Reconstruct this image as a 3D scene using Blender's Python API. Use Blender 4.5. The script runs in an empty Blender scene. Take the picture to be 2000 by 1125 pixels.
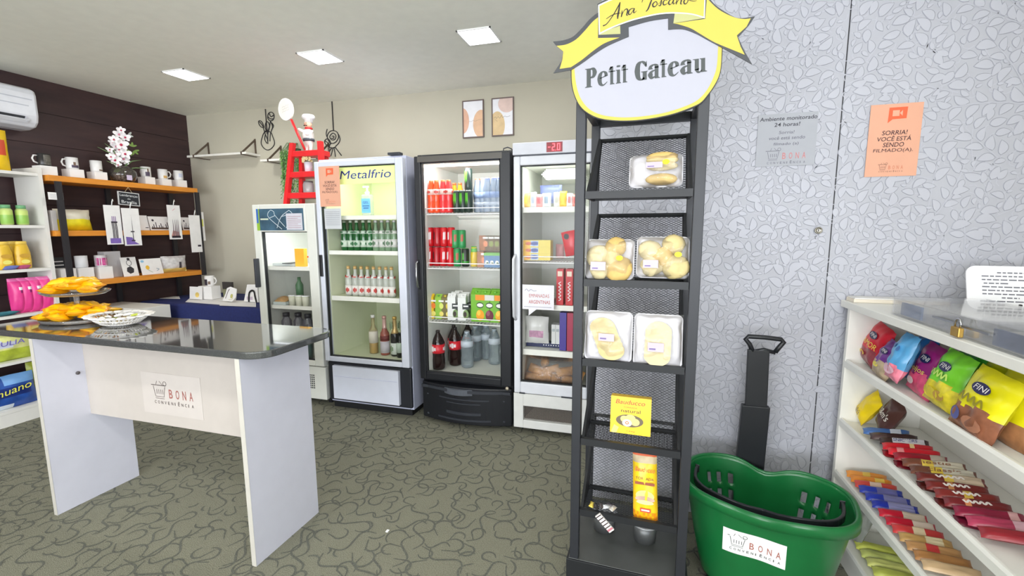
import bpy, bmesh, math, random
from math import sin, cos, pi, radians
from mathutils import Vector, Matrix, noise as mn
random.seed(11)
SC = bpy.context.scene
COL = SC.collection
V3 = Vector

# ---------------------------------------------------------------- camera
CH = 1.45
FPX = 868.68
YAW, PITCH, ROLL = radians(16.228), radians(-7.472), radians(-.2)
_f = V3((-sin(YAW)*cos(PITCH), cos(YAW)*cos(PITCH), sin(PITCH)))
_r = V3((cos(YAW), sin(YAW), 0))
_u = _r.cross(_f)
_r, _u = cos(ROLL)*_r + sin(ROLL)*_u, -sin(ROLL)*_r + cos(ROLL)*_u
cam = bpy.data.cameras.new('camera')
camo = bpy.data.objects.new('camera', cam)
COL.objects.link(camo)
cam.sensor_width = 36
cam.sensor_fit = 'HORIZONTAL'
cam.lens = FPX/2000*36
cam.clip_start = .02
M4 = Matrix((( _r.x, _u.x, -_f.x, 0), (_r.y, _u.y, -_f.y, 0), (_r.z, _u.z, -_f.z, CH), (0, 0, 0, 1)))
camo.matrix_world = M4
SC.camera = camo


def at(px, py, ax, val):
    """point of the room seen at a photo pixel on the plane ax = val"""
    d = _f + _r*((px-1000)/FPX) - _u*((py-562.5)/FPX)
    c = V3((0, 0, CH))
    i = 'xyz'.index(ax)
    return c + d*((val-c[i])/d[i])


# ---------------------------------------------------------------- view, world, lights
SC.view_settings.view_transform = 'Standard'
SC.view_settings.look = 'None'
SC.view_settings.exposure = 0.12
SC.view_settings.gamma = 1
SC.view_settings.use_curve_mapping = False
SC.cycles.use_denoising = True
SC.cycles.max_bounces = 8
SC.cycles.transparent_max_bounces = 24
SC.cycles.sample_clamp_indirect = 6
W = bpy.data.worlds.new('world')
SC.world = W
W.use_nodes = True
W.node_tree.nodes['Background'].inputs[0].default_value = (.80, .88, 1, 1)
W.node_tree.nodes['Background'].inputs[1].default_value = 1.0


def area(name, loc, rot, sx, sy, power, col=(1, 1, 1), parent=None):
    l = bpy.data.lights.new(name, 'AREA')
    l.shape = 'RECTANGLE'
    l.size, l.size_y, l.energy, l.color = sx, sy, power, col
    o = bpy.data.objects.new(name, l)
    COL.objects.link(o)
    o.location = loc
    o.rotation_euler = rot
    if parent:
        o.parent = parent
        o.location = V3(loc) - parent.location
    return o


# daylight through the shop window behind the camera
area('window_daylight', (-1.4, -4.05, 1.45), (radians(128), 0, 0), 4.6, 2.1, 300, (.92, .95, 1))
area('side_window_daylight', (1.64, -1.75, 1.45), (0, radians(112), 0), 2.1, 2.9, 150, (.84, .89, 1))


# ---------------------------------------------------------------- materials
def lin(c):
    return tuple((x/255/12.92 if x/255 <= .04045 else ((x/255+.055)/1.055)**2.4) for x in c[:3]) + (1,)


_mc = {}


def mat(rgb, rough=.5, metal=0, noise=.04, scale=14, bump=0, emit=0, alpha=1, coat=0, spec=.5, bscale=None, trans=0):
    key = (rgb, rough, metal, noise, scale, bump, emit, alpha, coat, spec, bscale, trans)
    if key in _mc:
        return _mc[key]
    m = bpy.data.materials.new('mat_%d_%d_%d' % tuple(rgb[:3]))
    m.use_nodes = True
    nt = m.node_tree
    b = nt.nodes['Principled BSDF']
    c = lin(rgb)
    b.inputs['Roughness'].default_value = rough
    b.inputs['Metallic'].default_value = metal
    b.inputs['Specular IOR Level'].default_value = spec
    b.inputs['Coat Weight'].default_value = coat
    b.inputs['Transmission Weight'].default_value = trans
    if alpha < 1:
        b.inputs['Alpha'].default_value = alpha
    tc = nt.nodes.new('ShaderNodeTexCoord')
    n = nt.nodes.new('ShaderNodeTexNoise')
    n.inputs['Scale'].default_value = scale
    n.inputs['Detail'].default_value = 4
    nt.links.new(tc.outputs['Object'], n.inputs['Vector'])
    r = nt.nodes.new('ShaderNodeValToRGB')
    r.color_ramp.elements[0].position = .3
    r.color_ramp.elements[1].position = .7
    r.color_ramp.elements[0].color = tuple(max(0, x*(1-noise)) for x in c[:3]) + (1,)
    r.color_ramp.elements[1].color = tuple(min(1, x*(1+noise)) for x in c[:3]) + (1,)
    nt.links.new(n.outputs['Fac'], r.inputs['Fac'])
    nt.links.new(r.outputs['Color'], b.inputs['Base Color'])
    if emit:
        b.inputs['Emission Color'].default_value = c
        b.inputs['Emission Strength'].default_value = emit
    if bump:
        n2 = n
        if bscale:
            n2 = nt.nodes.new('ShaderNodeTexNoise')
            n2.inputs['Scale'].default_value = bscale
            nt.links.new(tc.outputs['Object'], n2.inputs['Vector'])
        bp = nt.nodes.new('ShaderNodeBump')
        bp.inputs['Strength'].default_value = bump
        bp.inputs['Distance'].default_value = .01
        nt.links.new(n2.outputs['Fac'], bp.inputs['Height'])
        nt.links.new(bp.outputs['Normal'], b.inputs['Normal'])
    _mc[key] = m
    return m


def clear(tint=(255, 255, 255), gloss=.25, rough=.03, body=0.0, bodycol=(255, 255, 255), bump=0):
    """thin clear glass or film: see-through plus a fresnel reflection and an optional milky share"""
    key = ('clear', tint, gloss, rough, body, bodycol, bump)
    if key in _mc:
        return _mc[key]
    m = bpy.data.materials.new('clear')
    m.use_nodes = True
    nt = m.node_tree
    nt.nodes.remove(nt.nodes['Principled BSDF'])
    out = nt.nodes['Material Output']
    t = nt.nodes.new('ShaderNodeBsdfTransparent')
    t.inputs[0].default_value = lin(tint)
    g = nt.nodes.new('ShaderNodeBsdfGlossy')
    g.inputs['Roughness'].default_value = rough
    lw = nt.nodes.new('ShaderNodeFresnel')
    lw.inputs['IOR'].default_value = 1.45
    mu = nt.nodes.new('ShaderNodeMath')
    mu.operation = 'MULTIPLY'
    mu.inputs[1].default_value = gloss*4
    mu.use_clamp = True
    nt.links.new(lw.outputs[0], mu.inputs[0])
    mx = nt.nodes.new('ShaderNodeMixShader')
    nt.links.new(mu.outputs[0], mx.inputs[0])
    nt.links.new(t.outputs[0], mx.inputs[1])
    nt.links.new(g.outputs[0], mx.inputs[2])
    last = mx
    if bump:
        n = nt.nodes.new('ShaderNodeTexNoise')
        n.inputs['Scale'].default_value = 60
        tc = nt.nodes.new('ShaderNodeTexCoord')
        nt.links.new(tc.outputs['Object'], n.inputs['Vector'])
        bp = nt.nodes.new('ShaderNodeBump')
        bp.inputs['Strength'].default_value = bump
        bp.inputs['Distance'].default_value = .01
        nt.links.new(n.outputs['Fac'], bp.inputs['Height'])
        nt.links.new(bp.outputs['Normal'], g.inputs['Normal'])
    if body:
        d = nt.nodes.new('ShaderNodeBsdfDiffuse')
        d.inputs[0].default_value = lin(bodycol)
        m2 = nt.nodes.new('ShaderNodeMixShader')
        m2.inputs[0].default_value = body
        nt.links.new(mx.outputs[0], m2.inputs[1])
        nt.links.new(d.outputs[0], m2.inputs[2])
        last = m2
    nt.links.new(last.outputs[0], out.inputs[0])
    _mc[key] = m
    return m


# ---------------------------------------------------------------- mesh helper
class Fr:
    """a flat frame in the room: origin o, axes u (right), v (up); n points out of the face"""
    def __init__(s, o, u, v):
        s.o = V3(o)
        s.u = V3(u).normalized()
        s.v = V3(v).normalized()
        s.n = s.u.cross(s.v).normalized()

    def p(s, a, b, n=0.0):
        return s.o + s.u*a + s.v*b + s.n*n

    def sub(s, a, b, n=0.0, rot=0):
        return Fr(s.p(a, b, n), s.u*cos(rot)+s.v*sin(rot), s.v*cos(rot)-s.u*sin(rot))


def FrontF(x, y, z):      # a face looking towards -y (the aisle)
    return Fr((x, y, z), (1, 0, 0), (0, 0, 1))


_txt = {}


def text_polys(s, off=0.0):
    off = 0 if 'M' in s else min(off, .006)
    if (s, off) in _txt:
        return _txt[(s, off)]
    cu = bpy.data.curves.new('t', 'FONT')
    cu.body = s
    cu.offset = off
    cu.resolution_u = 3
    cu.align_x = 'LEFT'
    o = bpy.data.objects.new('t', cu)
    COL.objects.link(o)
    dg = bpy.context.evaluated_depsgraph_get()
    me = o.evaluated_get(dg).to_mesh()
    vs = [(v.co.x, v.co.y) for v in me.vertices]
    fs = [tuple(p.vertices) for p in me.polygons]
    o.evaluated_get(dg).to_mesh_clear()
    bpy.data.objects.remove(o)
    bpy.data.curves.remove(cu)
    xs = [a for a, b in vs]
    ys = [b for a, b in vs]
    r = (vs, fs, min(xs), max(xs), min(ys), max(ys))
    _txt[(s, off)] = r
    return r


class M:
    def __init__(s):
        s.v, s.f, s.mi, s.sm, s.mats = [], [], [], [], []

    def _m(s, m):
        if m not in s.mats:
            s.mats.append(m)
        return s.mats.index(m)

    def add(s, vs, fs, m, smooth=False):
        b = len(s.v)
        s.v += [V3(v) for v in vs]
        ml = m if isinstance(m, list) else None
        k = None if ml else s._m(m)
        for i, f in enumerate(fs):
            s.f.append(tuple(b+j for j in f))
            s.mi.append(s._m(ml[i]) if ml else k)
            s.sm.append(smooth)
        return s

    def box(s, x0, x1, y0, y1, z0, z1, m):
        vs = [(x, y, z) for x in (x0, x1) for y in (y0, y1) for z in (z0, z1)]
        return s.add(vs, [(0, 1, 3, 2), (4, 6, 7, 5), (0, 4, 5, 1), (2, 3, 7, 6), (0, 2, 6, 4), (1, 5, 7, 3)], m)

    def fbox(s, fr, a0, a1, b0, b1, n0, n1, m):
        vs = [fr.p(a, b, n) for a in (a0, a1) for b in (b0, b1) for n in (n0, n1)]
        return s.add(vs, [(0, 1, 3, 2), (4, 6, 7, 5), (0, 4, 5, 1), (2, 3, 7, 6), (0, 2, 6, 4), (1, 5, 7, 3)], m)

    def bar(s, p, q, w, t, m, up=(0, 0, 1)):
        p, q = V3(p), V3(q)
        d = (q-p).normalized()
        u = V3(up)
        a = d.cross(u)
        if a.length < 1e-4:
            a = d.cross(V3((0, 1, 0)))
        a.normalize()
        b = a.cross(d)
        vs = []
        for c in (p, q):
            for i, j in ((-1, -1), (1, -1), (1, 1), (-1, 1)):
                vs.append(c + a*i*w/2 + b*j*t/2)
        return s.add(vs, [(0, 3, 2, 1), (4, 5, 6, 7), (0, 1, 5, 4), (1, 2, 6, 5), (2, 3, 7, 6), (3, 0, 4, 7)], m)

    def tube(s, pts, r, m, seg=8, closed=False, caps=True):
        pts = [V3(p) for p in pts]
        n = len(pts)
        rs = r if isinstance(r, (list, tuple)) else [r]*n
        vs, fs = [], []
        pa = None
        for i in range(n):
            a = pts[(i-1) % n] if (closed or i > 0) else pts[i]
            b = pts[(i+1) % n] if (closed or i < n-1) else pts[i]
            d = (b-a).normalized()
            if pa is None:
                pa = d.cross(V3((0, 0, 1)))
                if pa.length < .1:
                    pa = d.cross(V3((0, 1, 0)))
            pa = (pa - d*pa.dot(d)).normalized()
            pb = d.cross(pa)
            for k in range(seg):
                t = 2*pi*k/seg
                vs.append(pts[i] + (pa*cos(t)+pb*sin(t))*rs[i])
        for i in range(n if closed else n-1):
            j = (i+1) % n
            for k in range(seg):
                l = (k+1) % seg
                fs.append((i*seg+k, i*seg+l, j*seg+l, j*seg+k))
        if caps and not closed:
            fs.append(tuple(range(seg))[::-1])
            fs.append(tuple((n-1)*seg+k for k in range(seg)))
        return s.add(vs, fs, m, True)

    def lathe(s, prof, m, c=(0, 0, 0), seg=20, sx=1, sy=1, sq=0, smooth=True):
        """prof: (r, z) or (r, z, material of the band above); sq>0 squares the section"""
        vs, fs, ms = [], [], []
        c = V3(c)
        for p in prof:
            for k in range(seg):
                t = 2*pi*k/seg
                cx, cy = cos(t), sin(t)
                q = 1
                if sq:
                    q = 1+sq*(1/max(abs(cx), abs(cy))-1)
                vs.append(c + V3((cx*p[0]*sx*q, cy*p[0]*sy*q, p[1])))
        for i in range(len(prof)-1):
            mm = prof[i][2] if len(prof[i]) > 2 else m
            for k in range(seg):
                l = (k+1) % seg
                fs.append((i*seg+k, i*seg+l, (i+1)*seg+l, (i+1)*seg+k))
                ms.append(mm)
        if prof[0][0] > 1e-5:
            fs.append(tuple(range(seg))[::-1])
            ms.append(prof[0][2] if len(prof[0]) > 2 else m)
        if prof[-1][0] > 1e-5:
            fs.append(tuple((len(prof)-1)*seg+k for k in range(seg)))
            ms.append(m)
        return s.add(vs, fs, ms, smooth)

    def sphere(s, c, rx, ry, rz, m, seg=14, rings=8):
        prof = [(max(1e-6, sin(pi*i/rings)), -cos(pi*i/rings)) for i in range(rings+1)]
        vs = []
        fs = []
        c = V3(c)
        for (r, z) in prof:
            for k in range(seg):
                t = 2*pi*k/seg
                vs.append(c+V3((cos(t)*r*rx, sin(t)*r*ry, z*rz)))
        for i in range(rings):
            for k in range(seg):
                l = (k+1) % seg
                fs.append((i*seg+k, i*seg+l, (i+1)*seg+l, (i+1)*seg+k))
        return s.add(vs, fs, m, True)

    def poly(s, fr, pts, m, n=0.0, t=0.0):
        """flat polygon, or a slab of thickness t behind it"""
        k = len(pts)
        vs = [fr.p(a, b, n) for a, b in pts]
        if t <= 0:
            return s.add(vs, [tuple(range(k))], m)
        vs += [fr.p(a, b, n-t) for a, b in pts]
        fs = [tuple(range(k)), tuple(range(2*k-1, k-1, -1))]
        fs += [(i, i+k, (i+1) % k+k, (i+1) % k) for i in range(k)]
        return s.add(vs, fs, m)

    def ell(s, fr, cx, cy, rx, ry, m, n=0.0, seg=20, t=0.0, a0=0, a1=2*pi):
        full = abs(a1-a0-2*pi) < 1e-6
        q = seg if full else seg+1
        return s.poly(fr, [(cx+rx*cos(a0+(a1-a0)*i/seg), cy+ry*sin(a0+(a1-a0)*i/seg)) for i in range(q)], m, n, t)

    def rect(s, fr, a0, a1, b0, b1, m, n=0.0, t=0.0):
        return s.poly(fr, [(a0, b0), (a1, b0), (a1, b1), (a0, b1)], m, n, t)

    def stroke(s, fr, pts, w, m, n=0.0, closed=False, smooth=True):
        """ribbon through 2-D points; w a number or one width per point"""
        ws = w if isinstance(w, (list, tuple)) else [w]*len(pts)
        P = [V3((a, b, 0)) for a, b in pts]
        if smooth and len(P) > 2:
            Q, X = [], []
            N = len(P)
            rng = N if closed else N-1
            for i in range(rng):
                p0 = P[(i-1) % N] if (closed or i > 0) else P[i]
                p1, p2 = P[i], P[(i+1) % N]
                p3 = P[(i+2) % N] if (closed or i < N-2) else p2
                for j in range(5):
                    t = j/5
                    Q.append(.5*((2*p1)+(p2-p0)*t+(2*p0-5*p1+4*p2-p3)*t*t+(3*p1-p0-3*p2+p3)*t**3))
                    X.append(ws[i]*(1-t)+ws[(i+1) % N]*t)
            if not closed:
                Q.append(P[-1])
                X.append(ws[-1])
            P, ws = Q, X
        N = len(P)
        vs, fs = [], []
        for i in range(N):
            a = P[(i-1) % N] if (closed or i > 0) else P[i]
            b = P[(i+1) % N] if (closed or i < N-1) else P[i]
            d = (b-a)
            if d.length < 1e-9:
                d = V3((1, 0, 0))
            d.normalize()
            q = V3((-d.y, d.x, 0))*ws[i]/2
            vs += [fr.p(P[i].x-q.x, P[i].y-q.y, n), fr.p(P[i].x+q.x, P[i].y+q.y, n)]
        for i in range(N if closed else N-1):
            j = (i+1) % N
            fs.append((2*i, 2*j, 2*j+1, 2*i+1))
        return s.add(vs, fs, m)

    def text(s, fr, t, a0, b0, w, h, m, n=0.0008, shear=0, off=0.0, slope=0):
        """lettering fitted to the box a0..a0+w, b0..b0+h of the frame; slope lifts the line's right end"""
        vs, fs, x0, x1, y0, y1 = text_polys(t, off)
        out = []
        for x, y in vs:
            a = (x-x0)/(x1-x0)
            b = (y-y0)/(y1-y0)
            out.append(fr.p(a0+a*w+shear*b*h, b0+b*h+slope*a, n))
        return s.add(out, fs, m)

    def pouch(s, fr, w, h, t, fm, nu=16, nv=20, crimp=.05, wr=.0, p=2.2, seed=0, both=True):
        """a filled bag: frame origin at its centre; fm(u,v) -> material, u,v in -1..1"""
        def prof(u, v):
            a = max(0, 1-abs(u)**p)**.6
            vv = min(1, abs(v)/(1-crimp))
            b = max(0, 1-vv**(p+.5))**.6
            return a*b
        for side in ((1, -1) if both else (1,)):
            vs, fs, ms = [], [], []
            for j in range(nv+1):
                for i in range(nu+1):
                    u = -1+2*i/nu
                    v = -1+2*j/nv
                    d = prof(u, v)
                    nz = mn.noise(V3((u*2.2+seed*7.1, v*2.6+seed*3.3, seed+side)))*wr
                    pin = 1-.07*(1-abs(v))*(abs(u) > .6)*(abs(u)-.6)
                    e = mn.noise(V3((u*3+seed, v*3-seed, 5.5)))*wr*.5
                    vs.append(fr.p(u*w/2*pin+e*.5, v*h/2+e*.5, side*(t/2*d+nz*(.3+.7*d)*(1 if side > 0 else .3))))
            for j in range(nv):
                for i in range(nu):
                    q = (j*(nu+1)+i, j*(nu+1)+i+1, (j+1)*(nu+1)+i+1, (j+1)*(nu+1)+i)
                    fs.append(q if side > 0 else q[::-1])
                    ms.append(fm(-1+2*(i+.5)/nu, -1+2*(j+.5)/nv))
            s.add(vs, fs, ms, True)
        return s

    def drape(s, fr, w, h, t, n0, p=2.6, crimp=.05, lift=.004):
        """lay flat print onto the swelling face of a pouch"""
        for i, v in enumerate(s.v):
            d = v-fr.o
            a, b, n = d.dot(fr.u), d.dot(fr.v), d.dot(fr.n)
            u_, v_ = min(1, abs(a)/(w/2)), min(1, abs(b)/(h/2)/(1-crimp))
            q = max(0, 1-u_**p)**.6*max(0, 1-v_**(p+.5))**.6
            s.v[i] = fr.p(a, b, t/2*q+lift+(n-n0))

    def build(s, name, parent=None, bevel=0, weld=False):
        me = bpy.data.meshes.new(name)
        o0 = V3((0, 0, 0))
        if parent:
            q = parent
            while q:
                o0 += q.location
                q = q.parent
        me.from_pydata([tuple(v-o0) for v in s.v], [], s.f)
        for m in s.mats:
            me.materials.append(m)
        me.polygons.foreach_set('material_index', s.mi)
        me.polygons.foreach_set('use_smooth', s.sm)
        me.update()
        o = bpy.data.objects.new(name, me)
        COL.objects.link(o)
        if parent:
            o.parent = parent
        if bevel:
            b = o.modifiers.new('b', 'BEVEL')
            b.width = bevel
            b.segments = 2
            b.limit_method = 'ANGLE'
        return o


def tag(o, label, cat=None, group=None, kind=None):
    o['label'] = label
    if cat:
        o['category'] = cat
    if group:
        o['group'] = group
    if kind:
        o['kind'] = kind
    return o


def thing(name, label, cat, loc, group=None):
    o = bpy.data.objects.new(name, None)
    o.empty_display_size = .05
    COL.objects.link(o)
    o.location = loc
    return tag(o, label, cat, group)


def struct(m, name, label, bevel=0):
    o = m.build(name, bevel=bevel)
    o['kind'] = 'structure'
    o['label'] = label
    return o


KIDS = {}


def clone(o, loc, label, group=None, rz=0, parent=None, sc=None):
    """copy a thing with its parts and their sub-parts"""
    c = o.copy()
    COL.objects.link(c)
    c.location = loc
    if rz:
        c.rotation_euler.z = rz
    if sc:
        c.scale = sc
    c['label'] = label
    if group:
        c['group'] = group
    for ch in [x for x in COL.objects if x.parent == o]:
        d = ch.copy()
        COL.objects.link(d)
        d.parent = c
        for g in [x for x in COL.objects if x.parent == ch]:
            e = g.copy()
            COL.objects.link(e)
            e.parent = d
    return c


ORD = ['first', 'second', 'third', 'fourth', 'fifth', 'sixth', 'seventh', 'eighth', 'ninth', 'tenth', 'eleventh', 'twelfth']

WHITE = mat((232, 232, 230), .45)
PURE = mat((245, 245, 243), .5)
BLACK = mat((26, 27, 30), .45)
INK = mat((40, 38, 40), .6)
PAPER = mat((236, 234, 232), .7)
RED = mat((200, 28, 34), .35)
DRED = mat((176, 92, 84), .6)
GOLD = mat((226, 178, 52), .35)
YEL = mat((247, 200, 20), .35)
GREEN = mat((70, 150, 60), .4)
STEEL = mat((170, 172, 175), .3, 1)
CLEAR = clear(gloss=.22)
FILM = clear(gloss=.35, rough=.12, body=.07, bump=.5)


def logo(m, fr, w, ink=INK, red=DRED, n=.0008, k=1.0):
    """the shop's mark: a basket drawn in line, the word BONA and CONVENIENCIA below; w is the width"""
    u = w
    lw = .011*u*k
    bx = [(.02, .34), (.06, .14), (.27, .14), (.31, .34)]
    m.stroke(fr, [(a*u, b*u) for a, b in bx], lw, ink, n, smooth=False)
    m.stroke(fr, [(.05*u, .105*u), (.28*u, .105*u)], lw*.8, ink, n, smooth=False)
    m.stroke(fr, [(-.03*u, .36*u), (.33*u, .36*u)], lw*1.3, ink, n, smooth=False)
    for q in (.10, .15, .20, .25):
        m.stroke(fr, [(q*u, .19*u), (q*u, .28*u)], lw, ink, n, smooth=False)
    m.stroke(fr, [(.09*u, .37*u), (.12*u, .44*u)], lw*.8, ink, n, smooth=False)
    m.stroke(fr, [(.18*u, .44*u), (.25*u, .37*u)], lw*.8, ink, n, smooth=False)
    m.stroke(fr, [(.31*u+.04*u*cos(t*pi/6), .40*u+.04*u*sin(t*pi/6)) for t in range(12)], lw*.9, ink, n, closed=True)
    for i, ch in enumerate('BONA'):
        m.text(fr, ch, (.40+i*.165)*u, .13*u, .085*u, .17*u, red, n, off=.02)
    ww = 'CONVENIÊNCIA'
    for i, ch in enumerate(ww):
        x = (.02+i*.083)*u
        wd = .015*u if ch == 'I' else .045*u
        m.text(fr, ch, x, 0, wd, .06*u if ch != 'Ê' else .085*u, ink, n, off=.01)
# ================================================================ the room
ZC = 2.70
XL, XR, YB, YF = -4.84, 1.75, 3.88, -4.2
M_CEIL = mat((247, 247, 236), .8, noise=.02)
M_WALLB = mat((192, 187, 169), .8, noise=.03, scale=3)
M_CARPET = mat((123, 122, 105), .95, noise=.28, scale=230, bump=.6)
M_CURL = mat((90, 91, 82), .95, noise=.45, scale=240)


def carpet():
    m = M()
    fr = Fr((0, 0, 0), (1, 0, 0), (0, 1, 0))
    m.box(XL-.1, XR+.1, YF-.1, YB+.1, -.1, 0, M_CARPET)
    rnd = random.Random(5)
    y = -.2
    # scroll pattern woven into the carpet: open rings, hooks and waves
    while y < YB:
        x = XL
        while x < XR:
            a = rnd.uniform(0, 2*pi)
            r = rnd.uniform(.03, .062)
            cx, cy = x+rnd.uniform(-.025, .025), y+rnd.uniform(-.025, .025)
            k = rnd.random()
            pts = []
            if k < .5:                       # open ring with a tail
                span = rnd.uniform(3.2, 4.8)*rnd.choice((-1, 1))
                for i in range(8):
                    t = a+span*i/7
                    q = r*(1-.05*i)
                    pts.append((cx+q*cos(t)*1.05, cy+q*sin(t)))
                d = V3((pts[-1][0]-pts[-2][0], pts[-1][1]-pts[-2][1], 0)).normalized()
                pts.append((pts[-1][0]+d.x*.045, pts[-1][1]+d.y*.045))
            elif k < .8:                     # s curve
                for i in range(7):
                    t = (i/6-.5)*2
                    px, py = t*r*2.0, r*.75*sin(t*pi)
                    pts.append((cx+px*cos(a)-py*sin(a), cy+px*sin(a)+py*cos(a)))
            else:                            # short hook
                for i in range(5):
                    t = a+1.9*i/4
                    pts.append((cx+r*.9*cos(t), cy+r*.9*sin(t)))
            n = len(pts)
            ws = [.003+.007*sin(pi*(i+.6)/(n+.2)) for i in range(n)]
            m.stroke(fr, pts, ws, M_CURL, .0008+rnd.random()*.0004)
            x += .092
        y += .088
    return struct(m, 'floor', 'grey green carpet with a dark scroll pattern')


carpet()
m = M()
m.box(XL-.1, XR+.1, YF-.1, YB+.1, ZC, ZC+.1, M_CEIL)
struct(m, 'ceiling', 'plain off white ceiling')
m = M()
m.box(XL-.1, XR+.1, YB, YB+.1, 0, ZC, M_WALLB)
struct(m, 'wall_back', 'beige painted wall behind the coolers')
m = M()
m.box(XR, XR+.1, YF-.1, -3.3, 0, ZC, M_WALLB)
m.box(XR, XR+.1, -.2, YB, 0, ZC, M_WALLB)
m.box(XR, XR+.1, -3.3, -.2, 0, .3, M_WALLB)
m.box(XR, XR+.1, -3.3, -.2, 2.5, ZC, M_WALLB)
struct(m, 'wall_right', 'beige painted wall')


def wood_wall():
    w = bpy.data.materials.new('dark_wood_wall')
    w.use_nodes = True
    nt = w.node_tree
    b = nt.nodes['Principled BSDF']
    tc = nt.nodes.new('ShaderNodeTexCoord')
    mp = nt.nodes.new('ShaderNodeMapping')
    mp.inputs['Scale'].default_value = (1, .7, 4)
    n = nt.nodes.new('ShaderNodeTexNoise')
    n.inputs['Scale'].default_value = 3.5
    n.inputs['Detail'].default_value = 8
    r = nt.nodes.new('ShaderNodeValToRGB')
    r.color_ramp.elements[0].color = lin((54, 37, 40))
    r.color_ramp.elements[1].color = lin((72, 50, 50))
    r.color_ramp.elements[0].position = .3
    r.color_ramp.elements[1].position = .75
    nt.links.new(tc.outputs['Object'], mp.inputs['Vector'])
    nt.links.new(mp.outputs[0], n.inputs['Vector'])
    nt.links.new(n.outputs['Fac'], r.inputs['Fac'])
    nt.links.new(r.outputs[0], b.inputs['Base Color'])
    b.inputs['Roughness'].default_value = .55
    m = M()
    m.box(XL-.1, XL-.008, YF-.1, YB, 0, ZC, mat((20, 14, 16), .8))
    zs = [0, .23, .47, .71, .95, 1.19, 1.43, 1.67, 1.92, 2.17, 2.43, 2.7]
    for i in range(len(zs)-1):
        m.box(XL-.01, XL, YF-.1, YB, zs[i]+.002, zs[i+1]-.002, w)
    return struct(m, 'wall_left', 'dark brown wood panelled wall')


wood_wall()

# front wall with the shop window behind the camera
m = M()
m.box(XL, -3.8, YF-.1, YF, 0, ZC, M_WALLB)
m.box(1.0, XR, YF-.1, YF, 0, ZC, M_WALLB)
m.box(-3.8, 1.0, YF-.1, YF, 0, .3, M_WALLB)
m.box(-3.8, 1.0, YF-.1, YF, 2.5, ZC, M_WALLB)
struct(m, 'wall_front', 'wall with the shop window')
m = M()
for x in (-3.8, -2.62, -1.42, -.22, .96):
    m.box(x, x+.04, YF-.07, YF-.02, .3, 2.5, STEEL)
m.box(-3.8, 1.0, YF-.07, YF-.02, .3, .34, STEEL)
m.box(-3.8, 1.0, YF-.07, YF-.02, 2.46, 2.5, STEEL)
wo = struct(m, 'window_1', 'wide shop window')
m = M()
m.box(-3.78, .98, YF-.05, YF-.044, .32, 2.48, CLEAR)
m.build('glass_pane', wo)
m = M()
for y in (-3.3, -2.28, -1.26, -.24):
    m.box(XR+.02, XR+.07, y, y+.04, .3, 2.5, STEEL)
m.box(XR+.02, XR+.07, -3.3, -.2, .3, .34, STEEL)
m.box(XR+.02, XR+.07, -3.3, -.2, 2.46, 2.5, STEEL)
wo = struct(m, 'window_2', 'side shop window')
m = M()
m.box(XR+.042, XR+.048, -3.28, -.22, .32, 2.48, CLEAR)
m.build('glass_pane', wo)

# ---------------------------------------------------------------- embossed leaf wall
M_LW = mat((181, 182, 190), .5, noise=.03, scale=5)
M_LE = mat((158, 159, 170), .6, noise=.03, scale=5)  # darker leaf edge pattern, relief shade put into its colour
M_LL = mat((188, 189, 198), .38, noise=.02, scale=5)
YW, XW = 2.30, -.22
SEAM = .803


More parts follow.
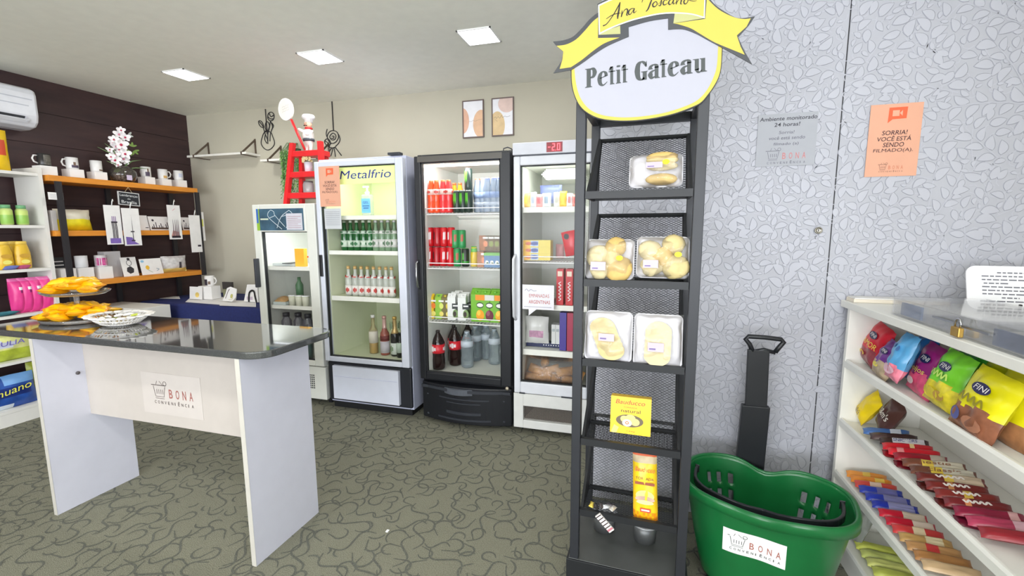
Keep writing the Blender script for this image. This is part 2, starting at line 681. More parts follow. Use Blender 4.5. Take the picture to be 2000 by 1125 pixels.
def leaf_wall():
    m = M()
    m.box(XW, SEAM-.0025, YW, YB, 0, ZC, M_LW)
    m.box(SEAM+.0025, XR, YW, YB, 0, ZC, M_LW)
    m.box(SEAM-.0025, SEAM+.0025, YW+.006, YB, 0, ZC, BLACK)
    fr = FrontF(0, YW, 0)
    rnd = random.Random(3)
    occ = {}
    cs = .022
    QS = 2.3

    def cells(a, b, L, Wd, t):
        out = []
        for i in range(5):
            s = L*(.06+.88*i/4)
            k = .29*Wd*(1 if i in (1, 2, 3) else .3)
            for j in (-1, 0, 1):
                x = a+s*cos(t)-j*k*sin(t)
                y = b+s*sin(t)+j*k*cos(t)
                out.append((int(math.floor(x/cs*QS)), int(math.floor(y/cs*QS))))
        return set(out)

    def leaf(a, b, L, Wd, t, bend):
        if not (XW+.005 < a < XR-.01 and .01 < b < ZC-.01):
            return False
        ex, ey = a+L*cos(t), b+L*sin(t)
        if not (XW+.01 < ex < XR-.02 and .02 < ey < ZC-.02):
            return False
        c = cells(a, b, L, Wd, t)
        if any(q in occ for q in c):
            return False
        for q in c:
            occ[q] = 1
        N = 7

        def outline(g, sh):
            P = []
            for sd in (1, -1):
                rng = range(N+1) if sd > 0 else range(N-1, 0, -1)
                for i in rng:
                    s = i/N
                    wd = Wd/2*(sin(pi*s**.82)**.75)*g
                    q = sh+(L-2*sh)*s
                    bx = bend*L*(s-.5)**2
                    P.append((a+q*cos(t)-(sd*wd+bx)*sin(t), b+q*sin(t)+(sd*wd+bx)*cos(t)))
            return P
        O = outline(1.0, 0)
        I = outline(.84, L*.04)
        K = len(O)
        vs = [fr.p(x, y, .0004) for x, y in O]+[fr.p(x, y, .0020) for x, y in I]
        cx = sum(p[0] for p in I)/K
        cy = sum(p[1] for p in I)/K
        vs.append(fr.p(cx, cy, .0026))
        fs = [(i, (i+1) % K, (i+1) % K+K, i+K) for i in range(K)]
        ms = [M_LE]*K
        m.add(vs, fs, ms, True)
        m.add([vs[K+i] for i in range(K)]+[vs[-1]], [(i, (i+1) % K, K) for i in range(K)], M_LL, True)
        return True
    for i in range(600):
        occ[(int(math.floor(SEAM/cs*QS)), i)] = 1
    for tries in range(900):
        a, b = rnd.uniform(XW, XR), rnd.uniform(-.05, ZC)
        t = rnd.uniform(.2, pi-.2)
        curv = rnd.uniform(-2.4, 2.4)
        q = (int(math.floor(a/cs*QS)), int(math.floor(b/cs*QS)))
        if q in occ:
            continue
        pts = [(a, b)]
        side = 1
        cnt = 0
        for st in range(rnd.randint(6, 14)):
            a += .028*cos(t)
            b += .028*sin(t)
            t += curv*.028
            if not (XW+.01 < a < XR-.02 and .01 < b < ZC-.02):
                break
            if (int(math.floor(a/cs*QS)), int(math.floor(b/cs*QS))) in occ:
                break
            pts.append((a, b))
            L = rnd.uniform(.052, .074)
            ok = leaf(a+.004*cos(t), b+.004*sin(t), L, L*rnd.uniform(.5, .62), t+side*rnd.uniform(.6, .95), side*.5)
            cnt += ok
            side = -side
        if cnt:
            leaf(a, b, .05, .027, t, 0)
            if len(pts) > 2:
                m.stroke(fr, pts, [.0035]*len(pts), M_LL, .0014)
    for tries in range(50000):
        a, b, t = rnd.uniform(XW, XR), rnd.uniform(0, ZC), rnd.uniform(0, 2*pi)
        L = rnd.uniform(.046, .068) if tries < 9000 else (rnd.uniform(.034, .05) if tries < 26000 else rnd.uniform(.022, .036))
        if leaf(a, b, L, L*rnd.uniform(.5, .62), t, rnd.uniform(-.6, .6)):
            m.stroke(fr, [(a, b), (a-.012*cos(t+.3), b-.012*sin(t+.3)), (a-.028*cos(t+.9), b-.028*sin(t+.9))], .003, M_LL, .0012)
    return struct(m, 'wall_partition', 'pale grey wall panels embossed with leaves')


leaf_wall()

# ---------------------------------------------------------------- ceiling lights
LAMP = mat((250, 250, 255), .5, noise=0, emit=9)
k = 0
lpos = [(-3.575, 2.90), (-2.287, 2.90), (-1.06, 2.90), (-3.6, .1), (-2.3, .1), (-1.05, .1), (.25, .1),
        (-3.6, -2.0), (-2.3, -2.0), (-1.05, -2.0), (.25, -2.0)]  # rows out of view, added to light the room
labs = ['square recessed ceiling light nearest the dark wood wall', 'square recessed ceiling light in the middle of the visible row',
        'square recessed ceiling light closest to the hanging yellow ribbon sign']
for (lx, ly) in lpos:
    lab = labs[k] if k < 3 else 'unseen recessed ceiling light added above or behind the viewer'
    t = thing('ceiling_light', lab, 'ceiling light', (lx, ly, ZC-.005), 'recessed ceiling lights' if k < 3 else 'added ceiling lights behind the viewer')
    m = M()
    s = .115
    for a, b, c, d in ((-s, s, -s, -s+.008), (-s, s, s-.008, s), (-s, -s+.008, -s, s), (s-.008, s, -s, s)):
        m.box(lx+a, lx+b, ly+c, ly+d, ZC-.008, ZC, PURE)
    m.build('frame', t)
    m = M()
    m.box(lx-s+.008, lx+s-.008, ly-s+.008, ly+s-.008, ZC-.004, ZC-.0005, LAMP)
    m.build('diffuser', t)
    area('lamp_light', (lx, ly, ZC-.012), (0, 0, 0), .2, .2, 5.5 if k < 3 else 7, (1, .985, .94), t)
    k += 1
# ================================================================ service counter
GRAN = bpy.data.materials.new('black_granite')
GRAN.use_nodes = True
nt = GRAN.node_tree
b = nt.nodes['Principled BSDF']
n = nt.nodes.new('ShaderNodeTexVoronoi')
n.inputs['Scale'].default_value = 260
r = nt.nodes.new('ShaderNodeValToRGB')
r.color_ramp.elements[0].color = lin((150, 150, 146))
r.color_ramp.elements[1].color = lin((66, 68, 68))
r.color_ramp.elements[0].position = .05
r.color_ramp.elements[1].position = .22
tcn = nt.nodes.new('ShaderNodeTexCoord')
nt.links.new(tcn.outputs['Object'], n.inputs['Vector'])
nt.links.new(n.outputs['Distance'], r.inputs['Fac'])
nt.links.new(r.outputs[0], b.inputs['Base Color'])
b.inputs['Roughness'].default_value = .06
b.inputs['Coat Weight'].default_value = .6
b.inputs['Coat Roughness'].default_value = .04
b.inputs['Specular IOR Level'].default_value = .8

M_LAM = mat((208, 208, 218), .45, noise=.02)
M_LAM_SHADE = mat((190, 182, 174), .5, noise=.02)  # modesty panel's laminate, its shade put into a browner colour
CT = .962


def counter():
    t = thing('service_counter', 'white service counter with black granite top in the left foreground', 'counter', (-2.3, 1.58, 0))
    m = M()
    pts = []
    x0, x1, y0, y1 = -3.27, -1.445, 1.375, 1.852
    R = .10
    for cx, cy, a0, rr in ((x1-R, y0+R, -pi/2, R), (x1-R, y1-R, 0, R), (x0+R, y1-R, pi/2, R), (x0+R, y0+R, pi, R)):
        for i in range(9):
            a = a0+pi/2*i/8
            pts.append((cx+R*cos(a), cy+R*sin(a)))
    fr = Fr((0, 0, CT), (1, 0, 0), (0, 1, 0))
    m.poly(fr, pts, GRAN, 0, .032)
    o = m.build('countertop', t, bevel=.006)
    for x in (-2.862, -1.585):
        m = M()
        m.box(x, x+.022 if x < -2 else x+.022, 1.38, 1.77, 0, CT-.032, M_LAM)
        m.box(x-.001, x+.023, 1.378, 1.3795, 0, CT-.032, mat((190, 186, 176), .5))
        m.build('side_panel', t, bevel=.0015)
    m = M()
    m.box(-2.84, -1.585, 1.575, 1.593, .47, CT-.032, M_LAM_SHADE)
    mp = m.build('modesty_panel', t)
    m = M()
    f = Fr((-2.355, 1.5735, .583), (1, 0, 0), (0, 0, 1))
    m.rect(f, -.075, .32, -.055, .16, mat((198, 190, 183), .55, noise=.02), 0, .001)
    logo(m, f, .27, mat((96, 84, 80), .6), mat((158, 92, 84), .6), .001)
    m.build('shop_logo', mp)
    for x, z in ((-2.85, .705),):
        m = M()
        p = at(157, 727, 'x', -2.838)
        m.lathe([(.009, 0), (.009, .006), (1e-5, .008)], mat((90, 84, 84), .5), seg=12)
        m.v = [V3((-2.839+v.z, p.y+v.x-.012, p.z+v.y)) for v in m.v]
        m.build('bolt_cap', t)
    return t


counter()

# yellow snack bags piled on a two tier stand
M_ACR = clear(gloss=.4, rough=.05, body=.10)


def stand():
    p = V3((-2.97, 1.65, CT))
    t = thing('tiered_stand', 'clear two-tier serving stand on the black counter', 'stand', p)
    m = M()
    m.lathe([(.17, .004), (.175, .012), (.178, .022), (.17, .016), (1e-5, .010)], M_ACR, p, 32, 1.05, .85)
    m.build('lower_tray', t)
    m = M()
    m.lathe([(.016, .01), (.012, .03), (.012, .13), (.02, .145)], M_ACR, p, 12)
    m.build('stem', t)
    m = M()
    m.lathe([(1e-5, .144), (.135, .146), (.156, .158), (.162, .165), (.135, .152), (1e-5, .150)], M_ACR, p, 32, 1.05, .85)
    m.build('upper_tray', t)
    return p


sp = stand()
YB1 = mat((250, 190, 16), .3, noise=.06, scale=30)
YB2 = mat((240, 158, 20), .35, noise=.06)
YB3 = mat((232, 190, 90), .35, noise=.1, scale=60)


def snack(seed):
    rnd = random.Random(seed)
    w0 = rnd.uniform(-.3, .3)

    def fm(u, v):
        if abs(u) > .9:
            return YB2
        d = (u-w0)**2*2+(v+.1)**2*3
        if d < .12:
            return YB3
        if .35 < v < .5 and abs(u) < .5:
            return YB2
        return YB1
    return fm


sid = 0
rr = random.Random(21)
for tier, (zb, n, R, txt) in enumerate(((CT+.024, 18, .135, 'lower tray'), (CT+.163, 12, .105, 'upper tray'))):
    for i in range(n):
        a = 2*pi*i/n*1.0+rr.uniform(-.2, .2)
        lay = i % 3
        q = R*(1-.28*lay)
        c = sp+V3((q*cos(a)*1.05, q*sin(a)*.8, 0))
        c.z = zb+.012+.021*lay
        tl = rr.uniform(-.3, .3)
        aa = a+rr.uniform(-.8, .8)
        u = V3((cos(aa), sin(aa), rr.uniform(-.12, .12)))
        v = V3((-sin(aa), cos(aa), tl))
        m = M()
        m.pouch(Fr(c, u, (v-u*u.normalized().dot(v))), .125, .080, .040, snack(sid), 14, 10, crimp=.02, wr=.012, seed=sid)
        o = m.build('snack_bag')
        al = 2*pi*i/n+.3
        side = 'left' if cos(al) < -.5 else ('right' if cos(al) > .5 else 'middle')
        dep = 'front' if sin(al) < 0 else 'back'
        tag(o, 'small yellow snack bag on the %s of the clear stand, %s %s, %s layer' % (txt, dep, side, ('bottom', 'second', 'top')[lay]),
            'snack bag', 'yellow snack bags on the clear stand')
        sid += 1

# white openwork basket with small wrapped sweets
bp = V3((-2.62, 1.63, CT))
BK = .78
M_LACE = mat((236, 232, 226), .5)
t = thing('lace_basket', 'low white openwork oval basket beside the yellow snack bags on the counter', 'basket', bp)
m = M()
for ring, (R, z) in enumerate(((.055, .004), (.08, .012), (.102, .030), (.118, .046))):
    m.tube([bp+V3((R*cos(2*pi*i/36)*1.2, R*sin(2*pi*i/36)*.95, z)) for i in range(36)], .0028, M_LACE, 6, True)
for i in range(40):
    a = 2*pi*i/40
    for s_ in (.09, -.09):
        m.tube([bp+V3((R*cos(a+s_*j)*1.2, R*sin(a+s_*j)*.95, z)) for j, (R, z) in enumerate(((.055, .004), (.08, .012), (.102, .030), (.118, .046)))], .0016, M_LACE, 5)
m.lathe([(1e-5, .002), (.055, .002), (.055, .005), (1e-5, .005)], M_LACE, bp, 24, 1.2, .95)
m.build('basket_body', t)
for i in range(20):
    a = 2*pi*i/20
    m = M()
    c = bp+V3((.124*cos(a)*1.2, .124*sin(a)*.95, .050))
    m.lathe([(.022, 0), (.024, .003), (.018, .006), (1e-5, .004)], M_LACE, c, 10, 1, .8)
    m.build('rim_scallop', t)
cols = [(240, 238, 230), (225, 215, 190), (150, 130, 90), (240, 238, 230), (190, 200, 80), (120, 90, 60)]
for i in range(18):
    a = rr.uniform(0, 2*pi)
    q = .08*math.sqrt(rr.random())
    c = bp+V3((q*cos(a)*1.2, q*sin(a)*.9, .022+.014*(i//6)))
    m = M()
    cm = mat(cols[i % 6], .4)
    aa = rr.uniform(0, pi)
    m.pouch(Fr(c, (cos(aa), sin(aa), .1), (-sin(aa), cos(aa), 0)), .045, .025, .016, lambda u, v: PURE if abs(u) > .75 else cm, 6, 5, .02, .002, seed=i)
    tag(m.build('wrapped_sweet'), 'small wrapped sweet in the white openwork basket', 'sweet', 'wrapped sweets in the openwork basket')


# ================================================================ coolers
def cooler(name, label, x0, x1, yf, zt, zd0, zd1, gx0, gx1, gz0, gz1, body, inner, shelves, led, fins=None, yb=3.66, dfr=None, side=None):
    """glass door cooler: body from yf+.05 back, door at yf; g* is the glass opening, zd* the door"""
    t = thing(name, label, 'cooler', ((x0+x1)/2, yf+.3, 0))
    side = side or body
    dfr = dfr or body
    m = M()
    yc = yf+.055
    w = .035
    zi = zd0+.02
    m.box(x0, x0+w, yc, yb, .05, zt, side)
    m.box(x1-w, x1, yc, yb, .05, zt, side)
    m.box(x0+w, x1-w, yb-w, yb, .05, zt, side)
    m.box(x0+w, x1-w, yc, yb-w, zt-.05, zt, side)
    m.box(x0+w, x1-w, yc, yb-w, .05, zi, side)
    m.build('cabinet', t, bevel=.004)
    m = M()
    e = .0015
    w2 = w+.012
    m.box(x0+w+e, x0+w2, yc+.006, yb-w-e, zi+e, zt-.051, inner)
    m.box(x1-w2, x1-w-e, yc+.006, yb-w-e, zi+e, zt-.051, inner)
    m.box(x0+w2, x1-w2, yb-w2, yb-w-e, zi+e, zt-.051, inner)
    m.box(x0+w2, x1-w2, yc+.006, yb-w2, zt-.062, zt-.051, inner)
    m.box(x0+w2, x1-w2, yc+.006, yb-w2, zi+e, zi+.012, inner)
    lo = m.build('liner', t)
    # door
    m = M()
    m.box(x0, gx0, yf, yc-.004, zd0, zd1, dfr)
    m.box(gx1, x1, yf, yc-.004, zd0, zd1, dfr)
    m.box(gx0, gx1, yf, yc-.004, zd0, gz0, dfr)
    m.box(gx0, gx1, yf, yc-.004, gz1, zd1, dfr)
    d = m.build('door', t, bevel=.006)
    m = M()
    g = .012
    sm = mat((40, 42, 44), .7)
    m.box(gx0-.001, gx0+g*.5, yf+.012, yf+.04, gz0, gz1, sm)
    m.box(gx1-g*.5, gx1+.001, yf+.012, yf+.04, gz0, gz1, sm)
    m.box(gx0, gx1, yf+.012, yf+.04, gz0-.001, gz0+g*.5, sm)
    m.box(gx0, gx1, yf+.012, yf+.04, gz1-g*.5, gz1+.001, sm)
    m.build('gasket', d)
    m = M()
    m.box(gx0+.002, gx1-.002, yf+.020, yf+.024, gz0+.002, gz1-.002, clear(gloss=.04))
    m.build('glass_pane', d)
    xi0, xi1 = x0+w2+.002, x1-w2-.002
    for (z, kind, th) in shelves:
        m = M()
        ys = yf+.068
        if kind == 'solid':
            m.box(xi0, xi1, ys, yb-w2-.03, z-.012, z-.002, inner)
            m.box(xi0, xi1, ys-.008, ys, z-th, z+.002, mat((238, 238, 228), .4))
        else:
            for i in range(22):
                x = xi0+(xi1-xi0)*(i+.5)/22
                m.box(x-.0018, x+.0018, ys, yb-w2-.03, z-.006, z-.002, PURE)
            for q in (z-.012, z+th):
                m.box(xi0, xi1, ys-.006, ys, q-.004, q+.002, PURE)
            for q in (xi0, xi1-.006):
                m.box(q, q+.006, ys-.006, ys, z-.012, z+th, PURE)
            m.box(xi0, xi1, ys+.1, ys+.106, z-.012, z-.004, PURE)
            m.box(xi0, xi1, yb-w2-.04, yb-w2-.03, z-.012, z-.004, PURE)
        m.build('shelf', t)
    # light strip
    m = M()
    dz = -.030 if body is BLK else 0
    m.box(xi0+.005, xi1-.005, yf+.058, yf+.062 if dz else yf+.10, gz1+.004+dz, gz1+.020+dz, mat(led[0], .5, noise=0, emit=led[1]))
    m.build('light_strip', t)
    area('cooler_light', ((x0+x1)/2, yf+.10, gz1-.012), (radians(22), 0, 0), xi1-xi0-.06, .03, led[2], tuple(c/255 for c in led[3]), t)
    return t, d


BW = mat((216, 220, 232), .35, noise=.02)
BWs = mat((196, 200, 220), .4, noise=.02)
OFW = mat((226, 227, 218), .4, noise=.02)
BLK = mat((20, 22, 28), .42, noise=.02)
BLK2 = mat((50, 53, 60), .4, noise=.02)
IN_Y = mat((228, 234, 204), .5, noise=.02)
IN_W = mat((232, 234, 226), .5, noise=.02)


def floor_of(zd0):
    return zd0+.02+.012+.0015


# ---- small white cooler
t1, d1 = cooler('glass_door_cooler', 'narrow white glass-door cooler with red ladder shelf on top', -3.092, -2.478, 2.97, 1.665, .335, 1.66,
                -3.02, -2.565, .38, 1.44, OFW, IN_W, [(1.15, 'solid', .03), (.82, 'solid', .03), (.56, 'solid', .03)],
                ((240, 245, 255), 3, 1.6, (235, 245, 255)))
m = M()
f = FrontF(-3.02, 2.9685, 1.45)
BLU = mat((60, 92, 112), .5, noise=.35, scale=9)
m.rect(f, -.03, .435, 0, .175, BLU, .0005, .001)
m.rect(f, -.03, .0, 0, .175, mat((150, 190, 60), .5), .001)
m.rect(f, -.03, -.01, .06, .175, mat((60, 110, 190), .5), .0012)
LINEW = mat((220, 232, 236), .5)
for pts in ([(.12, .165), (.09, .14), (.10, .10), (.22, .01)], [(.12, .165), (.15, .15), (.16, .12), (.25, .03)], [(.10, .10), (.16, .12)],
            [(.30, .16), (.22, .11), (.17, .02)], [(.30, .16), (.33, .12), (.26, .02)], [(.22, .11), (.30, .13)]):
    m.stroke(f, pts, .004, LINEW, .0013)
m.rect(f, .01, .09, .085, .098, mat((200, 210, 190), .6), .0013)
m.build('door_sticker', d1)
m = M()
f2 = FrontF(-2.752, 2.966, 1.455)
m.rect(f2, 0, .155, 0, .13, mat((206, 206, 214), .6), .0, .0008)
for i in range(7):
    m.rect(f2, .012, .143-(.03 if i % 3 == 2 else 0), .015+i*.015, .018+i*.015, mat((170, 120, 130), .6), .0005)
m.build('notice_sheet', d1)
m = M()
m.box(-3.075, -3.055, 2.925, 2.968, .98, 1.22, mat((52, 54, 60), .4))
m.build('handle', d1, bevel=.005)
m = M()
m.box(-3.092, -2.478, 2.985, 3.02, .045, .325, OFW)
gp = m.build('base_panel', t1, bevel=.004)
m = M()
for i in range(12):
    for j in range(7):
        m.box(-2.80+i*.018, -2.789+i*.018, 2.9835, 2.9845, .135+j*.018, .147+j*.018, mat((50, 50, 52), .7))
m.build('vent_grille', t1)

# ---- tall white cooler
t2, d2 = cooler('glass_door_cooler', 'tall pale blue-white glass-door cooler stocked with bottles, left of the black one', -2.428, -1.67, 2.93, 1.99, .405, 1.968,
                -2.388, -1.733, .445, 1.928, BW, IN_Y, [(1.56, 'solid', .03), (1.29, 'solid', .03), (.928, 'solid', .035)],
                ((238, 255, 190), 3, 2.6, (240, 255, 215)), side=BWs)
m = M()
f = FrontF(-2.37, 2.99, 1.80)
m.rect(f, 0, .62, 0, .125, mat((226, 240, 160), .5, emit=.3), 0, .004)
m.text(f, 'Metalfrio', .125, .038, .44, .062, mat((54, 60, 150), .4), .001, .25, off=.012)
m.build('lit_header', t2)
ORS = mat((226, 168, 140), .6, noise=.02)
ORD_ = mat((232, 100, 60), .5)
DBR = mat((70, 40, 46), .6)


def sorria(m, f, w, h, sk=0):
    """orange notice: speech bubble with camera, four lines, the shop mark"""
    def K(x, y):
        return (x+sk*(y-h), y)
    m.poly(f, [K(0, 0), K(w, 0), K(w, h), K(0, h)], ORS, .0, .0008)
    c = f
    bx0, bx1, by0, by1 = .36*w, .70*w, .79*h, .95*h
    m.poly(c, [(bx0-.01*w, .74*h), (bx0+.08*w, by0), (bx1, by0+.004*h), (bx1+.01*w, by1), (bx0, by1)], ORD_, .0006)
    m.rect(c, .43*w, .56*w, .83*h, .91*h, ORS, .0009)
    m.poly(c, [(.565*w, .87*h), (.62*w, .83*h), (.62*w, .91*h)], ORS, .0009)
    for i, (s, ww) in enumerate((('SORRIA!', .48), ('VOCÊ ESTÁ', .66), ('SENDO', .40), ('FILMADO(A).', .76))):
        y = .575*h-i*.083*h
        hh = .062*h*(1.18 if i == 1 else 1)
        m.text(Fr(c.p(sk*(y-.6*h), 0), c.u, c.v), s, w*.5-ww*w/2, y, ww*w, hh, DBR, .0009, .12, off=.012, slope=.008*0)
    logo(m, c.sub(.26*w+sk*(-.6*h), .06*h), .48*w, mat((120, 80, 70), .6), mat((214, 130, 100), .6), .0009, 1.2)


m = M()
sorria(m, FrontF(-2.385, 2.9285, 1.63), .185, .30)
m.build('camera_notice', d2)
m = M()
f = FrontF(-2.355, 2.9285, 1.46)
m.rect(f, 0, .15, 0, .155, mat((200, 203, 205), .7), 0, .0008)
for i in range(8):
    m.rect(f, .012, .138, .03+i*.014, .0335+i*.014, mat((150, 152, 160), .7), .0006)
m.build('notice_sheet', d2)
m = M()
m.box(-2.422, -2.395, 2.918, 2.93, 1.09, 1.26, BLACK)
m.build('handle', d2, bevel=.004)
m = M()
m.box(-2.428, -1.67, 2.955, 2.984, .07, .395, mat((34, 36, 42), .4))
gp = m.build('lower_surround', t2, bevel=.012)
m = M()
m.box(-2.36, -1.765, 2.925, 2.954, .098, .372, BW)
m.box(-2.35, -1.775, 2.9235, 2.925, .285, .29, BWs)
m.build('lower_panel', t2, bevel=.008)
m = M()
m.box(-2.41, -1.69, 2.99, 3.4, .0, .07, BLACK)
m.build('plinth', t2)
m = M()
m.box(-1.80, -1.70, 2.95, 3.0, 1.991, 2.01, BLK2)
m.build('hinge', t2, bevel=.004)

# ---- black cooler
t3, d3 = cooler('glass_door_cooler', 'black glass-door cooler stocked with soft drinks and water, bowed base drawer', -1.578, -.862, 2.93, 1.985, .335, 1.968,
                -1.53, -.938, .387, 1.922, BLK, IN_W, [(1.575, 'wire', .03), (1.18, 'wire', .028), (.775, 'wire', .028)],
                ((255, 250, 240), 8, 2.6, (245, 248, 255)), dfr=BLK)
m = M()
f = FrontF(-1.55, 2.9285, 1.925)
m.rect(f, 0, .63, 0, .04, mat((88, 84, 78), .4), .0, .001)
m.build('header_trim', d3)
m = M()


def bow(x0, x1, y0, bulge, z0, z1, mt, n=16, back=.03):
    vs, fs = [], []
    for i in range(n+1):
        s = -1+2*i/n
        x = (x0+x1)/2+s*(x1-x0)/2
        y = y0-bulge*(1-s*s)
        vs += [(x, y, z0), (x, y, z1), (x, y0+back, z1), (x, y0+back, z0)]
    for i in range(n):
        a, b_ = 4*i, 4*i+4
        fs += [(a, b_, b_+1, a+1), (a+1, b_+1, b_+2, a+2), (a+2, b_+2, b_+3, a+3), (a+3, b_+3, b_, a)]
    fs += [(0, 1, 2, 3), (4*n+3, 4*n+2, 4*n+1, 4*n)]
    m.add(vs, fs, mt)


bow(-1.575, -.865, 2.955, .065, .03, .31, BLK)
m.build('base_drawer', t3, bevel=.006)
m = M()
for z0, z1, g, bb in ((.215, .225, .0, .075), (.06, .073, .0, .078), (.185, .193, .04, .074), (.105, .125, .06, .079)):
    bow(-1.53+g, -.91-g, 2.955, bb, z0, z1, BLK2, back=-.02)
m.build('drawer_ribs', t3)
m = M()
bow(-1.57, -.87, 2.95, .072, .272, .292, BLK2, back=-.02)
bow(-1.42, -1.08, 2.938, .072, .255, .298, mat((84, 88, 96), .4), back=-.02)
m.build('drawer_handle', t3)
m = M()
m.tube([(-1.562, 2.93, 1.23), (-1.566, 2.90, 1.21), (-1.566, 2.895, 1.12), (-1.562, 2.90, 1.04), (-1.56, 2.93, 1.02)], .007, STEEL, 8)
m.build('handle', d3)
m = M()
m.lathe([(.012, 0), (.014, .006), (.01, .014), (1e-5, .016)], mat((190, 180, 160), .4, .5), (-.89, 2.93, .325), 12)
m.v = [V3((v.x, 2.93-(v.z-.325), .325+(v.y-2.93))) for v in m.v]
m.build('lock', t3)
m = M()
for i in range(7):
    R = .018+i*.009
    m.tube([(-1.12+R*cos(a*pi/10), 3.58, 1.80+R*sin(a*pi/10)) for a in range(20)], .0015, mat((90, 90, 90), .5), 4, True)
for i in range(12):
    a = i*pi/6
    m.tube([(-1.12+.015*cos(a), 3.58, 1.80+.015*sin(a)), (-1.12+.075*cos(a+.4), 3.58, 1.80+.075*sin(a+.4))], .0013, mat((90, 90, 90), .5), 4)
m.build('fan_guard', t3)
m = M()
m.tube([(-.93, 3.0, 1.986), (-.93, 3.0, 2.0), (-.90, 3.0, 2.008), (-.875, 3.0, 1.996), (-.865, 3.0, 1.986)], .004, BLK2, 6)
m.build('hinge', t3)

# ---- freezer behind the rack
t4, d4 = cooler('glass_door_freezer', 'white glass-door freezer with red digital display, partly behind the black rack', -.84, -.285, 2.93, 1.94, .30, 1.932,
                -.795, -.33, .382, 1.873, mat((222, 224, 230), .35), IN_W, [(1.60, 'solid', .035), (1.236, 'wire', .03), (.93, 'solid', .035), (.605, 'solid', .04)],
                ((240, 255, 235), 4, 1.5, (245, 255, 238)), dfr=mat((222, 224, 230), .35), side=mat((222, 224, 230), .35))
t4['category'] = 'freezer'
m = M()
for i in range(7):
    z_ = 1.80+i*.011
    m.box(-.70+.02*abs(3-i)*.5, -.40-.02*abs(3-i)*.5, 3.16+.004*abs(3-i), 3.5, z_, z_+.008, mat((240, 242, 238), .35))
m.build('evaporator_cover', t4)
m = M()
m.box(-.845, -.285, 2.925, 3.0, 1.94, 2.018, mat((214, 216, 224), .4))
m.box(-.845, -.285, 3.0, 3.3, 1.942, 2.018, mat((214, 216, 224), .4))
hd = m.build('header_panel', t4, bevel=.004)
m = M()
f = FrontF(-.615, 2.924, 1.948)
m.rect(f, 0, .105, 0, .062, mat((120, 20, 30), .3, emit=.5), 0, .001)
DG = mat((255, 70, 80), .4, emit=3.5, noise=0)
m.rect(f, .010, .026, .029, .034, DG, .0008)


def seg7(x, on):
    w, h, l = .020, .044, .005
    z = .009
    S = {'a': (x+.003, x+w-.003, z+h-l, z+h), 'g': (x+.003, x+w-.003, z+h/2-l/2, z+h/2+l/2), 'd': (x+.003, x+w-.003, z, z+l),
         'f': (x, x+l, z+h/2, z+h), 'b': (x+w-l, x+w, z+h/2, z+h), 'e': (x, x+l, z, z+h/2), 'c': (x+w-l, x+w, z, z+h/2)}
    for k_ in on:
        m.rect(f, S[k_][0], S[k_][1], S[k_][2], S[k_][3], DG, .0008)


seg7(.036, 'abged')
seg7(.070, 'abcdef')
m.rect(f, .059, .063, .008, .013, DG, .0008)
m.build('digital_display', hd)
m = M()
f = FrontF(-.782, 2.943, .905)
m.poly(f, [(0, 0), (.045, 0), (.045, -.045), (.10, 0), (.222, 0), (.222, .17), (0, .17)], mat((242, 240, 246), .6), 0, .0006)
REDT = mat((196, 92, 84), .6)
m.text(f, 'EMPANADAS', .048, .083, .14, .024, REDT, .0004, off=.02)
m.text(f, 'ARGENTINAS', .045, .040, .15, .024, REDT, .0004, off=.02)
m.stroke(f, [(.018, .128), (.03, .14), (.045, .125), (.06, .138), (.078, .128), (.10, .13)], .003, mat((150, 150, 170), .6), .0004)
m.rect(f, .012, .205, .015, .019, mat((180, 178, 190), .6), .0004)
m.build('speech_bubble_sticker', d4)
m = M()
m.tube([(-.828, 2.93, 1.28), (-.832, 2.895, 1.25), (-.832, 2.89, 1.05), (-.83, 2.895, .86), (-.826, 2.93, .83)], .010, mat((214, 216, 220), .3), 8)
m.build('handle', d4)
m = M()
mw = mat((222, 222, 218), .5)
m.box(-.845, -.775, 2.935, 2.985, .04, .295, mw)
m.box(-.36, -.285, 2.935, 2.985, .04, .295, mw)
m.box(-.775, -.36, 2.935, 2.985, .04, .10, mw)
m.box(-.775, -.36, 2.935, 2.985, .205, .295, mw)
m.build('base_panel', t4, bevel=.003)
m = M()
m.box(-.775, -.36, 2.97, 2.984, .10, .205, mat((40, 36, 36), .7))
for i in range(40):
    for s_ in (1, -1):
        x = -.775+.415*i/39
        dx = .105*.9*s_
        xa, xb = x, x+dx
        if not (-.776 < xb < -.359):
            fcl = ((-.36 if xb > -.36 else -.775)-xa)/dx
        else:
            fcl = 1
        m.bar((xa, 2.962, .10), (xa+dx*fcl, 2.962, .10+.105*fcl), .0014, .002, mat((150, 142, 132), .5), (0, 1, 0))
m.build('vent_grille', t4)
m = M()
m.box(-.80, -.79, 3.0, 3.4, .0, .05, BLACK)
m.box(-.34, -.33, 3.0, 3.4, .0, .05, BLACK)
m.build('foot', t4)
m = M()
m.box(-.80, -.76, 2.925, 2.94, .297, .307, BLK2)
m.box(-.50, -.42, 2.925, 2.94, .297, .307, BLK2)
m.build('hinge', t4)
for t_, xx in ((t1, (-3.07, -2.5)), (t3, (-1.55, -.89))):
    for x in xx:
        m = M()
        m.box(x-.015, x+.015, 3.05, 3.08, 0, .05, BLACK)
        m.box(x-.015, x+.015, 3.5, 3.53, 0, .05, BLACK)
        m.build('foot', t_)
# ================================================================ goods builders
PROTO = {}


def place(key, builder, name, cat, loc, label, group=None, rz=0, sc=None):
    """first call builds the thing at the origin and moves it, later calls copy it"""
    if key not in PROTO:
        r = thing(name, label, cat, (0, 0, 0), group)
        builder(r)
        r.location = loc
        r.rotation_euler.z = rz
        if sc:
            r.scale = sc
        PROTO[key] = r
        return r
    return clone(PROTO[key], loc, label, group, rz, sc=sc or (1, 1, 1))


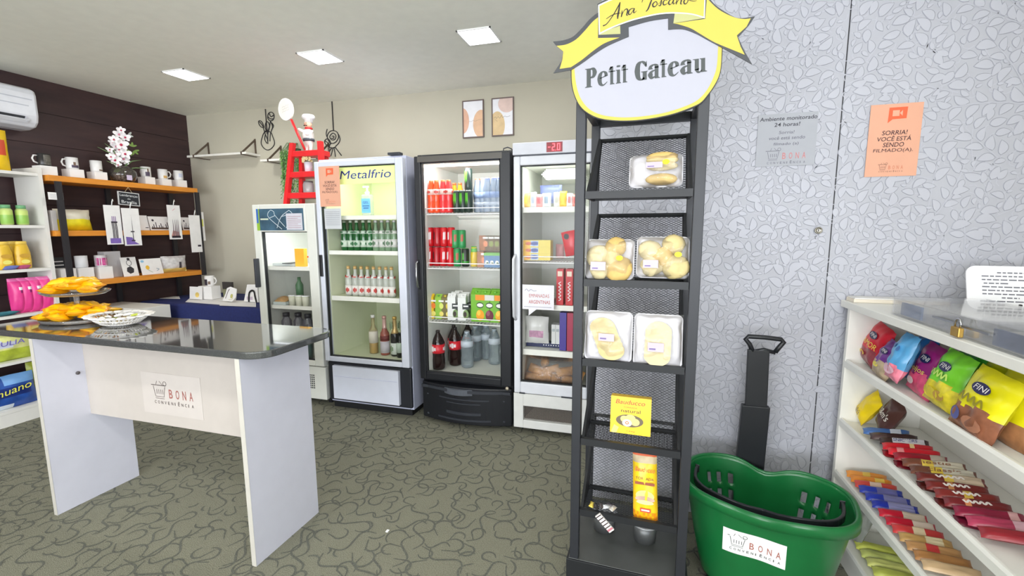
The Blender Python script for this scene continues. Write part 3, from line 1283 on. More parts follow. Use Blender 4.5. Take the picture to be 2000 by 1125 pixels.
def bottle(h, r, body, cap, labels=(), neck=.32, nr=.36, liquid=None, shape='round', capr=1.12, logo_m=None):
    """labels: (z0 share, z1 share, material)"""
    def f(root):
        m = M()
        s = h*(1-neck)
        if shape == 'soft':
            prof = [(1e-5, 0), (r*.8, 0), (r*.95, .02*h), (r, .06*h), (r, .26*h), (r*.93, .34*h), (r*.97, .42*h), (r, .50*h), (r, s*.9), (r*.75, s*1.04), (r*nr*1.15, s*1.22), (r*nr, s*1.3), (r*nr, h*.955)]
        elif shape == 'wine':
            prof = [(1e-5, .005), (r*.9, 0), (r, .02*h), (r, s*.86), (r*.92, s*.94), (r*.6, s*1.05), (r*nr, s*1.18), (r*nr*.9, h*.97)]
        else:
            prof = [(1e-5, 0), (r*.88, 0), (r, .03*h), (r, s*.84), (r*.86, s*.96), (r*nr*1.2, s*1.12), (r*nr, s*1.25), (r*nr, h*.955)]
        m.lathe(prof, body, seg=18)
        m.build('bottle_body', root)
        if liquid:
            m = M()
            m.lathe([(1e-5, .004), (r*.9, .004), (r*.95, .02*h), (r*.95, liquid[1]*h), (1e-5, liquid[1]*h)], liquid[0], seg=18)
            m.build('liquid', root)
        m = M()
        m.lathe([(r*nr*capr, h*.925), (r*nr*capr, h*.995), (r*nr*capr*.8, h), (1e-5, h)], cap, seg=12)
        m.build('cap', root)
        def rad(z):
            for (r0, za), (r1, zb) in zip(prof, prof[1:]):
                if za <= z <= zb and zb > za:
                    return r0+(r1-r0)*(z-za)/(zb-za)
            return r*nr
        for z0, z1, lm in labels:
            m = M()
            zz_ = sorted([z0*h, z1*h]+[p_[1] for p_ in prof if z0*h < p_[1] < z1*h])
            m.lathe([(rad(z)+.0008, z) for z in zz_], lm, seg=18)
            # drop end caps: keep only the band
            if logo_m:
                zc = (z0+z1)/2*h
                for k_ in range(18):
                    a = 2*pi*k_/18+.1
                    if k_ % 6 in (0, 1, 5):
                        q = .28*(z1-z0)*h*(1 if k_ % 6 == 0 else .6)
                        fr = Fr((r*1.05*cos(a), r*1.05*sin(a), zc), (-sin(a), cos(a), 0), (0, 0, 1))
                        m.rect(fr, -.17*r, .17*r, -q, q, logo_m, 0)
            m.build('label', root)
    return f


def can(h, r, body, mark=None, mark_w=.5, top=STEEL, band=None):
    def f(root):
        m = M()
        pr_ = [(r*.78, 0), (r, .04*h), (r, .20*h, band or body), (r, .30*h), (r, .93*h), (r*.86, .975*h)]
        m.lathe(pr_, body, seg=18)
        if mark:
            for k_ in range(18):
                a = 2*pi*k_/18
                if k_ % 6 in (0, 1):
                    fr = Fr((r*1.012*cos(a), r*1.012*sin(a), h*.55), (-sin(a), cos(a), 0), (0, 0, 1))
                    m.poly(fr, [(-.17*r, -.22*h), (.10*r, -.16*h), (.17*r, .22*h), (-.1*r, .16*h)], mark)
        m.build('can_body', root)
        m = M()
        m.lathe([(r*.84, .965*h), (r*.86, .99*h), (r*.8, .985*h), (1e-5, .975*h)], top, seg=18)
        m.build('can_lid', root)
    return f


def carton(w, d, h, body, art=(), cap=None, gable=True, top=None):
    """art: (kind, cx, cy, rx, ry, material) on the front and side faces, shares of w and h"""
    def f(root):
        m = M()
        g = h*.14 if gable else 0
        hh = h-g
        m.box(-w/2, w/2, -d/2, d/2, 0, hh, body)
        if gable:
            tm = top or body
            vs = [(-w/2, -d/2, hh), (w/2, -d/2, hh), (w/2, d/2, hh), (-w/2, d/2, hh), (-w/2, 0, h*.985), (w/2, 0, h*.985), (-w/2, 0, h), (w/2, 0, h)]
            m.add(vs, [(0, 1, 5, 4), (2, 3, 4, 5), (0, 4, 3), (1, 2, 5), (4, 5, 7, 6)], tm)
        for fr, ww in ((Fr((0, -d/2, 0), (1, 0, 0), (0, 0, 1)), w), (Fr((w/2, 0, 0), (0, 1, 0), (0, 0, 1)), d)):
            for i, (k_, cx, cy, rx, ry, am) in enumerate(art):
                n = .0006+.0003*i
                if k_ == 'e':
                    m.ell(fr, cx*ww, cy*hh, rx*ww, ry*hh, am, n, 16)
                else:
                    m.rect(fr, (cx-rx)*ww, (cx+rx)*ww, (cy-ry)*hh, (cy+ry)*hh, am, n)
        m.build('carton_body', root)
        if cap:
            m = M()
            m.lathe([(w*.17, 0), (w*.17, h*.06), (1e-5, h*.065)], cap, (0, -d*.22, h*.90), 10)
            m.build('cap', root)
    return f


def S(p0, p1, pt, Y, z):
    a, b_ = at(p0, pt, 'y', Y), at(p1, pt, 'y', Y)
    return (a.x+b_.x)/2, b_.x-a.x, a.z-z


# ---------------------------------------------------------------- white cooler goods
CG = 'in the tall pale cooler'
G_GRN = mat((30, 92, 44), .12, noise=.1, coat=.3)
G_WHT = mat((225, 228, 222), .4)


def sanit(root):
    m = M()
    m.box(-.036, .036, -.025, .025, 0, .15, clear(gloss=.3, body=.35, bodycol=(225, 235, 235)))
    m.build('bottle_body', root, bevel=.01)
    m = M()
    f = Fr((0, -.0262, 0), (1, 0, 0), (0, 0, 1))
    m.rect(f, -.034, .034, .02, .12, mat((110, 176, 226), .5))
    m.text(f, 'GEL', -.022, .085, .044, .016, mat((40, 80, 150), .5))
    m.rect(f, -.02, .02, .05, .056, mat((40, 80, 150), .5), .0008)
    m.rect(f, -.026, .026, .066, .071, mat((40, 80, 150), .5), .0008)
    m.build('label', root)
    m = M()
    m.lathe([(.016, .15), (.016, .168), (.006, .17), (.006, .20), (1e-5, .2)], PURE, seg=12)
    m.box(-.03, .012, -.007, .007, .197, .209, PURE)
    m.build('pump', root)


xx, w_, h_ = S(703, 731, 368, 3.095, 1.564)
place('sanit', sanit, 'pump_bottle', 'bottle', (xx, 3.095, 1.5625), 'clear pump bottle with light blue label alone on the tall pale cooler top shelf', sc=(1.15, 1, 1.1))

pxs = [674, 686, 698, 711, 723, 735, 747, 759, 771]
for row, Y in enumerate((3.05, 3.13)):
    for i, px in enumerate(pxs):
        if row:
            px = px-1
        key = 'beer' if i < 5 else 'beerc'
        x = at(px, 470, 'y', Y).x
        bld = bottle(.236, .0285, G_GRN, mat((190, 200, 180), .4), [(.12, .34, mat((200, 214, 196), .5)), (.56, .66, mat((190, 205, 190), .5))], .36, .40, logo_m=mat((40, 110, 60), .5)) if i < 5 else \
            bottle(.236, .0285, mat((120, 148, 118), .12, noise=.1), mat((200, 200, 196), .4), [(.12, .38, mat((214, 214, 208), .5)), (.56, .66, mat((214, 214, 208), .5))], .36, .40, logo_m=mat((90, 120, 90), .5))
        place(key, bld, 'beer_bottle', 'bottle', (x, Y, 1.2905),
              '%s beer bottle in the tall pale cooler, %s from the left, %s row' % ('dark green' if i < 5 else 'pale green', ORD[i], ('front', 'back')[row]),
              'beer bottles in the tall pale cooler', rz=i*1.3)
pxs = [681, 694, 706, 718, 730, 742, 754, 765]
for row, Y in enumerate((3.05, 3.125)):
    for i, px in enumerate(pxs):
        x = at(px, 540, 'y', Y).x
        place('ice', bottle(.232, .0285, clear(gloss=.35, body=.45, bodycol=(222, 226, 214)), mat((206, 170, 110), .4), [(.06, .36, mat((232, 228, 220), .5)), (.62, .70, G_WHT)], .36, .42, logo_m=mat((190, 60, 50), .5)),
              'mixed_drink_bottle', 'bottle', (x, Y, .9285),
              'white labelled clear bottle below the beer bottles, %s from the left, %s row' % (ORD[i], ('front', 'back')[row]),
              'white labelled bottles in the tall pale cooler', rz=-pi/2+i*.2)
zf = floor_of(.405)+.0005


def basepos(px, py, z):
    p = at(px, py, 'z', z)
    return p


# wine bottles at the bottom
p = basepos(731, 689, zf)
hh = at(731, 615, 'y', p.y).z-zf
place('wine1', bottle(hh, .037, clear(gloss=.35, body=.25, bodycol=(230, 214, 150)), mat((236, 236, 230), .4), [(.28, .58, mat((226, 220, 206), .6))], .36, .36, (mat((206, 160, 60), .2), .42), 'wine', 1.25),
      'wine_bottle', 'bottle', (p.x, p.y, zf), 'white wine bottle with white cap and cream label in the tall pale cooler')
p = basepos(753, 692, zf)
place('wine2', bottle(hh, .038, mat((150, 84, 70), .15), mat((206, 160, 150), .35, .3), [(.06, .36, mat((196, 190, 196), .6)), (.38, .50, mat((110, 44, 40), .5)), (.68, .98, mat((214, 176, 166), .35, .3))], .40, .42, None, 'wine', 1.1),
      'wine_bottle', 'bottle', (p.x, p.y, zf), 'rose sparkling wine bottle with pink foil neck at the bottom of the tall pale cooler')
p = basepos(773, 694, zf)
place('wine3', bottle(hh, .038, mat((34, 34, 32), .12), mat((206, 170, 96), .35, .4), [(.05, .34, mat((206, 214, 204), .6)), (.58, .98, mat((206, 176, 120), .35, .4))], .40, .42, None, 'wine', 1.1, mat((130, 150, 120), .5)),
      'wine_bottle', 'bottle', (p.x, p.y, zf), 'dark sparkling wine bottle with gold foil neck and white label, tall pale cooler')
place('wine4', bottle(hh*.62, .03, mat((24, 26, 24), .12), mat((30, 30, 30), .35, .4), [(.2, .6, mat((190, 206, 190), .6))], .40, .42, None, 'wine', 1.1),
      'wine_bottle', 'bottle', (p.x+.062, p.y-.03, zf), 'small dark bottle at the right edge of the bottom of the tall pale cooler')

# ---------------------------------------------------------------- black cooler goods
ORG = mat((236, 84, 44), .15, noise=.1)
ORG2 = mat((232, 60, 62), .15, noise=.1)
CAPO = mat((250, 112, 60), .35)
z1_, z2_, z3_ = 1.5755, 1.1805, .7755
for i, (px, Y, bm, nm) in enumerate(((843, 3.05, ORG, 'orange red'), (853, 3.05, ORG, 'orange red'), (866, 3.05, ORG2, 'strawberry red'), (877, 3.05, ORG2, 'strawberry red'))):
    for row in (0, 1):
        x = at(px, 390, 'y', Y+.065*row).x
        place('soda%d' % (i > 1), bottle(.235, .029, bm, CAPO, [(.55, .72, mat((236, 200, 190), .4))], .24, .5, shape='soft', logo_m=mat((200, 60, 50), .4)),
              'soft_drink_bottle', 'bottle', (x, Y+.065*row, z1_),
              '%s bottle on the black cooler top shelf, %s from left, %s row' % (nm, ORD[i], ('front', 'back')[row]), 'orange and red drink bottles in the black cooler', rz=i*.7)
for i, px in enumerate((888, 899)):
    x = at(px, 390, 'y', 3.175).x
    place('orange_juice', bottle(.225, .028, mat((244, 160, 40), .2), CAPO, [(.3, .55, mat((250, 190, 80), .4))], .24, .5), 'juice_bottle', 'bottle', (x, 3.175, z1_),
          'orange juice bottle behind the black cans in the black cooler, %s of the two' % ('left', 'right')[i])
MON = mat((34, 50, 44), .3, noise=.05)
MONG = mat((110, 214, 60), .4)


def mcan(root):
    can(.158, .029, MON)(root)
    m = M()
    for dx in (-.35, 0, .35):
        a = -pi/2-.45+dx
        fr = Fr((.0294*cos(a), .0294*sin(a), .085), (-sin(a), cos(a), 0), (0, 0, 1))
        m.poly(fr, [(-.003, .05), (.003, .052), (.0045, .01), (.002, -.045 if dx == 0 else -.03), (-.001, -.01), (-.004, .0)], MONG)
    m.build('claw_mark', root)


for i, (px, Y) in enumerate(((893, 3.045), (904.5, 3.045), (916, 3.045), (893, 3.11), (904.5, 3.11), (916, 3.11))):
    x = at(px, 390, 'y', Y).x
    place('mcan', mcan, 'energy_drink_can', 'can', (x, Y, z1_), 'black energy drink can with green claw mark, %s from left, %s row' % (ORD[i % 3], 'front' if i < 3 else 'back'), 'black energy drink cans')
x = at(915, 360, 'y', 3.085).x
place('mcan', mcan, 'energy_drink_can', 'can', (x, 3.085, z1_+.1585), 'single black energy drink can standing on top of the others in the black cooler')
WAT = clear(gloss=.3, body=.6, bodycol=(170, 186, 206))
for i, (px, Y, cp) in enumerate(((933, 3.135, CAPO), (944, 3.135, CAPO), (952, 3.045, mat((70, 84, 170), .4)), (965, 3.045, mat((70, 84, 170), .4)), (976, 3.045, mat((70, 84, 170), .4)))):
    x = at(px, 390, 'y', Y).x
    place('water%d' % (i > 1), bottle(.235 if i > 1 else .245, .031, WAT, cp, [(.42, .60, mat((150, 170, 206), .5)), (.2, .3, mat((196, 206, 220), .5))], .22, .55, shape='soft'),
          'water_bottle', 'bottle', (x, Y, z1_), 'clear water bottle with %s cap on the black cooler top shelf, %s one' % ('orange' if i < 2 else 'blue', ('left', 'right', 'left', 'middle', 'right')[i]), 'water bottles on the top shelf of the black cooler')
# second shelf: red and green cans, stacked
CR = mat((206, 24, 34), .3, noise=.04)
WH_ = mat((240, 236, 236), .4)
for lay in (0, 1):
    for row in ((0,) if lay else (0, 1)):
        for i in range(4):
            px = (841, 855, 868, 882)[i]-(0 if lay else 2)
            Y = 3.065+.065*row
            x = at(px, 490, 'y', Y).x
            key = 'cola' if i != 1 else 'colaz'
            place(key, can(.145, .0285, CR if i != 1 else mat((180, 22, 34), .3), WH_ if i != 1 else mat((40, 36, 36), .4)), 'cola_can', 'can', (x, Y, z2_+.146*lay),
                  'red cola can in the black cooler, %s from the left, %s layer%s' % (ORD[i], ('lower', 'upper')[lay], '' if lay else (', front row', ', back row')[row]),
                  'red cola cans in the black cooler', rz=.7+i*1.1)
GC = mat((52, 150, 84), .35)
for lay in (0, 1):
    for i, px in enumerate((893, 906)):
        x = at(px, 490, 'y', 3.065 if not lay else 3.095).x
        if lay == 0 and i == 1:
            place('gbl', can(.135, .0285, mat((36, 44, 40), .3), mat((110, 200, 90), .4), band=mat((60, 160, 60), .4), top=mat((70, 170, 60), .4)), 'soft_drink_can', 'can', (x+.012, 3.065, z2_),
                  'black can with green marks between green cans on the second shelf of the black cooler')
        else:
            place('guar', can(.135, .0285, GC, mat((200, 60, 50), .4)), 'guarana_can', 'can', (x, 3.065, z2_+.136*lay),
                  'green soda can with red mark in the black cooler, %s' % (('lower one' if not lay else 'upper left one') if i == 0 else 'upper right one'), 'green soda cans in the black cooler', rz=-1.4)
x = at(926, 500, 'y', 3.075).x
place('gyb', bottle(.15, .026, mat((226, 196, 50), .3), mat((90, 180, 80), .4), [(.72, .9, mat((110, 190, 90), .4))], .2, .7), 'juice_bottle', 'bottle', (x, 3.075, z2_),
      'short yellow bottle with green cap right of the green cans on the second shelf')
BRC = mat((176, 120, 84), .5, noise=.2)
for i, (px, zz, Y, key, bd, mk, nm) in enumerate((
        (940, 0, 3.055, 'ch1', BRC, mat((236, 150, 110), .5), 'brown and peach drink carton, lower one beside the yellow bottle'),
        (944, .115, 3.155, 'ch1', BRC, mat((236, 150, 110), .5), 'brown and peach drink carton, leftmost of the upper cartons at the back'),
        (955, .115, 3.155, 'ch2', mat((126, 108, 84), .5, noise=.2), mat((150, 160, 90), .5), 'olive brown drink carton, second of the upper cartons at the back'),
        (966, .115, 3.155, 'ch2', mat((126, 108, 84), .5, noise=.2), mat((150, 160, 90), .5), 'olive brown drink carton, third of the upper cartons at the back'),
        (977, .115, 3.155, 'ch2', mat((126, 108, 84), .5, noise=.2), mat((150, 160, 90), .5), 'olive brown drink carton, rightmost of the upper cartons at the back'))):
    x = at(px, 490, 'y', Y).x
    place(key, carton(.05, .04, .112, bd, (('e', .5, .45, .35, .2, mk), ('r', .5, .85, .4, .06, PURE)), gable=False), 'drink_carton', 'carton', (x, Y, z2_+zz), nm + ', black cooler', 'small drink cartons in the black cooler')
for i, (px, Y) in enumerate(((944, 3.155), (955, 3.155), (966, 3.155), (977, 3.155))):
    x = at(px, 490, 'y', Y).x
    place('ch3', carton(.05, .04, .112, mat((120, 100, 80), .5), (), gable=False), 'drink_carton', 'carton', (x, Y, z2_), 'brown drink carton under the upper cartons in the black cooler, %s from left' % ORD[i], 'small drink cartons in the black cooler')


def yog(root):
    m = M()
    m.box(-.06, .06, -.04, .04, 0, .085, mat((96, 134, 176), .4))
    f = Fr((0, -.04, 0), (1, 0, 0), (0, 0, 1))
    for i in range(3):
        m.ell(f, -.038+i*.038, .035, .014, .016, mat((230, 232, 226), .4), .0006, 12)
        m.ell(f, -.034+i*.038, .03, .008, .008, mat((70, 100, 60), .4), .0009, 10)
    m.build('pack_body', root)
    m = M()
    m.box(-.061, .061, -.041, .041, .085, .105, mat((120, 186, 90), .4))
    m.build('pack_lid', root)


x = at(965, 500, 'y', 3.075).x
place('yog', yog, 'yogurt_pack', 'carton', (x, 3.065, z2_), 'blue and green multipack at the right end of the second shelf of the black cooler')
# third shelf
CR3 = z3_
for i, (px, pt, bd, a1, nm) in enumerate(((843, 577, mat((238, 200, 40), .4), mat((240, 130, 50), .5), 'yellow'), (858, 572, mat((150, 196, 74), .4), mat((220, 230, 120), .5), 'light green'),
                                           (871, 578, mat((126, 116, 74), .4), mat((220, 200, 70), .5), 'dark olive'))):
    x, w2_, h2_ = S(px-6, px+6, pt, 3.075, CR3)
    place('jb%d' % i, carton(.052, .05, .19, bd, (('e', .5, .62, .34, .14, a1), ('e', .5, .25, .34, .12, mat((236, 220, 120), .5)), ('r', .5, .85, .4, .04, PURE)), cap=mat((90, 160, 70), .4) if i == 1 else a1),
          'juice_carton', 'carton', (x, 3.075, CR3), '%s one-portion juice carton at the left of the third shelf of the black cooler' % nm)
for i, (px, Y) in enumerate(((884, 3.065), (904, 3.065), (890, 3.145), (910, 3.145), (897, 3.215))):
    x = at(px, 600, 'y', Y).x
    place('coco', carton(.062, .06, .20 if i < 4 else .2, mat((232, 234, 230), .4), (('r', .5, .62, .42, .12, mat((52, 60, 58), .5)), ('e', .5, .28, .36, .2, mat((120, 150, 90), .5)), ('e', .4, .28, .2, .12, mat((60, 50, 44), .5)), ('r', .5, .64, .3, .03, PURE)), cap=PURE),
          'coconut_water_carton', 'carton', (x, Y, CR3), 'white and black coconut water carton on the third shelf, %s' % ('front left', 'front right', 'middle left', 'middle right', 'rearmost')[i], 'coconut water cartons', rz=.12)
for i, (px, fruit, tp) in enumerate(((932, (244, 160, 30), (244, 150, 40)), (950, (110, 40, 60), (220, 220, 210)), (969, (240, 170, 40), (244, 150, 40)))):
    for row in (0, 1):
        Y = 3.065+.09*row
        x = at(px, 600, 'y', Y).x
        place('jc%d' % i, carton(.072, .07, .235, mat((122, 186, 58), .35), (('e', .5, .25, .44, .2, mat(fruit, .5)), ('e', .35, .33, .2, .1, mat(tuple(min(255, c+40) for c in fruit), .5)), ('r', .5, .9, .5, .1, mat(tp, .4)),
              ('e', .5, .62, .4, .11, mat((34, 74, 40), .5)), ('e', .5, .62, .34, .07, mat((240, 240, 230), .5))), cap=mat((120, 190, 70), .4)),
              'juice_carton', 'carton', (x, Y, CR3), 'large green juice carton with %s fruit in the black cooler, %s' % (('orange', 'purple', 'yellow')[i], ('front one', 'rear one')[row]), 'large green juice cartons')
# bottom: cola and water bottles
zf3 = floor_of(.335)+.0005
COLA = mat((34, 18, 18), .12, noise=.05)
for i, (px, py, pt) in enumerate(((857, 720, 645), (890, 712, 636))):
    p = basepos(px, py, zf3)
    hh = at(px, pt, 'y', p.y).z-zf3
    place('cola2', bottle(hh, .051, COLA, mat((40, 30, 30), .4), [(.43, .66, mat((214, 36, 50), .35))], .24, .28, shape='soft', logo_m=mat((240, 226, 226), .4)),
          'cola_bottle', 'bottle', (p.x, p.y, zf3), 'large cola bottle with red label at the bottom of the black cooler, %s one' % ('front left', 'rear right')[i], 'large cola bottles', rz=i*.4)
for i, (px, py) in enumerate(((874, 700), (870, 690))):
    p = basepos(px, py, zf3)
    place('cola2', None, 'cola_bottle', 'bottle', ((-1.46, -1.37)[i], (3.30, 3.38)[i], zf3), 'large cola bottle at the back of the bottom of the black cooler, %s' % ('nearer', 'farther')[i], 'large cola bottles', rz=i)
WATB = clear(tint=(235, 240, 242), gloss=.5, body=.22, bodycol=(200, 214, 220))
for i, (px, py, nm) in enumerate(((913, 716, 'front left'), (929, 703, 'behind the front left one'), (938, 696, 'rear middle'), (950, 700, 'middle'), (966, 710, 'front right'))):
    p = basepos(px, py, zf3)
    place('water5', bottle(.29, .05, WATB, mat((200, 210, 220), .4), [(.58, .74, mat((206, 216, 226), .45))], .22, .38, shape='soft'),
          'water_bottle', 'bottle', (p.x, p.y, zf3), 'large clear water bottle at the bottom of the black cooler, %s' % nm, 'large water bottles')

# ---------------------------------------------------------------- freezer goods
FG = 'in the white freezer'


def bagthing(name, label, cat, c, w, h, t, fm, u=(1, 0, 0), v=(0, 0, 1), group=None, wr=.006, seed=1, nu=10, nv=8, extra=None, tilt=0):
    u, v = V3(u), V3(v)
    fr = Fr(c, u, (v-u*u.dot(v)))
    m = M()
    m.pouch(fr, w, h, t, fm, nu, nv, .04, wr, seed=seed)
    if extra:
        extra(m, fr)
    o = m.build(name)
    return tag(o, label, cat, group)


def solidfm(rgb, rough=.35, patch=None):
    a = mat(rgb, rough, noise=.12, scale=30)
    p_ = mat(patch, rough) if patch else None
    return lambda u, v: p_ if (p_ and abs(u) < .5 and abs(v) < .45) else a


zs1 = 1.602
for i, (p0, p1, pt, rgb, pc, nm) in enumerate(((1021, 1036, 378, (236, 196, 120), (246, 214, 90), 'peach and yellow'), (1036, 1048, 376, (226, 228, 236), (180, 190, 210), 'white'),
        (1048, 1060, 380, (236, 160, 160), (226, 110, 120), 'pink'), (1060, 1076, 378, (226, 230, 232), (150, 170, 190), 'clear and white'),
        (1082, 1094, 376, (226, 224, 224), (200, 200, 190), 'pale'), (1094, 1107, 374, (246, 190, 60), (250, 210, 90), 'yellow orange'), (1107, 1119, 378, (228, 226, 230), (200, 130, 130), 'white and red'),
        (1119, 1131, 380, (236, 140, 130), (220, 90, 90), 'coral'))):
    Y = 3.055
    x, w_, h_ = S(p0, p1, pt, Y, zs1)
    bagthing('frozen_food_bag', '%s frozen food bag on the top shelf of the white freezer' % nm, 'food bag', (x, Y, zs1+h_/2+.002), w_*1.1, h_, .05, solidfm(rgb, .35, pc), seed=i, wr=.008, group='frozen bags on the freezer top shelf')
bagthing('frozen_food_bag', 'blue frozen food bag lying behind the others on the freezer top shelf', 'food bag', (-.64, 3.215, zs1+.10), .16, .13, .05, solidfm((110, 120, 170)), seed=9, wr=.008)


def pops(root):
    m = M()
    m.box(-.10, .10, -.045, .045, 0, .046, mat((226, 206, 84), .4))
    f = Fr((-.10, -.0455, 0), (1, 0, 0), (0, 0, 1))
    m.rect(f, 0, .05, 0, .046, mat((240, 190, 60), .4), .0003)
    m.ell(f, .045, .023, .022, .012, mat((210, 110, 70), .4), .0006)
    m.rect(f, .06, .115, .004, .042, mat((170, 190, 220), .4), .0004)
    m.ell(f, .088, .023, .026, .013, mat((70, 84, 150), .4), .0008)
    m.build('box_body', root)


x, w_, h_ = S(1023, 1078, 473, 3.055, 1.237)
for i in range(3):
    place('pops', pops, 'ice_pop_box', 'box', (x, 3.055, 1.2385+i*.0465), 'yellow and blue flat ice pop box in the freezer basket, %s of three stacked' % ('bottom', 'middle', 'top')[i], 'stacked ice pop boxes')


def redbag(m, fr):
    m.ell(fr, -.02, .05, .018, .02, mat((30, 26, 30), .5), .026)


x, w_, h_ = S(1104, 1128, 447, 3.075, 1.237)
bagthing('frozen_food_bag', 'bright red bag with black spot leaning in the freezer basket', 'food bag', (x, 3.075, 1.237+h_*.55), .11, .17, .05, solidfm((216, 36, 46), .3), u=(1, 0, .2), seed=4, extra=redbag)
bagthing('frozen_food_bag', 'dull pink bag behind the ice pop boxes in the freezer basket', 'food bag', (-.56, 3.155, 1.237+.06), .06, .10, .04, solidfm((206, 150, 150), .4), seed=5)
x, w_, h_ = S(1029, 1082, 552, 3.055, .93)


def meatp(m, fr):
    pass


def tray_pack(name, label, cat, c, w, d, h, body, top, group=None):
    t = thing(name, label, cat, c, group)
    m = M()
    m.box(c[0]-w/2, c[0]+w/2, c[1]-d/2, c[1]+d/2, c[2], c[2]+h*.4, body)
    m.build('tray', t, bevel=.004)
    m = M()
    m.pouch(Fr((c[0], c[1], c[2]+h*.55), (1, 0, 0), (0, 1, .2)), w*.92, d*.9, h*.8, lambda u, v: top, 10, 8, .02, .01, seed=3)
    m.build('contents', t)
    return t


tray_pack('meat_tray', 'red tray pack of meat on the third shelf of the white freezer', 'food pack', (x, 3.075, .9305), w_, .12, .075, mat((196, 70, 66), .4), mat((200, 84, 76), .35, noise=.4, scale=30))
for i, px in enumerate((1096, 1114)):
    x = at(px, 550, 'y', 3.065).x

    def rb(root):
        m = M()
        m.box(-.024, .024, -.05, .05, 0, .25, mat((200, 30, 40), .35))
        f = Fr((0, -.0505, 0), (0, 0, 1), (-1, 0, 0))
        m.stroke(f, [(.03+.012*j, .008*(-1)**j) for j in range(12)], .005, WH_, .0006)
        m.rect(f, .2, .235, -.016, .016, mat((240, 220, 200), .4), .0005)
        m.build('box_body', root)
    place('redbox', rb, 'frozen_meal_box', 'box', (x, 3.065, .9305), 'tall red frozen meal box standing on the third freezer shelf, %s one' % ('left', 'right')[i], 'tall red meal boxes')
x, w_, h_ = S(1027, 1072, 618, 3.075, .605)
bagthing('vacuum_pack', 'clear bag with pink and white contents on the fourth shelf of the white freezer', 'food bag', (x, 3.075, .64+h_*.42), w_, h_*.9, .07, lambda u, v: (mat((196, 150, 176), .4, noise=.3, scale=40) if (abs(u) < .6 and -.6 < v < .0) else mat((214, 214, 210), .3)), seed=6, wr=.012)
m = M()
xa, xb = at(1025, 665, 'y', 3.035).x, at(1096, 665, 'y', 3.035).x
m.box(xa, xb, 3.08, 3.155, .6055, .637, mat((36, 44, 84), .4))
f = Fr((xa, 3.08, .6055), (1, 0, 0), (0, 0, 1))
for i in range(8):
    m.ell(f, .13+i*.018, .016, .004, .004, PURE, .0005, 8)
tag(m.build('flat_navy_box'), 'flat navy box with white dots under the clear bag on the fourth freezer shelf', 'box')
for i, px in enumerate((1083, 1091)):
    x = at(px, 640, 'y', 3.105).x

    def wb(root):
        m = M()
        m.box(-.014, .014, -.04, .04, 0, .14, mat((218, 220, 216), .45))
        m.rect(Fr((0, -.0405, 0), (1, 0, 0), (0, 0, 1)), -.01, .01, .09, .11, mat((170, 180, 180), .5))
        m.build('box_body', root)
    place('wbx', wb, 'frozen_food_box', 'box', (x, 3.105, .638), 'slim white box behind the navy strip on the fourth freezer shelf, %s one' % ('left', 'right')[i], 'slim white boxes')
for i, (px, rgb, nm, tx) in enumerate(((1102, (74, 60, 150), 'violet', 'Torta'), (1115, (170, 50, 80), 'crimson', 'Torta'))):
    x = at(px, 640, 'y', 3.065).x
    m = M()
    m.box(x-.026, x+.026, 3.025, 3.115, .606, .875, mat(rgb, .4))
    m.box(x-.0262, x+.0262, 3.0895, 3.1, .606, .70, mat((222, 216, 190), .5))
    f = Fr((x, 3.089, .70), (0, 0, 1), (-1, 0, 0))
    m.stroke(f, [(.02+.010*j, .007*(-1)**j) for j in range(11)], .004, PURE, .0006)
    tag(m.build('frozen_food_box'), 'tall %s box with cream base on the fourth freezer shelf' % nm, 'box')
zf4 = floor_of(.30)+.001
BREAD = mat((176, 128, 72), .7, noise=.3, scale=25)
rb_ = random.Random(8)
k = 0
for (px, py, s_) in ((1035, 735, 1), (1060, 738, 1.05), (1085, 738, 1), (1108, 738, 1), (1045, 722, .95), (1072, 718, 1.05), (1100, 716, 1), (1060, 706, .9), (1125, 725, .9)):
    lay = 0 if py > 730 else (1 if py > 710 else 2)
    x = at(px, py, 'y', 3.055).x
    bagthing('frozen_bread_roll', 'frozen golden brown bread pastry at the bottom of the white freezer, %s' % ('front row left end', 'front row second', 'front row third', 'front row right', 'second layer left', 'second layer middle', 'second layer right', 'top of the heap', 'far right side')[k],
             'bread', (x, 3.075+.03*lay, zf4+.04+.05*lay), .13*s_, .07*s_, .06, lambda u, v: BREAD, u=(cos(k*.7), sin(k*.7)*.4, .3*sin(k*2.1)), v=(0, .5, .8), seed=k, wr=.006, group='frozen pastries at the freezer bottom')
    k += 1
m = M()
m.pouch(Fr((-.6, 3.075, zf4+.10), (1, 0, 0), (0, .25, 1)), .42, .21, .17, lambda u, v: FILM, 16, 12, .03, .02, seed=9)
tag(m.build('clear_bread_bag'), 'large clear plastic bag around the pastries at the bottom of the white freezer', 'bag')

# ---------------------------------------------------------------- small cooler goods
x = at(588, 500, 'y', 3.075).x
m = M()
m.box(x-.045, x+.045, 3.055, 3.095, 1.1515, 1.30, mat((250, 186, 60), .4))
f = FrontF(x, 3.1195, 1.151)
m.rect(f, -.03, .035, .07, .085, mat((220, 80, 50), .5))
m.rect(f, -.03, .02, .05, .058, mat((220, 80, 50), .5))
tag(m.build('snack_box'), 'yellow orange box on the top shelf of the narrow white cooler', 'box')
m = M()
m.box(x-.30, x-.07, 3.075, 3.195, 1.1515, 1.172, mat((180, 186, 184), .4))
m.box(x-.18, x-.10, 3.055, 3.2, 1.172, 1.178, mat((60, 60, 60), .4))
tag(m.build('flat_package'), 'flat grey package beside the yellow box in the narrow white cooler', 'package')
x = at(552, 585, 'y', 3.065).x
tray_pack('sandwich_pack', 'clear pack with brown sandwich on the second shelf of the narrow cooler', 'food pack', (x, 3.075, .8215), .13, .10, .07, mat((196, 206, 200), .4), mat((190, 150, 96), .5, noise=.3))
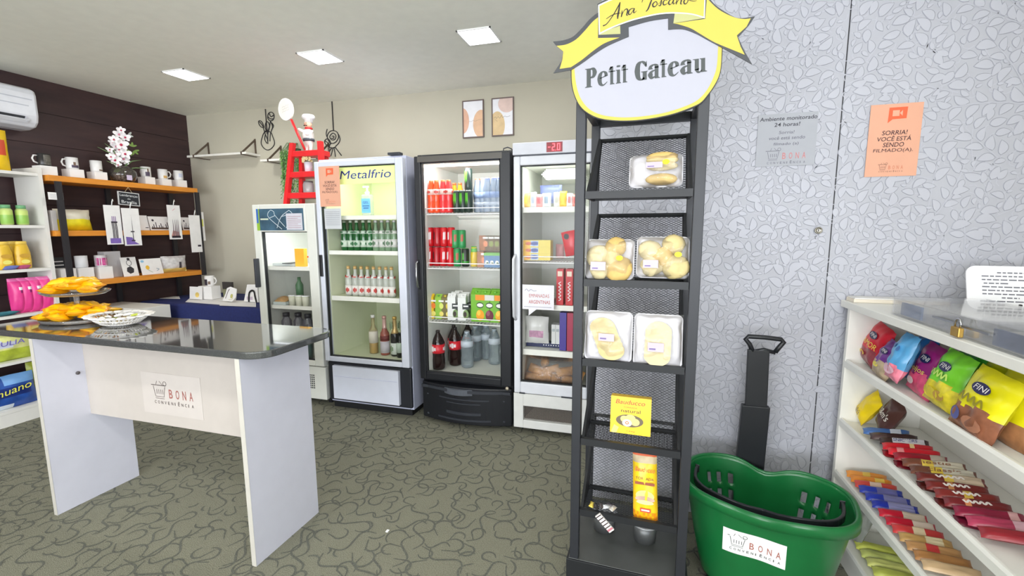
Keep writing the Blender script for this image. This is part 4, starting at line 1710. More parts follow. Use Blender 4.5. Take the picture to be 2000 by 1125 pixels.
for i, px in enumerate((571, 584, 597)):
    x = at(px, 585, 'y', 3.055).x
    place('tub', lambda root: (M().lathe([(.024, 0), (.030, .075, mat((190, 200, 130), .4)), (.030, .078)], mat((228, 228, 206), .4), seg=16).build('tub_body', root), M().lathe([(.032, .078), (.032, .086), (1e-5, .087)], PURE, seg=16).build('lid', root)),
          'dessert_tub', 'tub', (x, 3.055, .8215), 'small cream dessert tub on the second shelf of the narrow cooler, %s of three' % ('left', 'middle', 'right')[i], 'dessert tubs')
x = at(585, 560, 'y', 3.3).x
place('tub2', lambda root: M().lathe([(.03, 0), (.033, .14), (.014, .18), (.014, .21), (1e-5, .21)], mat((84, 126, 88), .4), seg=14).build('bottle_body', root), 'green_reflection', 'bottle', (x, 3.3, .8215), 'green bottle shape standing in for a reflection, second shelf of the narrow cooler')  # bottle shape added in place of a faint green reflection
for i, px in enumerate((560, 580, 602)):
    x = at(px, 630, 'y', 3.065).x
    place('jar', lambda root: (M().lathe([(.036, 0), (.042, .02), (.042, .12), (.025, .15), (.025, .16)], clear(gloss=.4, body=.4, bodycol=(120, 120, 130)), seg=16).build('jar_body', root), M().lathe([(.028, .158), (.028, .19), (1e-5, .19)], mat((30, 34, 40), .4), seg=12).build('cap', root)),
          'dark_drink_bottle', 'bottle', (x, 3.065+.02*(i % 2), .5615), 'squat grey bottle with black cap on the third shelf of the narrow cooler, %s' % ('left', 'middle', 'right')[i], 'squat bottles with black caps')
m = M()
x = at(603, 680, 'y', 3.055).x
m.lathe([(.03, 0), (.035, .05), (.035, .20), (.02, .23), (.02, .25), (1e-5, .25)], mat((60, 84, 80), .3), (x, 3.055, floor_of(.335)+.001), 14)
tag(m.build('dark_green_bottle'), 'dark green bottle at the bottom of the narrow cooler behind the counter edge', 'bottle')
# ================================================================ things on and above the small cooler
LR = mat((222, 40, 44), .35, noise=.04)


def ladder():
    zb, ztp = 1.6655, at(574, 279, 'y', 3.08).z
    t = thing('ladder_shelf', 'small red wooden ladder shelf standing on the narrow white cooler', 'shelf', (-2.64, 3.2, zb))
    H = ztp-zb
    yf, yk = 3.06, 3.20

    def ex(s, z):
        k = (z-zb)/H
        return (-2.842+.075*k) if s < 0 else (-2.438-.03*k)
    for s in (-1, 1):
        for yy in (yf, yk):
            m = M()
            q = .018
            ytop = yy+(.03 if yy == yf else -.03)
            vs = []
            for z, y_ in ((zb, yy), (ztp if yy == yf else at(590, 300, 'y', 3.08).z-.02, ytop)):
                x = ex(s, z)-(s*.03 if yy == yk else 0)
                a, b_ = (x, x+.034) if s < 0 else (x-.034, x)
                vs += [(a, y_-q, z), (b_, y_-q, z), (b_, y_+q, z), (a, y_+q, z)]
            m.add(vs, [(0, 3, 2, 1), (4, 5, 6, 7), (0, 1, 5, 4), (1, 2, 6, 5), (2, 3, 7, 6), (3, 0, 4, 7)], LR)
            m.build('post', t)
    for i, py in enumerate((300, 341, 382)):
        z = at(590, py, 'y', 3.08).z
        m = M()
        k = (z-zb)/H
        m.box(ex(-1, z)+.012, ex(1, z)-.012, yf+.03*k-.012, yk-.03*k+.012, z-.022, z+.022, LR)
        m.build('shelf_tray', t, bevel=.003)
    return [at(590, py, 'y', 3.08).z+.0225 for py in (300, 341, 382)]


lz = ladder()

# chef figurine with a round paddle sign
cz = lz[0]
cx, cy = at(604, 290, 'y', 3.13).x, 3.13
t = thing('chef_figurine', 'chef figurine in white holding a red handled round sign, on the red ladder shelf', 'figurine', (cx, cy, cz))
SKIN = mat((226, 178, 150), .5)
CWH = mat((240, 238, 232), .5)


def skin_body(name, parent, nodes, edges, radii, m_, sub=1):
    me = bpy.data.meshes.new(name)
    me.from_pydata([tuple(n) for n in nodes], edges, [])
    me.materials.append(m_)
    o = bpy.data.objects.new(name, me)
    COL.objects.link(o)
    o.parent = parent
    md = o.modifiers.new('skin', 'SKIN')
    me.skin_vertices[0].data[0].use_root = True
    for i, r in enumerate(radii):
        me.skin_vertices[0].data[i].radius = (r, r)
    s_ = o.modifiers.new('sub', 'SUBSURF')
    s_.levels = s_.render_levels = sub
    dg = bpy.context.evaluated_depsgraph_get()
    nm = bpy.data.meshes.new_from_object(o.evaluated_get(dg))
    o.modifiers.clear()
    o.data = nm
    for p_ in nm.polygons:
        p_.use_smooth = True
    return o


nodes = [(0, 0, .085), (0, 0, .12), (.004, 0, .155), (.006, 0, .178), (.006, -.004, .205),
         (-.028, -.012, .155), (-.05, -.03, .165), (-.066, -.042, .178), (.036, -.01, .15), (.030, -.035, .128), (.008, -.048, .13),
         (-.016, 0, .05), (-.018, -.002, .012), (-.02, -.016, .008), (.016, 0, .05), (.018, -.002, .012), (.02, -.016, .008)]
edges = [(0, 1), (1, 2), (2, 3), (3, 4), (2, 5), (5, 6), (6, 7), (2, 8), (8, 9), (9, 10), (0, 11), (11, 12), (12, 13), (0, 14), (14, 15), (15, 16)]
rad = [.028, .034, .026, .011, .024, .013, .010, .009, .013, .010, .009, .014, .010, .009, .014, .010, .009]
skin_body('body', t, nodes, edges, [r_*1.3 for r_ in rad], CWH)
m = M()
m.sphere(V3((cx+.006, cy-.006, cz+.208)), .031, .029, .031, SKIN, 16, 10)
m.sphere(V3((cx+.004, cy-.037, cz+.206)), .006, .006, .006, mat((220, 140, 120), .5), 8, 6)
m.sphere(V3((cx-.006, cy-.034, cz+.198)), .009, .005, .004, INK, 8, 6)
m.sphere(V3((cx+.013, cy-.034, cz+.198)), .009, .005, .004, INK, 8, 6)
m.sphere(V3((cx-.004, cy-.035, cz+.214)), .003, .002, .004, INK, 6, 5)
m.sphere(V3((cx+.013, cy-.035, cz+.214)), .003, .002, .004, INK, 6, 5)
m.sphere(V3((cx-.025, cy-.004, cz+.206)), .005, .006, .008, SKIN, 6, 5)
m.sphere(V3((cx+.037, cy-.004, cz+.206)), .005, .006, .008, SKIN, 6, 5)
m.build('head', t)
m = M()
m.lathe([(.031, .224), (.032, .246), (.044, .252), (.052, .268), (.044, .284), (.02, .290), (1e-5, .290)], PURE, (cx+.010, cy, cz), 14)
m.build('chef_hat', t)
m = M()
m.lathe([(.02, .172), (.031, .176), (.029, .186), (.02, .188)], LR, (cx+.006, cy, cz), 12)
m.build('neck_scarf', t)
m = M()
m.lathe([(.042, .078), (.047, .09), (.045, .10)], mat((70, 76, 84), .5), (cx, cy, cz), 14)
m.build('belt', t)
m = M()
pa, pb = V3((cx+.012, cy-.066, cz+.004)), at(569, 234, 'y', cy-.066)
m.tube([pa, pb], [.009, .011], LR, 10)
m.build('paddle_handle', t)
dc = at(559, 214, 'y', cy-.066)
m = M()
fr = Fr(dc, (1, .1, 0), (0, 0, 1))
m.ell(fr, 0, 0, .066, .086, mat((232, 230, 222), .6), .008, 28, .014)
m.ell(fr, 0, 0, .060, .080, mat((222, 220, 212), .6), .0085, 28)
for i in range(3):
    m.stroke(fr, [(-.03+j*.012, .012-i*.018+.006*((j+i) % 2)+.004*j) for j in range(6)], .0022, mat((190, 176, 168), .6), .009)
m.build('round_sign', t)

# mug with flowers and jar on the ladder
m_ = thing('flower_mug', 'white mug with small cream flowers on the middle step of the red ladder shelf', 'mug', (at(603, 330, 'y', 3.13).x, 3.13, lz[1]))
q = m_.location
m = M()
m.lathe([(.03, 0), (.033, .08), (.031, .08), (.028, .006), (1e-5, .006)], mat((226, 226, 236), .4), q, 16)
m.build('cup', m_)
m = M()
rnd = random.Random(2)
for i in range(9):
    a = rnd.uniform(0, 6.28)
    c = q+V3((.03*cos(a)-.008, .03*sin(a), .095+rnd.uniform(-.01, .02)))
    for k_ in range(5):
        b_ = k_*2*pi/5
        m.sphere(c+V3((.009*cos(b_), -.004, .009*sin(b_))), .008, .003, .008, mat((240, 226, 170), .5), 6, 4)
    m.tube([q+V3((0, 0, .06)), c], .0015, mat((90, 110, 50), .5), 5)
m.build('flowers', m_)
q = V3((at(603, 372, 'y', 3.13).x, 3.13, lz[2]))
t = thing('glass_jar', 'clear glass jar with cloth on the lowest step of the red ladder shelf', 'jar', q)
m = M()
m.lathe([(.038, 0), (.042, .01), (.042, .07), (.036, .082), (.036, .09)], clear(gloss=.4, body=.35, bodycol=(226, 222, 226)), q, 18)
m.build('jar_body', t)
m = M()
m.lathe([(.038, .088), (.038, .096), (1e-5, .097)], mat((90, 84, 84), .4), q, 16)
m.build('lid', t)

# white wall shelves with iron brackets
IRON = mat((92, 78, 66), .5)


def wshelf(label, x0, x1, z, bx):
    t = thing('wall_shelf', label, 'shelf', ((x0+x1)/2, YB, z))
    m = M()
    m.box(x0, x1, 3.70, YB-.001, z-.02, z, mat((232, 230, 222), .5))
    m.build('plank', t)
    for x in bx:
        m = M()
        m.bar((x, YB-.006, z+.16), (x, YB-.006, z-.022), .018, .005, IRON, (0, 1, 0))
        m.bar((x, YB-.008, z+.145), (x, 3.695, z-.01), .018, .005, IRON, (1, 0, 0))
        m.bar((x, YB-.002, z-.024), (x, 3.692, z-.024), .018, .005, IRON)
        m.bar((x, 3.694, z-.026), (x, 3.694, z+.004), .018, .004, IRON, (1, 0, 0))
        m.build('bracket', t)


wshelf('white wall shelf with two iron brackets next to the dark wood wall, empty', -4.66, -3.87, 2.24, (-4.56, -3.925))
wshelf('white wall shelf behind the trailing green plant', -3.70, -2.95, 2.155, (-3.60, -3.02))

# trailing plant
c = V3((-3.31, 3.745, 2.1555))
t = thing('trailing_plant', 'green trailing artificial plant hanging down beside the red ladder shelf', 'plant', c)
m = M()
m.lathe([(.035, 0), (.05, .02), (.055, .09), (.05, .09), (.045, .07), (1e-5, .07)], mat((70, 70, 62), .6), c, 16)
m.build('pot', t)
LFG = [mat((96, 142, 66), .5, noise=.2), mat((124, 166, 84), .5, noise=.2), mat((70, 116, 56), .5, noise=.2)]
rnd = random.Random(4)
m = M()
for s_ in range(44):
    a = rnd.uniform(0, 2*pi)
    R = rnd.uniform(.04, .095)
    L = rnd.uniform(.25, .66)*(1.15 if s_ % 3 else .6)
    pts = [c+V3((0, 0, .09)), c+V3((R*.6*cos(a), min(0, R*.6*sin(a))-.02, .14)), c+V3((R*cos(a)*1.1, -abs(R*sin(a))-.045, .05))]
    x, y = pts[-1].x, min(pts[-1].y, 3.685)
    zz = pts[-1].z
    n = int(L/.03)
    for i in range(n):
        zz -= .03
        x += rnd.uniform(-.006, .006)-.0015*cos(a)
        y += rnd.uniform(-.004, .003)
        pts.append(V3((x, min(y, 3.685), zz)))
    m.tube(pts, .0012, LFG[2], 4)
    for i in range(2, len(pts)):
        for k_ in range(2):
            p_ = pts[i]+V3((0, 0, rnd.uniform(-.012, .012)))
            an = rnd.uniform(0, 2*pi)
            d = V3((cos(an), -abs(sin(an))*.7, -.9)).normalized()*rnd.uniform(.022, .036)
            sd = d.cross(V3((0, 1, .2))).normalized()*.0045
            m.add([p_, p_+d*.5+sd, p_+d, p_+d*.5-sd], [(0, 1, 2, 3)], LFG[rnd.randrange(3)])
m.build('foliage', t)

# wire wall flowers
yw = YB-.006


def wp(px, py):
    return at(px, py, 'y', yw)


def wire(name, label, lines, strap):
    a = wp(*strap[0])
    t = thing(name, label, 'wall decoration', (a.x, yw, a.z))
    m = M()
    m.fbox(FrontF(a.x, yw, 0), -.006, .006, wp(*strap[1]).z, a.z, -.003, .0, mat((50, 46, 46), .6))
    m.build('hanging_strap', t)
    m = M()
    for cl, pts in lines:
        P = [wp(x, y) for x, y in pts]
        Q = []
        N = len(P)
        for i in range(N if cl else N-1):
            p0 = P[(i-1) % N] if (cl or i) else P[i]
            p1, p2 = P[i], P[(i+1) % N]
            p3 = P[(i+2) % N] if (cl or i < N-2) else p2
            for j in range(4):
                s_ = j/4
                Q.append(.5*((2*p1)+(p2-p0)*s_+(2*p0-5*p1+4*p2-p3)*s_*s_+(3*p1-p0-3*p2+p3)*s_**3))
        if not cl:
            Q.append(P[-1])
        m.tube(Q, .0042, mat((34, 32, 34), .5), 6, cl)
    m.build('wire_outline', t)


wire('wire_flower_vase', 'black wire tulips in a round vase on the beige wall, left of the ladder shelf', [
    (True, [(517, 258), (512, 268), (510, 280), (515, 289), (523, 293), (531, 289), (536, 280), (533, 268), (528, 258)]),
    (True, [(524, 222), (530, 219), (535, 224), (534, 233), (528, 236), (523, 231)]), (False, [(526, 222), (529, 228), (534, 225)]), (False, [(523, 228), (528, 232), (534, 232)]),
    (True, [(505, 237), (509, 236), (513, 241), (515, 249), (510, 248), (506, 243)]), (False, [(507, 238), (511, 243), (514, 248)]),
    (False, [(514, 249), (518, 262), (522, 272), (523, 281)]), (False, [(528, 236), (526, 250), (523, 262), (523, 276)]), (False, [(529, 238), (532, 248), (528, 262), (527, 276)]),
    (True, [(519, 240), (523, 238), (526, 246), (522, 256), (518, 250)]), (False, [(531, 240), (534, 246), (530, 254)]), (False, [(516, 258), (521, 255), (528, 258)]), (False, [(518, 262), (517, 272), (521, 280)])],
    ((518, 213), (521, 262)))
wire('wire_flower_rose', 'black wire outline of a rose bouquet on the beige wall above the tall pale cooler', [
    (True, [(643, 258), (650, 255), (658, 258), (661, 267), (657, 276), (650, 280), (643, 277), (639, 267)]), (True, [(646, 263), (651, 260), (656, 265), (654, 272), (648, 273), (644, 268)]),
    (False, [(648, 266), (652, 266), (651, 270), (647, 270)]), (False, [(639, 252), (637, 262), (641, 272), (647, 281)]), (False, [(661, 262), (664, 272), (661, 280), (655, 286)]),
    (True, [(634, 275), (640, 271), (645, 277), (643, 285), (636, 282)]), (False, [(634, 275), (639, 278), (644, 284)]), (False, [(642, 286), (648, 289), (655, 287)]),
    (False, [(648, 288), (643, 296), (638, 303), (638, 306)]), (False, [(650, 288), (648, 298), (646, 305)]), (False, [(652, 288), (654, 298), (655, 306)]), (False, [(654, 287), (661, 296), (667, 304)])],
    ((648, 198), (650, 256)))

# framed prints
for i, (x0, x1, lab) in enumerate(((-1.582, -1.380, 'framed print with two ochre ovals, left of the pair on the beige wall'),
                                    (-1.306, -1.104, 'framed print with pink and ochre circles, right of the pair on the beige wall'))):
    z0, z1 = 2.268, 2.590
    t = thing('framed_print', lab, 'picture', ((x0+x1)/2, YB, z0))
    m = M()
    f = FrontF(0, YB-.018, 0)
    g = .009
    fm = mat((108, 92, 88), .5)
    for a0, a1, b0, b1 in ((x0, x0+g, z0, z1), (x1-g, x1, z0, z1), (x0+g, x1-g, z0, z0+g), (x0+g, x1-g, z1-g, z1)):
        m.fbox(f, a0, a1, b0, b1, -.016, 0, fm)
    m.build('frame', t)
    m = M()
    f = Fr((x0, YB-.012, z0), (1, 0, 0), (0, 0, 1))
    w_, h_ = x1-x0, z1-z0
    m.rect(f, g, w_-g, g, h_-g, mat((236, 236, 240), .6), 0, .003)

    def clipell(cx_, cy_, rx_, ry_, mt, n_):
        pts = [(min(max(cx_+rx_*cos(2*pi*k_/40), g), w_-g), min(max(cy_+ry_*sin(2*pi*k_/40), g), h_-g)) for k_ in range(40)]
        out = [pts[0]]
        for p_ in pts[1:]:
            if abs(p_[0]-out[-1][0])+abs(p_[1]-out[-1][1]) > 1e-6:
                out.append(p_)
        m.poly(f, out, mt, n_)
    if i == 0:
        clipell(0, .15, .062, .11, mat((222, 176, 150), .6, noise=.1), .0005)
        clipell(.175, .115, .075, .12, mat((224, 184, 150), .6, noise=.1), .0005)
        m.stroke(f, [(.06, .145), (.085, .14), (.1, .15), (.12, .142), (.15, .15), (.185, .155)], .0018, mat((150, 130, 116), .6), .001)
    else:
        clipell(.14, .27, .08, .075, mat((222, 196, 186), .6, noise=.1), .0005)
        clipell(.05, .09, .07, .12, mat((220, 192, 146), .6, noise=.1), .0006)
        m.stroke(f, [(.02, .155), (.035, .165), (.045, .15), (.06, .165), (.075, .15), (.09, .175), (.10, .155), (.12, .165), (.14, .158), (.17, .165)], .0022, mat((110, 96, 92), .6), .001)
        m.stroke(f, [(.03, .14), (.045, .135), (.05, .12)], .0018, mat((130, 110, 96), .6), .001)
    m.build('print_sheet', t)

# ================================================================ left wall
# air conditioner
prof = [(0, .0), (.10, -.0), (.17, .015), (.205, .05), (.218, .10), (.218, .26), (.205, .295), (.17, .31), (0, .31)]
y0, y1 = 1.66, 2.485
t = thing('air_conditioner', 'white split air conditioner high on the dark wood wall at the left edge', 'air conditioner', (XL, 2.07, 2.25))
m = M()
vs = []
for y_, k_ in ((y0, .96), (y0+.02, 1), (y1-.02, 1), (y1, .96)):
    vs += [(XL+.001+x*k_, y_, 2.25+.155+(z-.155)*k_) for x, z in prof]
K = len(prof)
fs = [tuple(range(K)), tuple(range(4*K-1, 3*K-1, -1))]
for r_ in range(3):
    fs += [(r_*K+i, (r_+1)*K+i, (r_+1)*K+(i+1) % K, r_*K+(i+1) % K) for i in range(K)]
m.add(vs, fs, mat((226, 228, 234), .35))
m.build('casing', t, bevel=.008)
m = M()
m.box(XL+.219, XL+.2215, y0+.03, y1-.035, 2.25+.215, 2.25+.222, mat((190, 194, 204), .4))
m.box(XL+.219, XL+.2215, y0+.03, y1-.06, 2.25+.165, 2.25+.172, mat((190, 194, 204), .4))
m.build('panel_lines', t)
m = M()
m.add([(XL+.222, y0+.05, 2.335), (XL+.222, y1-.09, 2.335), (XL+.195, y1-.09, 2.292), (XL+.195, y0+.05, 2.292)], [(0, 1, 2, 3)], mat((60, 62, 66), .6))
m.box(XL+.19, XL+.224, y1-.085, y1-.08, 2.295, 2.335, mat((200, 200, 206), .5))
m.build('air_outlet', t)
m = M()
m.add([(XL+.20, y0+.05, 2.292), (XL+.20, y1-.07, 2.292), (XL+.226, y1-.07, 2.315), (XL+.226, y0+.05, 2.315), (XL+.203, y0+.05, 2.286), (XL+.203, y1-.07, 2.286), (XL+.229, y1-.07, 2.309), (XL+.229, y0+.05, 2.309)],
      [(0, 1, 2, 3), (7, 6, 5, 4), (0, 3, 7, 4), (1, 5, 6, 2), (3, 2, 6, 7), (0, 4, 5, 1)], mat((222, 224, 230), .4))
m.build('louver', t)

# wooden shelving
WOOD = bpy.data.materials.new('orange_wood')
WOOD.use_nodes = True
nt = WOOD.node_tree
b = nt.nodes['Principled BSDF']
tc = nt.nodes.new('ShaderNodeTexCoord')
mp = nt.nodes.new('ShaderNodeMapping')
mp.inputs['Scale'].default_value = (12, 1.2, 12)
n = nt.nodes.new('ShaderNodeTexNoise')
n.inputs['Scale'].default_value = 5
n.inputs['Detail'].default_value = 6
r = nt.nodes.new('ShaderNodeValToRGB')
r.color_ramp.elements[0].color = lin((196, 112, 30))
r.color_ramp.elements[1].color = lin((240, 164, 60))
nt.links.new(tc.outputs['Object'], mp.inputs['Vector'])
nt.links.new(mp.outputs[0], n.inputs['Vector'])
nt.links.new(n.outputs['Fac'], r.inputs['Fac'])
nt.links.new(r.outputs[0], b.inputs['Base Color'])
b.inputs['Roughness'].default_value = .5
WZ = (1.888, 1.455, 1.035)
t = thing('wooden_shelving', 'shelving of three orange wood planks on black uprights against the dark wood wall', 'shelves', (-4.65, 3.0, 0))
for z in WZ:
    m = M()
    m.box(-4.80, -4.47, 2.405, 3.63, z-.045, z, WOOD)
    m.build('plank', t, bevel=.002)
UP = mat((40, 38, 42), .5)
for (x, y) in ((-4.48, 2.455), (-4.82, 2.43), (-4.82, 3.60), (-4.82, 3.02)):
    m = M()
    m.box(x-.012, x+.012, y-.02, y+.02, .0, 1.83 if x > -4.6 else 1.95, UP)
    if x > -4.6:
        m = M()
        m.box(x+.012, x+.030, y-.02, y+.02, .0, 1.842, UP)
    m.build('upright', t)
m = M()
m.box(-4.47, -4.45, 3.59, 3.63, .985, 1.845, UP)
m.build('upright', t)

BOXW = mat((238, 236, 234), .6, noise=.01)


def giftbox(w=.105, h=.10):
    def f(root):
        m = M()
        m.box(-w/2, w/2, -w/2, w/2, 0, h, BOXW)
        m.build('box_body', root, bevel=.001)
    return f


def mug(body, prints=(), inner=PURE, handle=None, h=.095, r=.04, rz=0):
    def f(root):
        m = M()
        m.lathe([(r*.9, 0), (r, .01), (r, h), (r*.93, h, inner), (r*.9, .012, inner), (1e-5, .010)], body, seg=22)
        for k_, (a0, a1, z0, z1, pm) in enumerate(prints):
            n_ = 6
            for i in range(n_):
                a = a0+(a1-a0)*i/n_-rz
                b_ = a0+(a1-a0)*(i+1)/n_-rz
                rr_ = r*1.012+.0003*k_
                m.add([(rr_*cos(a), rr_*sin(a), z0*h), (rr_*cos(b_), rr_*sin(b_), z0*h), (rr_*cos(b_), rr_*sin(b_), z1*h), (rr_*cos(a), rr_*sin(a), z1*h)], [(0, 1, 2, 3)], pm)
        m.build('cup', root)
        m = M()
        m.tube([(0, -r*.96, h*.82), (0, -r*1.5, h*.80), (0, -r*1.75, h*.55), (0, -r*1.55, h*.3), (0, -r*.96, h*.2)], .006, handle or body, 8)
        m.build('handle', root)
    return f


MW = mat((226, 224, 222), .3)
PK = mat((80, 70, 90), .5)
PB = mat((120, 96, 80), .5)
mugs = [
    (90, 60, 118, mug(mat((46, 44, 44), .3), ((-.5, .9, .1, .9, mat((96, 92, 84), .5, noise=.5, scale=60)),), handle=MW), 0, 'black patterned mug with white handle, on the leftmost white box of the top wood shelf', .105),
    (142, 119, 167, mug(MW, ((-.6, .7, .12, .35, PK), (-.3, .1, .3, .6, PB))), 0, 'white mug with dark skyline print, second from the left on the top wood shelf', .1),
    (187, 170, 209, mug(MW, ((-.1, .8, .1, .22, PB),), rz=-1.57), -1.57, 'plain white mug just left of the orchid vase', .095),
    (284, 268, 302, mug(MW, ((-.7, .2, .08, .5, PK), (-.3, 0, .5, .8, PB)), rz=-1.57), -1.57, 'white mug with purple picture just right of the orchid vase', .09),
    (316, 302, 333, mug(MW, ((-.5, .3, .1, .35, mat((214, 170, 100), .5)),), rz=2.9), 2.9, 'white mug with ochre picture and handle to the right, between two other mugs', .09),
    (346, 333, 363, mug(MW, ((-.6, .4, .3, .7, mat((190, 196, 214), .5)),), rz=-1.57), -1.57, 'white mug with pale blue print, rightmost on the top wood shelf', .09)]
for i, (px, b0, b1, bld, rz, lab, bw) in enumerate(mugs):
    y_ = at((b0+b1)/2, 340, 'x', -4.58).y
    hb = at(px, (322, 328, 333, 343, 347, 349)[i]+3, 'x', -4.58).z-WZ[0]
    m = M()
    hb = max(.06, hb)
    m.box(-4.58-.05, -4.58+.05, y_-bw/2, y_+bw/2, WZ[0]+.0005, WZ[0]+hb, BOXW)
    tag(m.build('gift_box', bevel=.001), 'white box under the ' + ('black patterned mug', 'mug with dark skyline print', 'plain mug left of the orchid vase', 'mug with purple picture', 'mug with ochre picture', 'rightmost mug of the top wood shelf')[i], 'box', 'white mug boxes on the top shelf')
    place('mug%d' % i, bld, 'mug', 'mug', (-4.58, y_, WZ[0]+hb+.0005), lab, 'mugs on the top wood shelf', rz=rz)

# orchid in glass vase
q = V3((-4.58, at(240, 345, 'x', -4.58).y, WZ[0]+.0005))
t = thing('orchid_vase', 'white orchids with crimson centres in a round glass vase on the top wood shelf', 'flower vase', q)
m = M()
m.lathe([(.05, 0), (.085, .02), (.105, .06), (.10, .10), (.07, .135), (.06, .145)], clear(tint=(215, 210, 205), gloss=.5, body=.12, bodycol=(150, 140, 135)), q, 24)
m.build('vase', t)
m = M()
rnd = random.Random(9)
for i in range(40):
    a, R = rnd.uniform(0, 6.28), .075*math.sqrt(rnd.random())
    m.sphere(q+V3((R*cos(a), R*sin(a), .018+rnd.uniform(0, .06))), .011, .011, .010, mat((120, 110, 104) if i % 2 else (180, 172, 164), .3), 6, 4)
m.build('pebbles', t)
m = M()
stem = [q+V3((0, 0, .03)), q+V3((.005, -.01, .16)), q+V3((.015, -.02, .30)), q+V3((.01, -.03, .42))]
m.tube(stem, .003, mat((96, 120, 60), .5), 6)
m.tube([q+V3((0, 0, .03)), q+V3((.02, .03, .18)), q+V3((.02, .05, .30))], .003, mat((96, 120, 60), .5), 6)
for an, L, rise in ((-2.6, .24, .16), (-2.3, .22, .20), (2.4, .2, .05), (.8, .2, .10), (1.5, .22, .03), (1.2, .2, .08)):
    d = V3((.2, cos(an), 0))
    if abs(cos(an)) < .3:
        d = V3((.2, .9, 0))
    P = [q+V3((0, 0, .12)), q+V3((.03, d.y*L*.5, .12+rise*.8)), q+V3((.05, d.y*L, .12+rise))]
    m.tube(P, [.004, .005, .001], mat((110, 140, 90), .5), 6)
m.build('stems', t)
PETAL = mat((244, 240, 240), .5)
CRIM = mat((190, 40, 80), .5)
fl = [(232, 262, 9), (244, 268, 9), (222, 272, 8), (226, 286, 8), (214, 292, 6), (236, 282, 12), (225, 302, 8), (232, 292, 7), (244, 300, 10), (241, 310, 10), (224, 312, 10), (216, 306, 7), (246, 316, 6), (230, 322, 6), (236, 254, 7), (219, 278, 6)]
for i, (px, py, s_) in enumerate(fl):
    c = at(px, py, 'x', -4.56+.012*(i % 3))
    R = s_*.0047
    m = M()
    f = Fr(c, V3((.35, 1, 0)), V3((-.2*(i % 2), 0, 1)))
    for k_ in range(5):
        a = pi/2+2*pi*k_/5
        rw = 1.15 if k_ in (1, 4) else .9
        P = []
        for j in range(9):
            tt = 2*pi*j/9
            P.append((R*.55*cos(a)+R*.48*rw*cos(tt)*cos(a)-R*.36*rw*sin(tt)*sin(a), R*.55*sin(a)+R*.48*rw*cos(tt)*sin(a)+R*.36*rw*sin(tt)*cos(a)))
        vs = [f.p(x, y, .001*k_+.10*math.hypot(x, y)) for x, y in P]+[f.p(R*.5*cos(a), R*.5*sin(a), .001*k_-.003)]
        m.add(vs, [(j, (j+1) % 9, 9) for j in range(9)], PETAL, True)
    m.sphere(f.p(0, -R*.1, .006), R*.2, R*.2, R*.22, CRIM if i % 3 != 0 else mat((214, 120, 150), .5), 8, 5)
    m.build('blossom', t)
m = M()
for px, py, s_ in ((258, 286, 10), (262, 295, 9), (254, 296, 8), (250, 264, 9), (234, 332, 5), (228, 330, 5)):
    c = at(px, py, 'x', -4.62)
    f = Fr(c, (.3, 1, 0), (0, 0, 1))
    for k_ in range(3):
        m.ell(f.sub(0, 0, .004*k_, k_*1.1+px), .018, 0, .022, .009, mat((126, 160, 70), .5) if py > 270 else mat((196, 204, 196), .5), 0, 8)
m.build('leaves', t)
m = M()
c = at(253, 347, 'x', -4.47)
f = Fr(c, (0, 1, 0), (0, 0, 1))
m.rect(f, -.022, .022, -.022, .022, mat((206, 190, 214), .6), 0, .001)
m.build('price_tag', t)

# chalk sign, price card and hanging prints
t = thing('chalk_sign', 'small black chalk sign hanging from the top wood shelf', 'sign', (-4.455, 2.93, 1.75))
a = at(229, 373, 'x', -4.455)
b_ = at(271, 378, 'x', -4.455)
f = Fr((-4.455, a.y, at(229, 399, 'x', -4.455).z), (0, 1, -.06), (0, .02, 1))
wd, ht = b_.y-a.y, a.z-f.o.z
m = M()
m.rect(f, 0, wd, 0, ht, mat((206, 206, 206), .6), 0, .008)
m.rect(f, .007, wd-.007, .007, ht-.007, mat((36, 38, 44), .7), .0006)
m.build('board', t)
m = M()
CHK = mat((226, 228, 230), .8)
m.text(f, 'Lembranças', .014, ht*.62, wd-.03, ht*.22, CHK, .001)
m.text(f, 'de', wd*.42, ht*.44, wd*.14, ht*.12, CHK, .001)
m.text(f, 'Brasília', .024, ht*.14, wd-.05, ht*.22, CHK, .001)
m.build('chalk_lettering', t)
m = M()
for s_ in (-1, 1):
    m.bar(f.p(wd/2, ht+.045, 0), f.p(wd/2+s_*.03, ht, 0), .002, .002, mat((200, 180, 140), .6), (1, 0, 0))
m.build('hanging_string', t)


def sheet(name, label, cat, x0, y0, x1, y1, X, art, body=PAPER, slant=0, hook=True, group=None):
    a, b_ = at(x0, y0, 'x', X), at(x1, y1, 'x', X)
    t = thing(name, label, cat, (X, a.y, b_.z), group)
    f = Fr((X, a.y, b_.z), (0, 1, 0), (0, 0, 1))
    w_, h_ = b_.y-a.y, a.z-b_.z
    m = M()
    m.poly(f, [(0, 0), (w_, -slant), (w_, h_-slant), (0, h_)], body, 0, .002)
    art(m, f, w_, h_)
    m.build('sheet', t)
    if hook:
        m = M()
        m.tube([f.p(w_*.5, h_*.99, .003), f.p(w_*.5, h_+.03, .012), f.p(w_*.56, h_+.05, .01), f.p(w_*.62, h_+.035, .004)], .004, PURE, 6)
        m.build('hook', t)


PUR = mat((120, 96, 170), .6, noise=.2)
DK = mat((52, 44, 56), .6)


def tower(m, f, w, h):
    m.rect(f, w*.2, w*.85, h*.03, h*.16, PUR, .001)
    for x in (.42, .5, .6, .68):
        m.stroke(f, [(w*x, h*.16), (w*(x+.01), h*.38), (w*(x-.03), h*.58)], w*.05, DK, .0013)
    m.rect(f, w*.36, w*.74, h*.55, h*.59, DK, .0015)
    for x in (.42, .52, .62):
        m.rect(f, w*x, w*(x+.05), h*.59, h*.72, mat((150, 120, 170), .6), .0013)


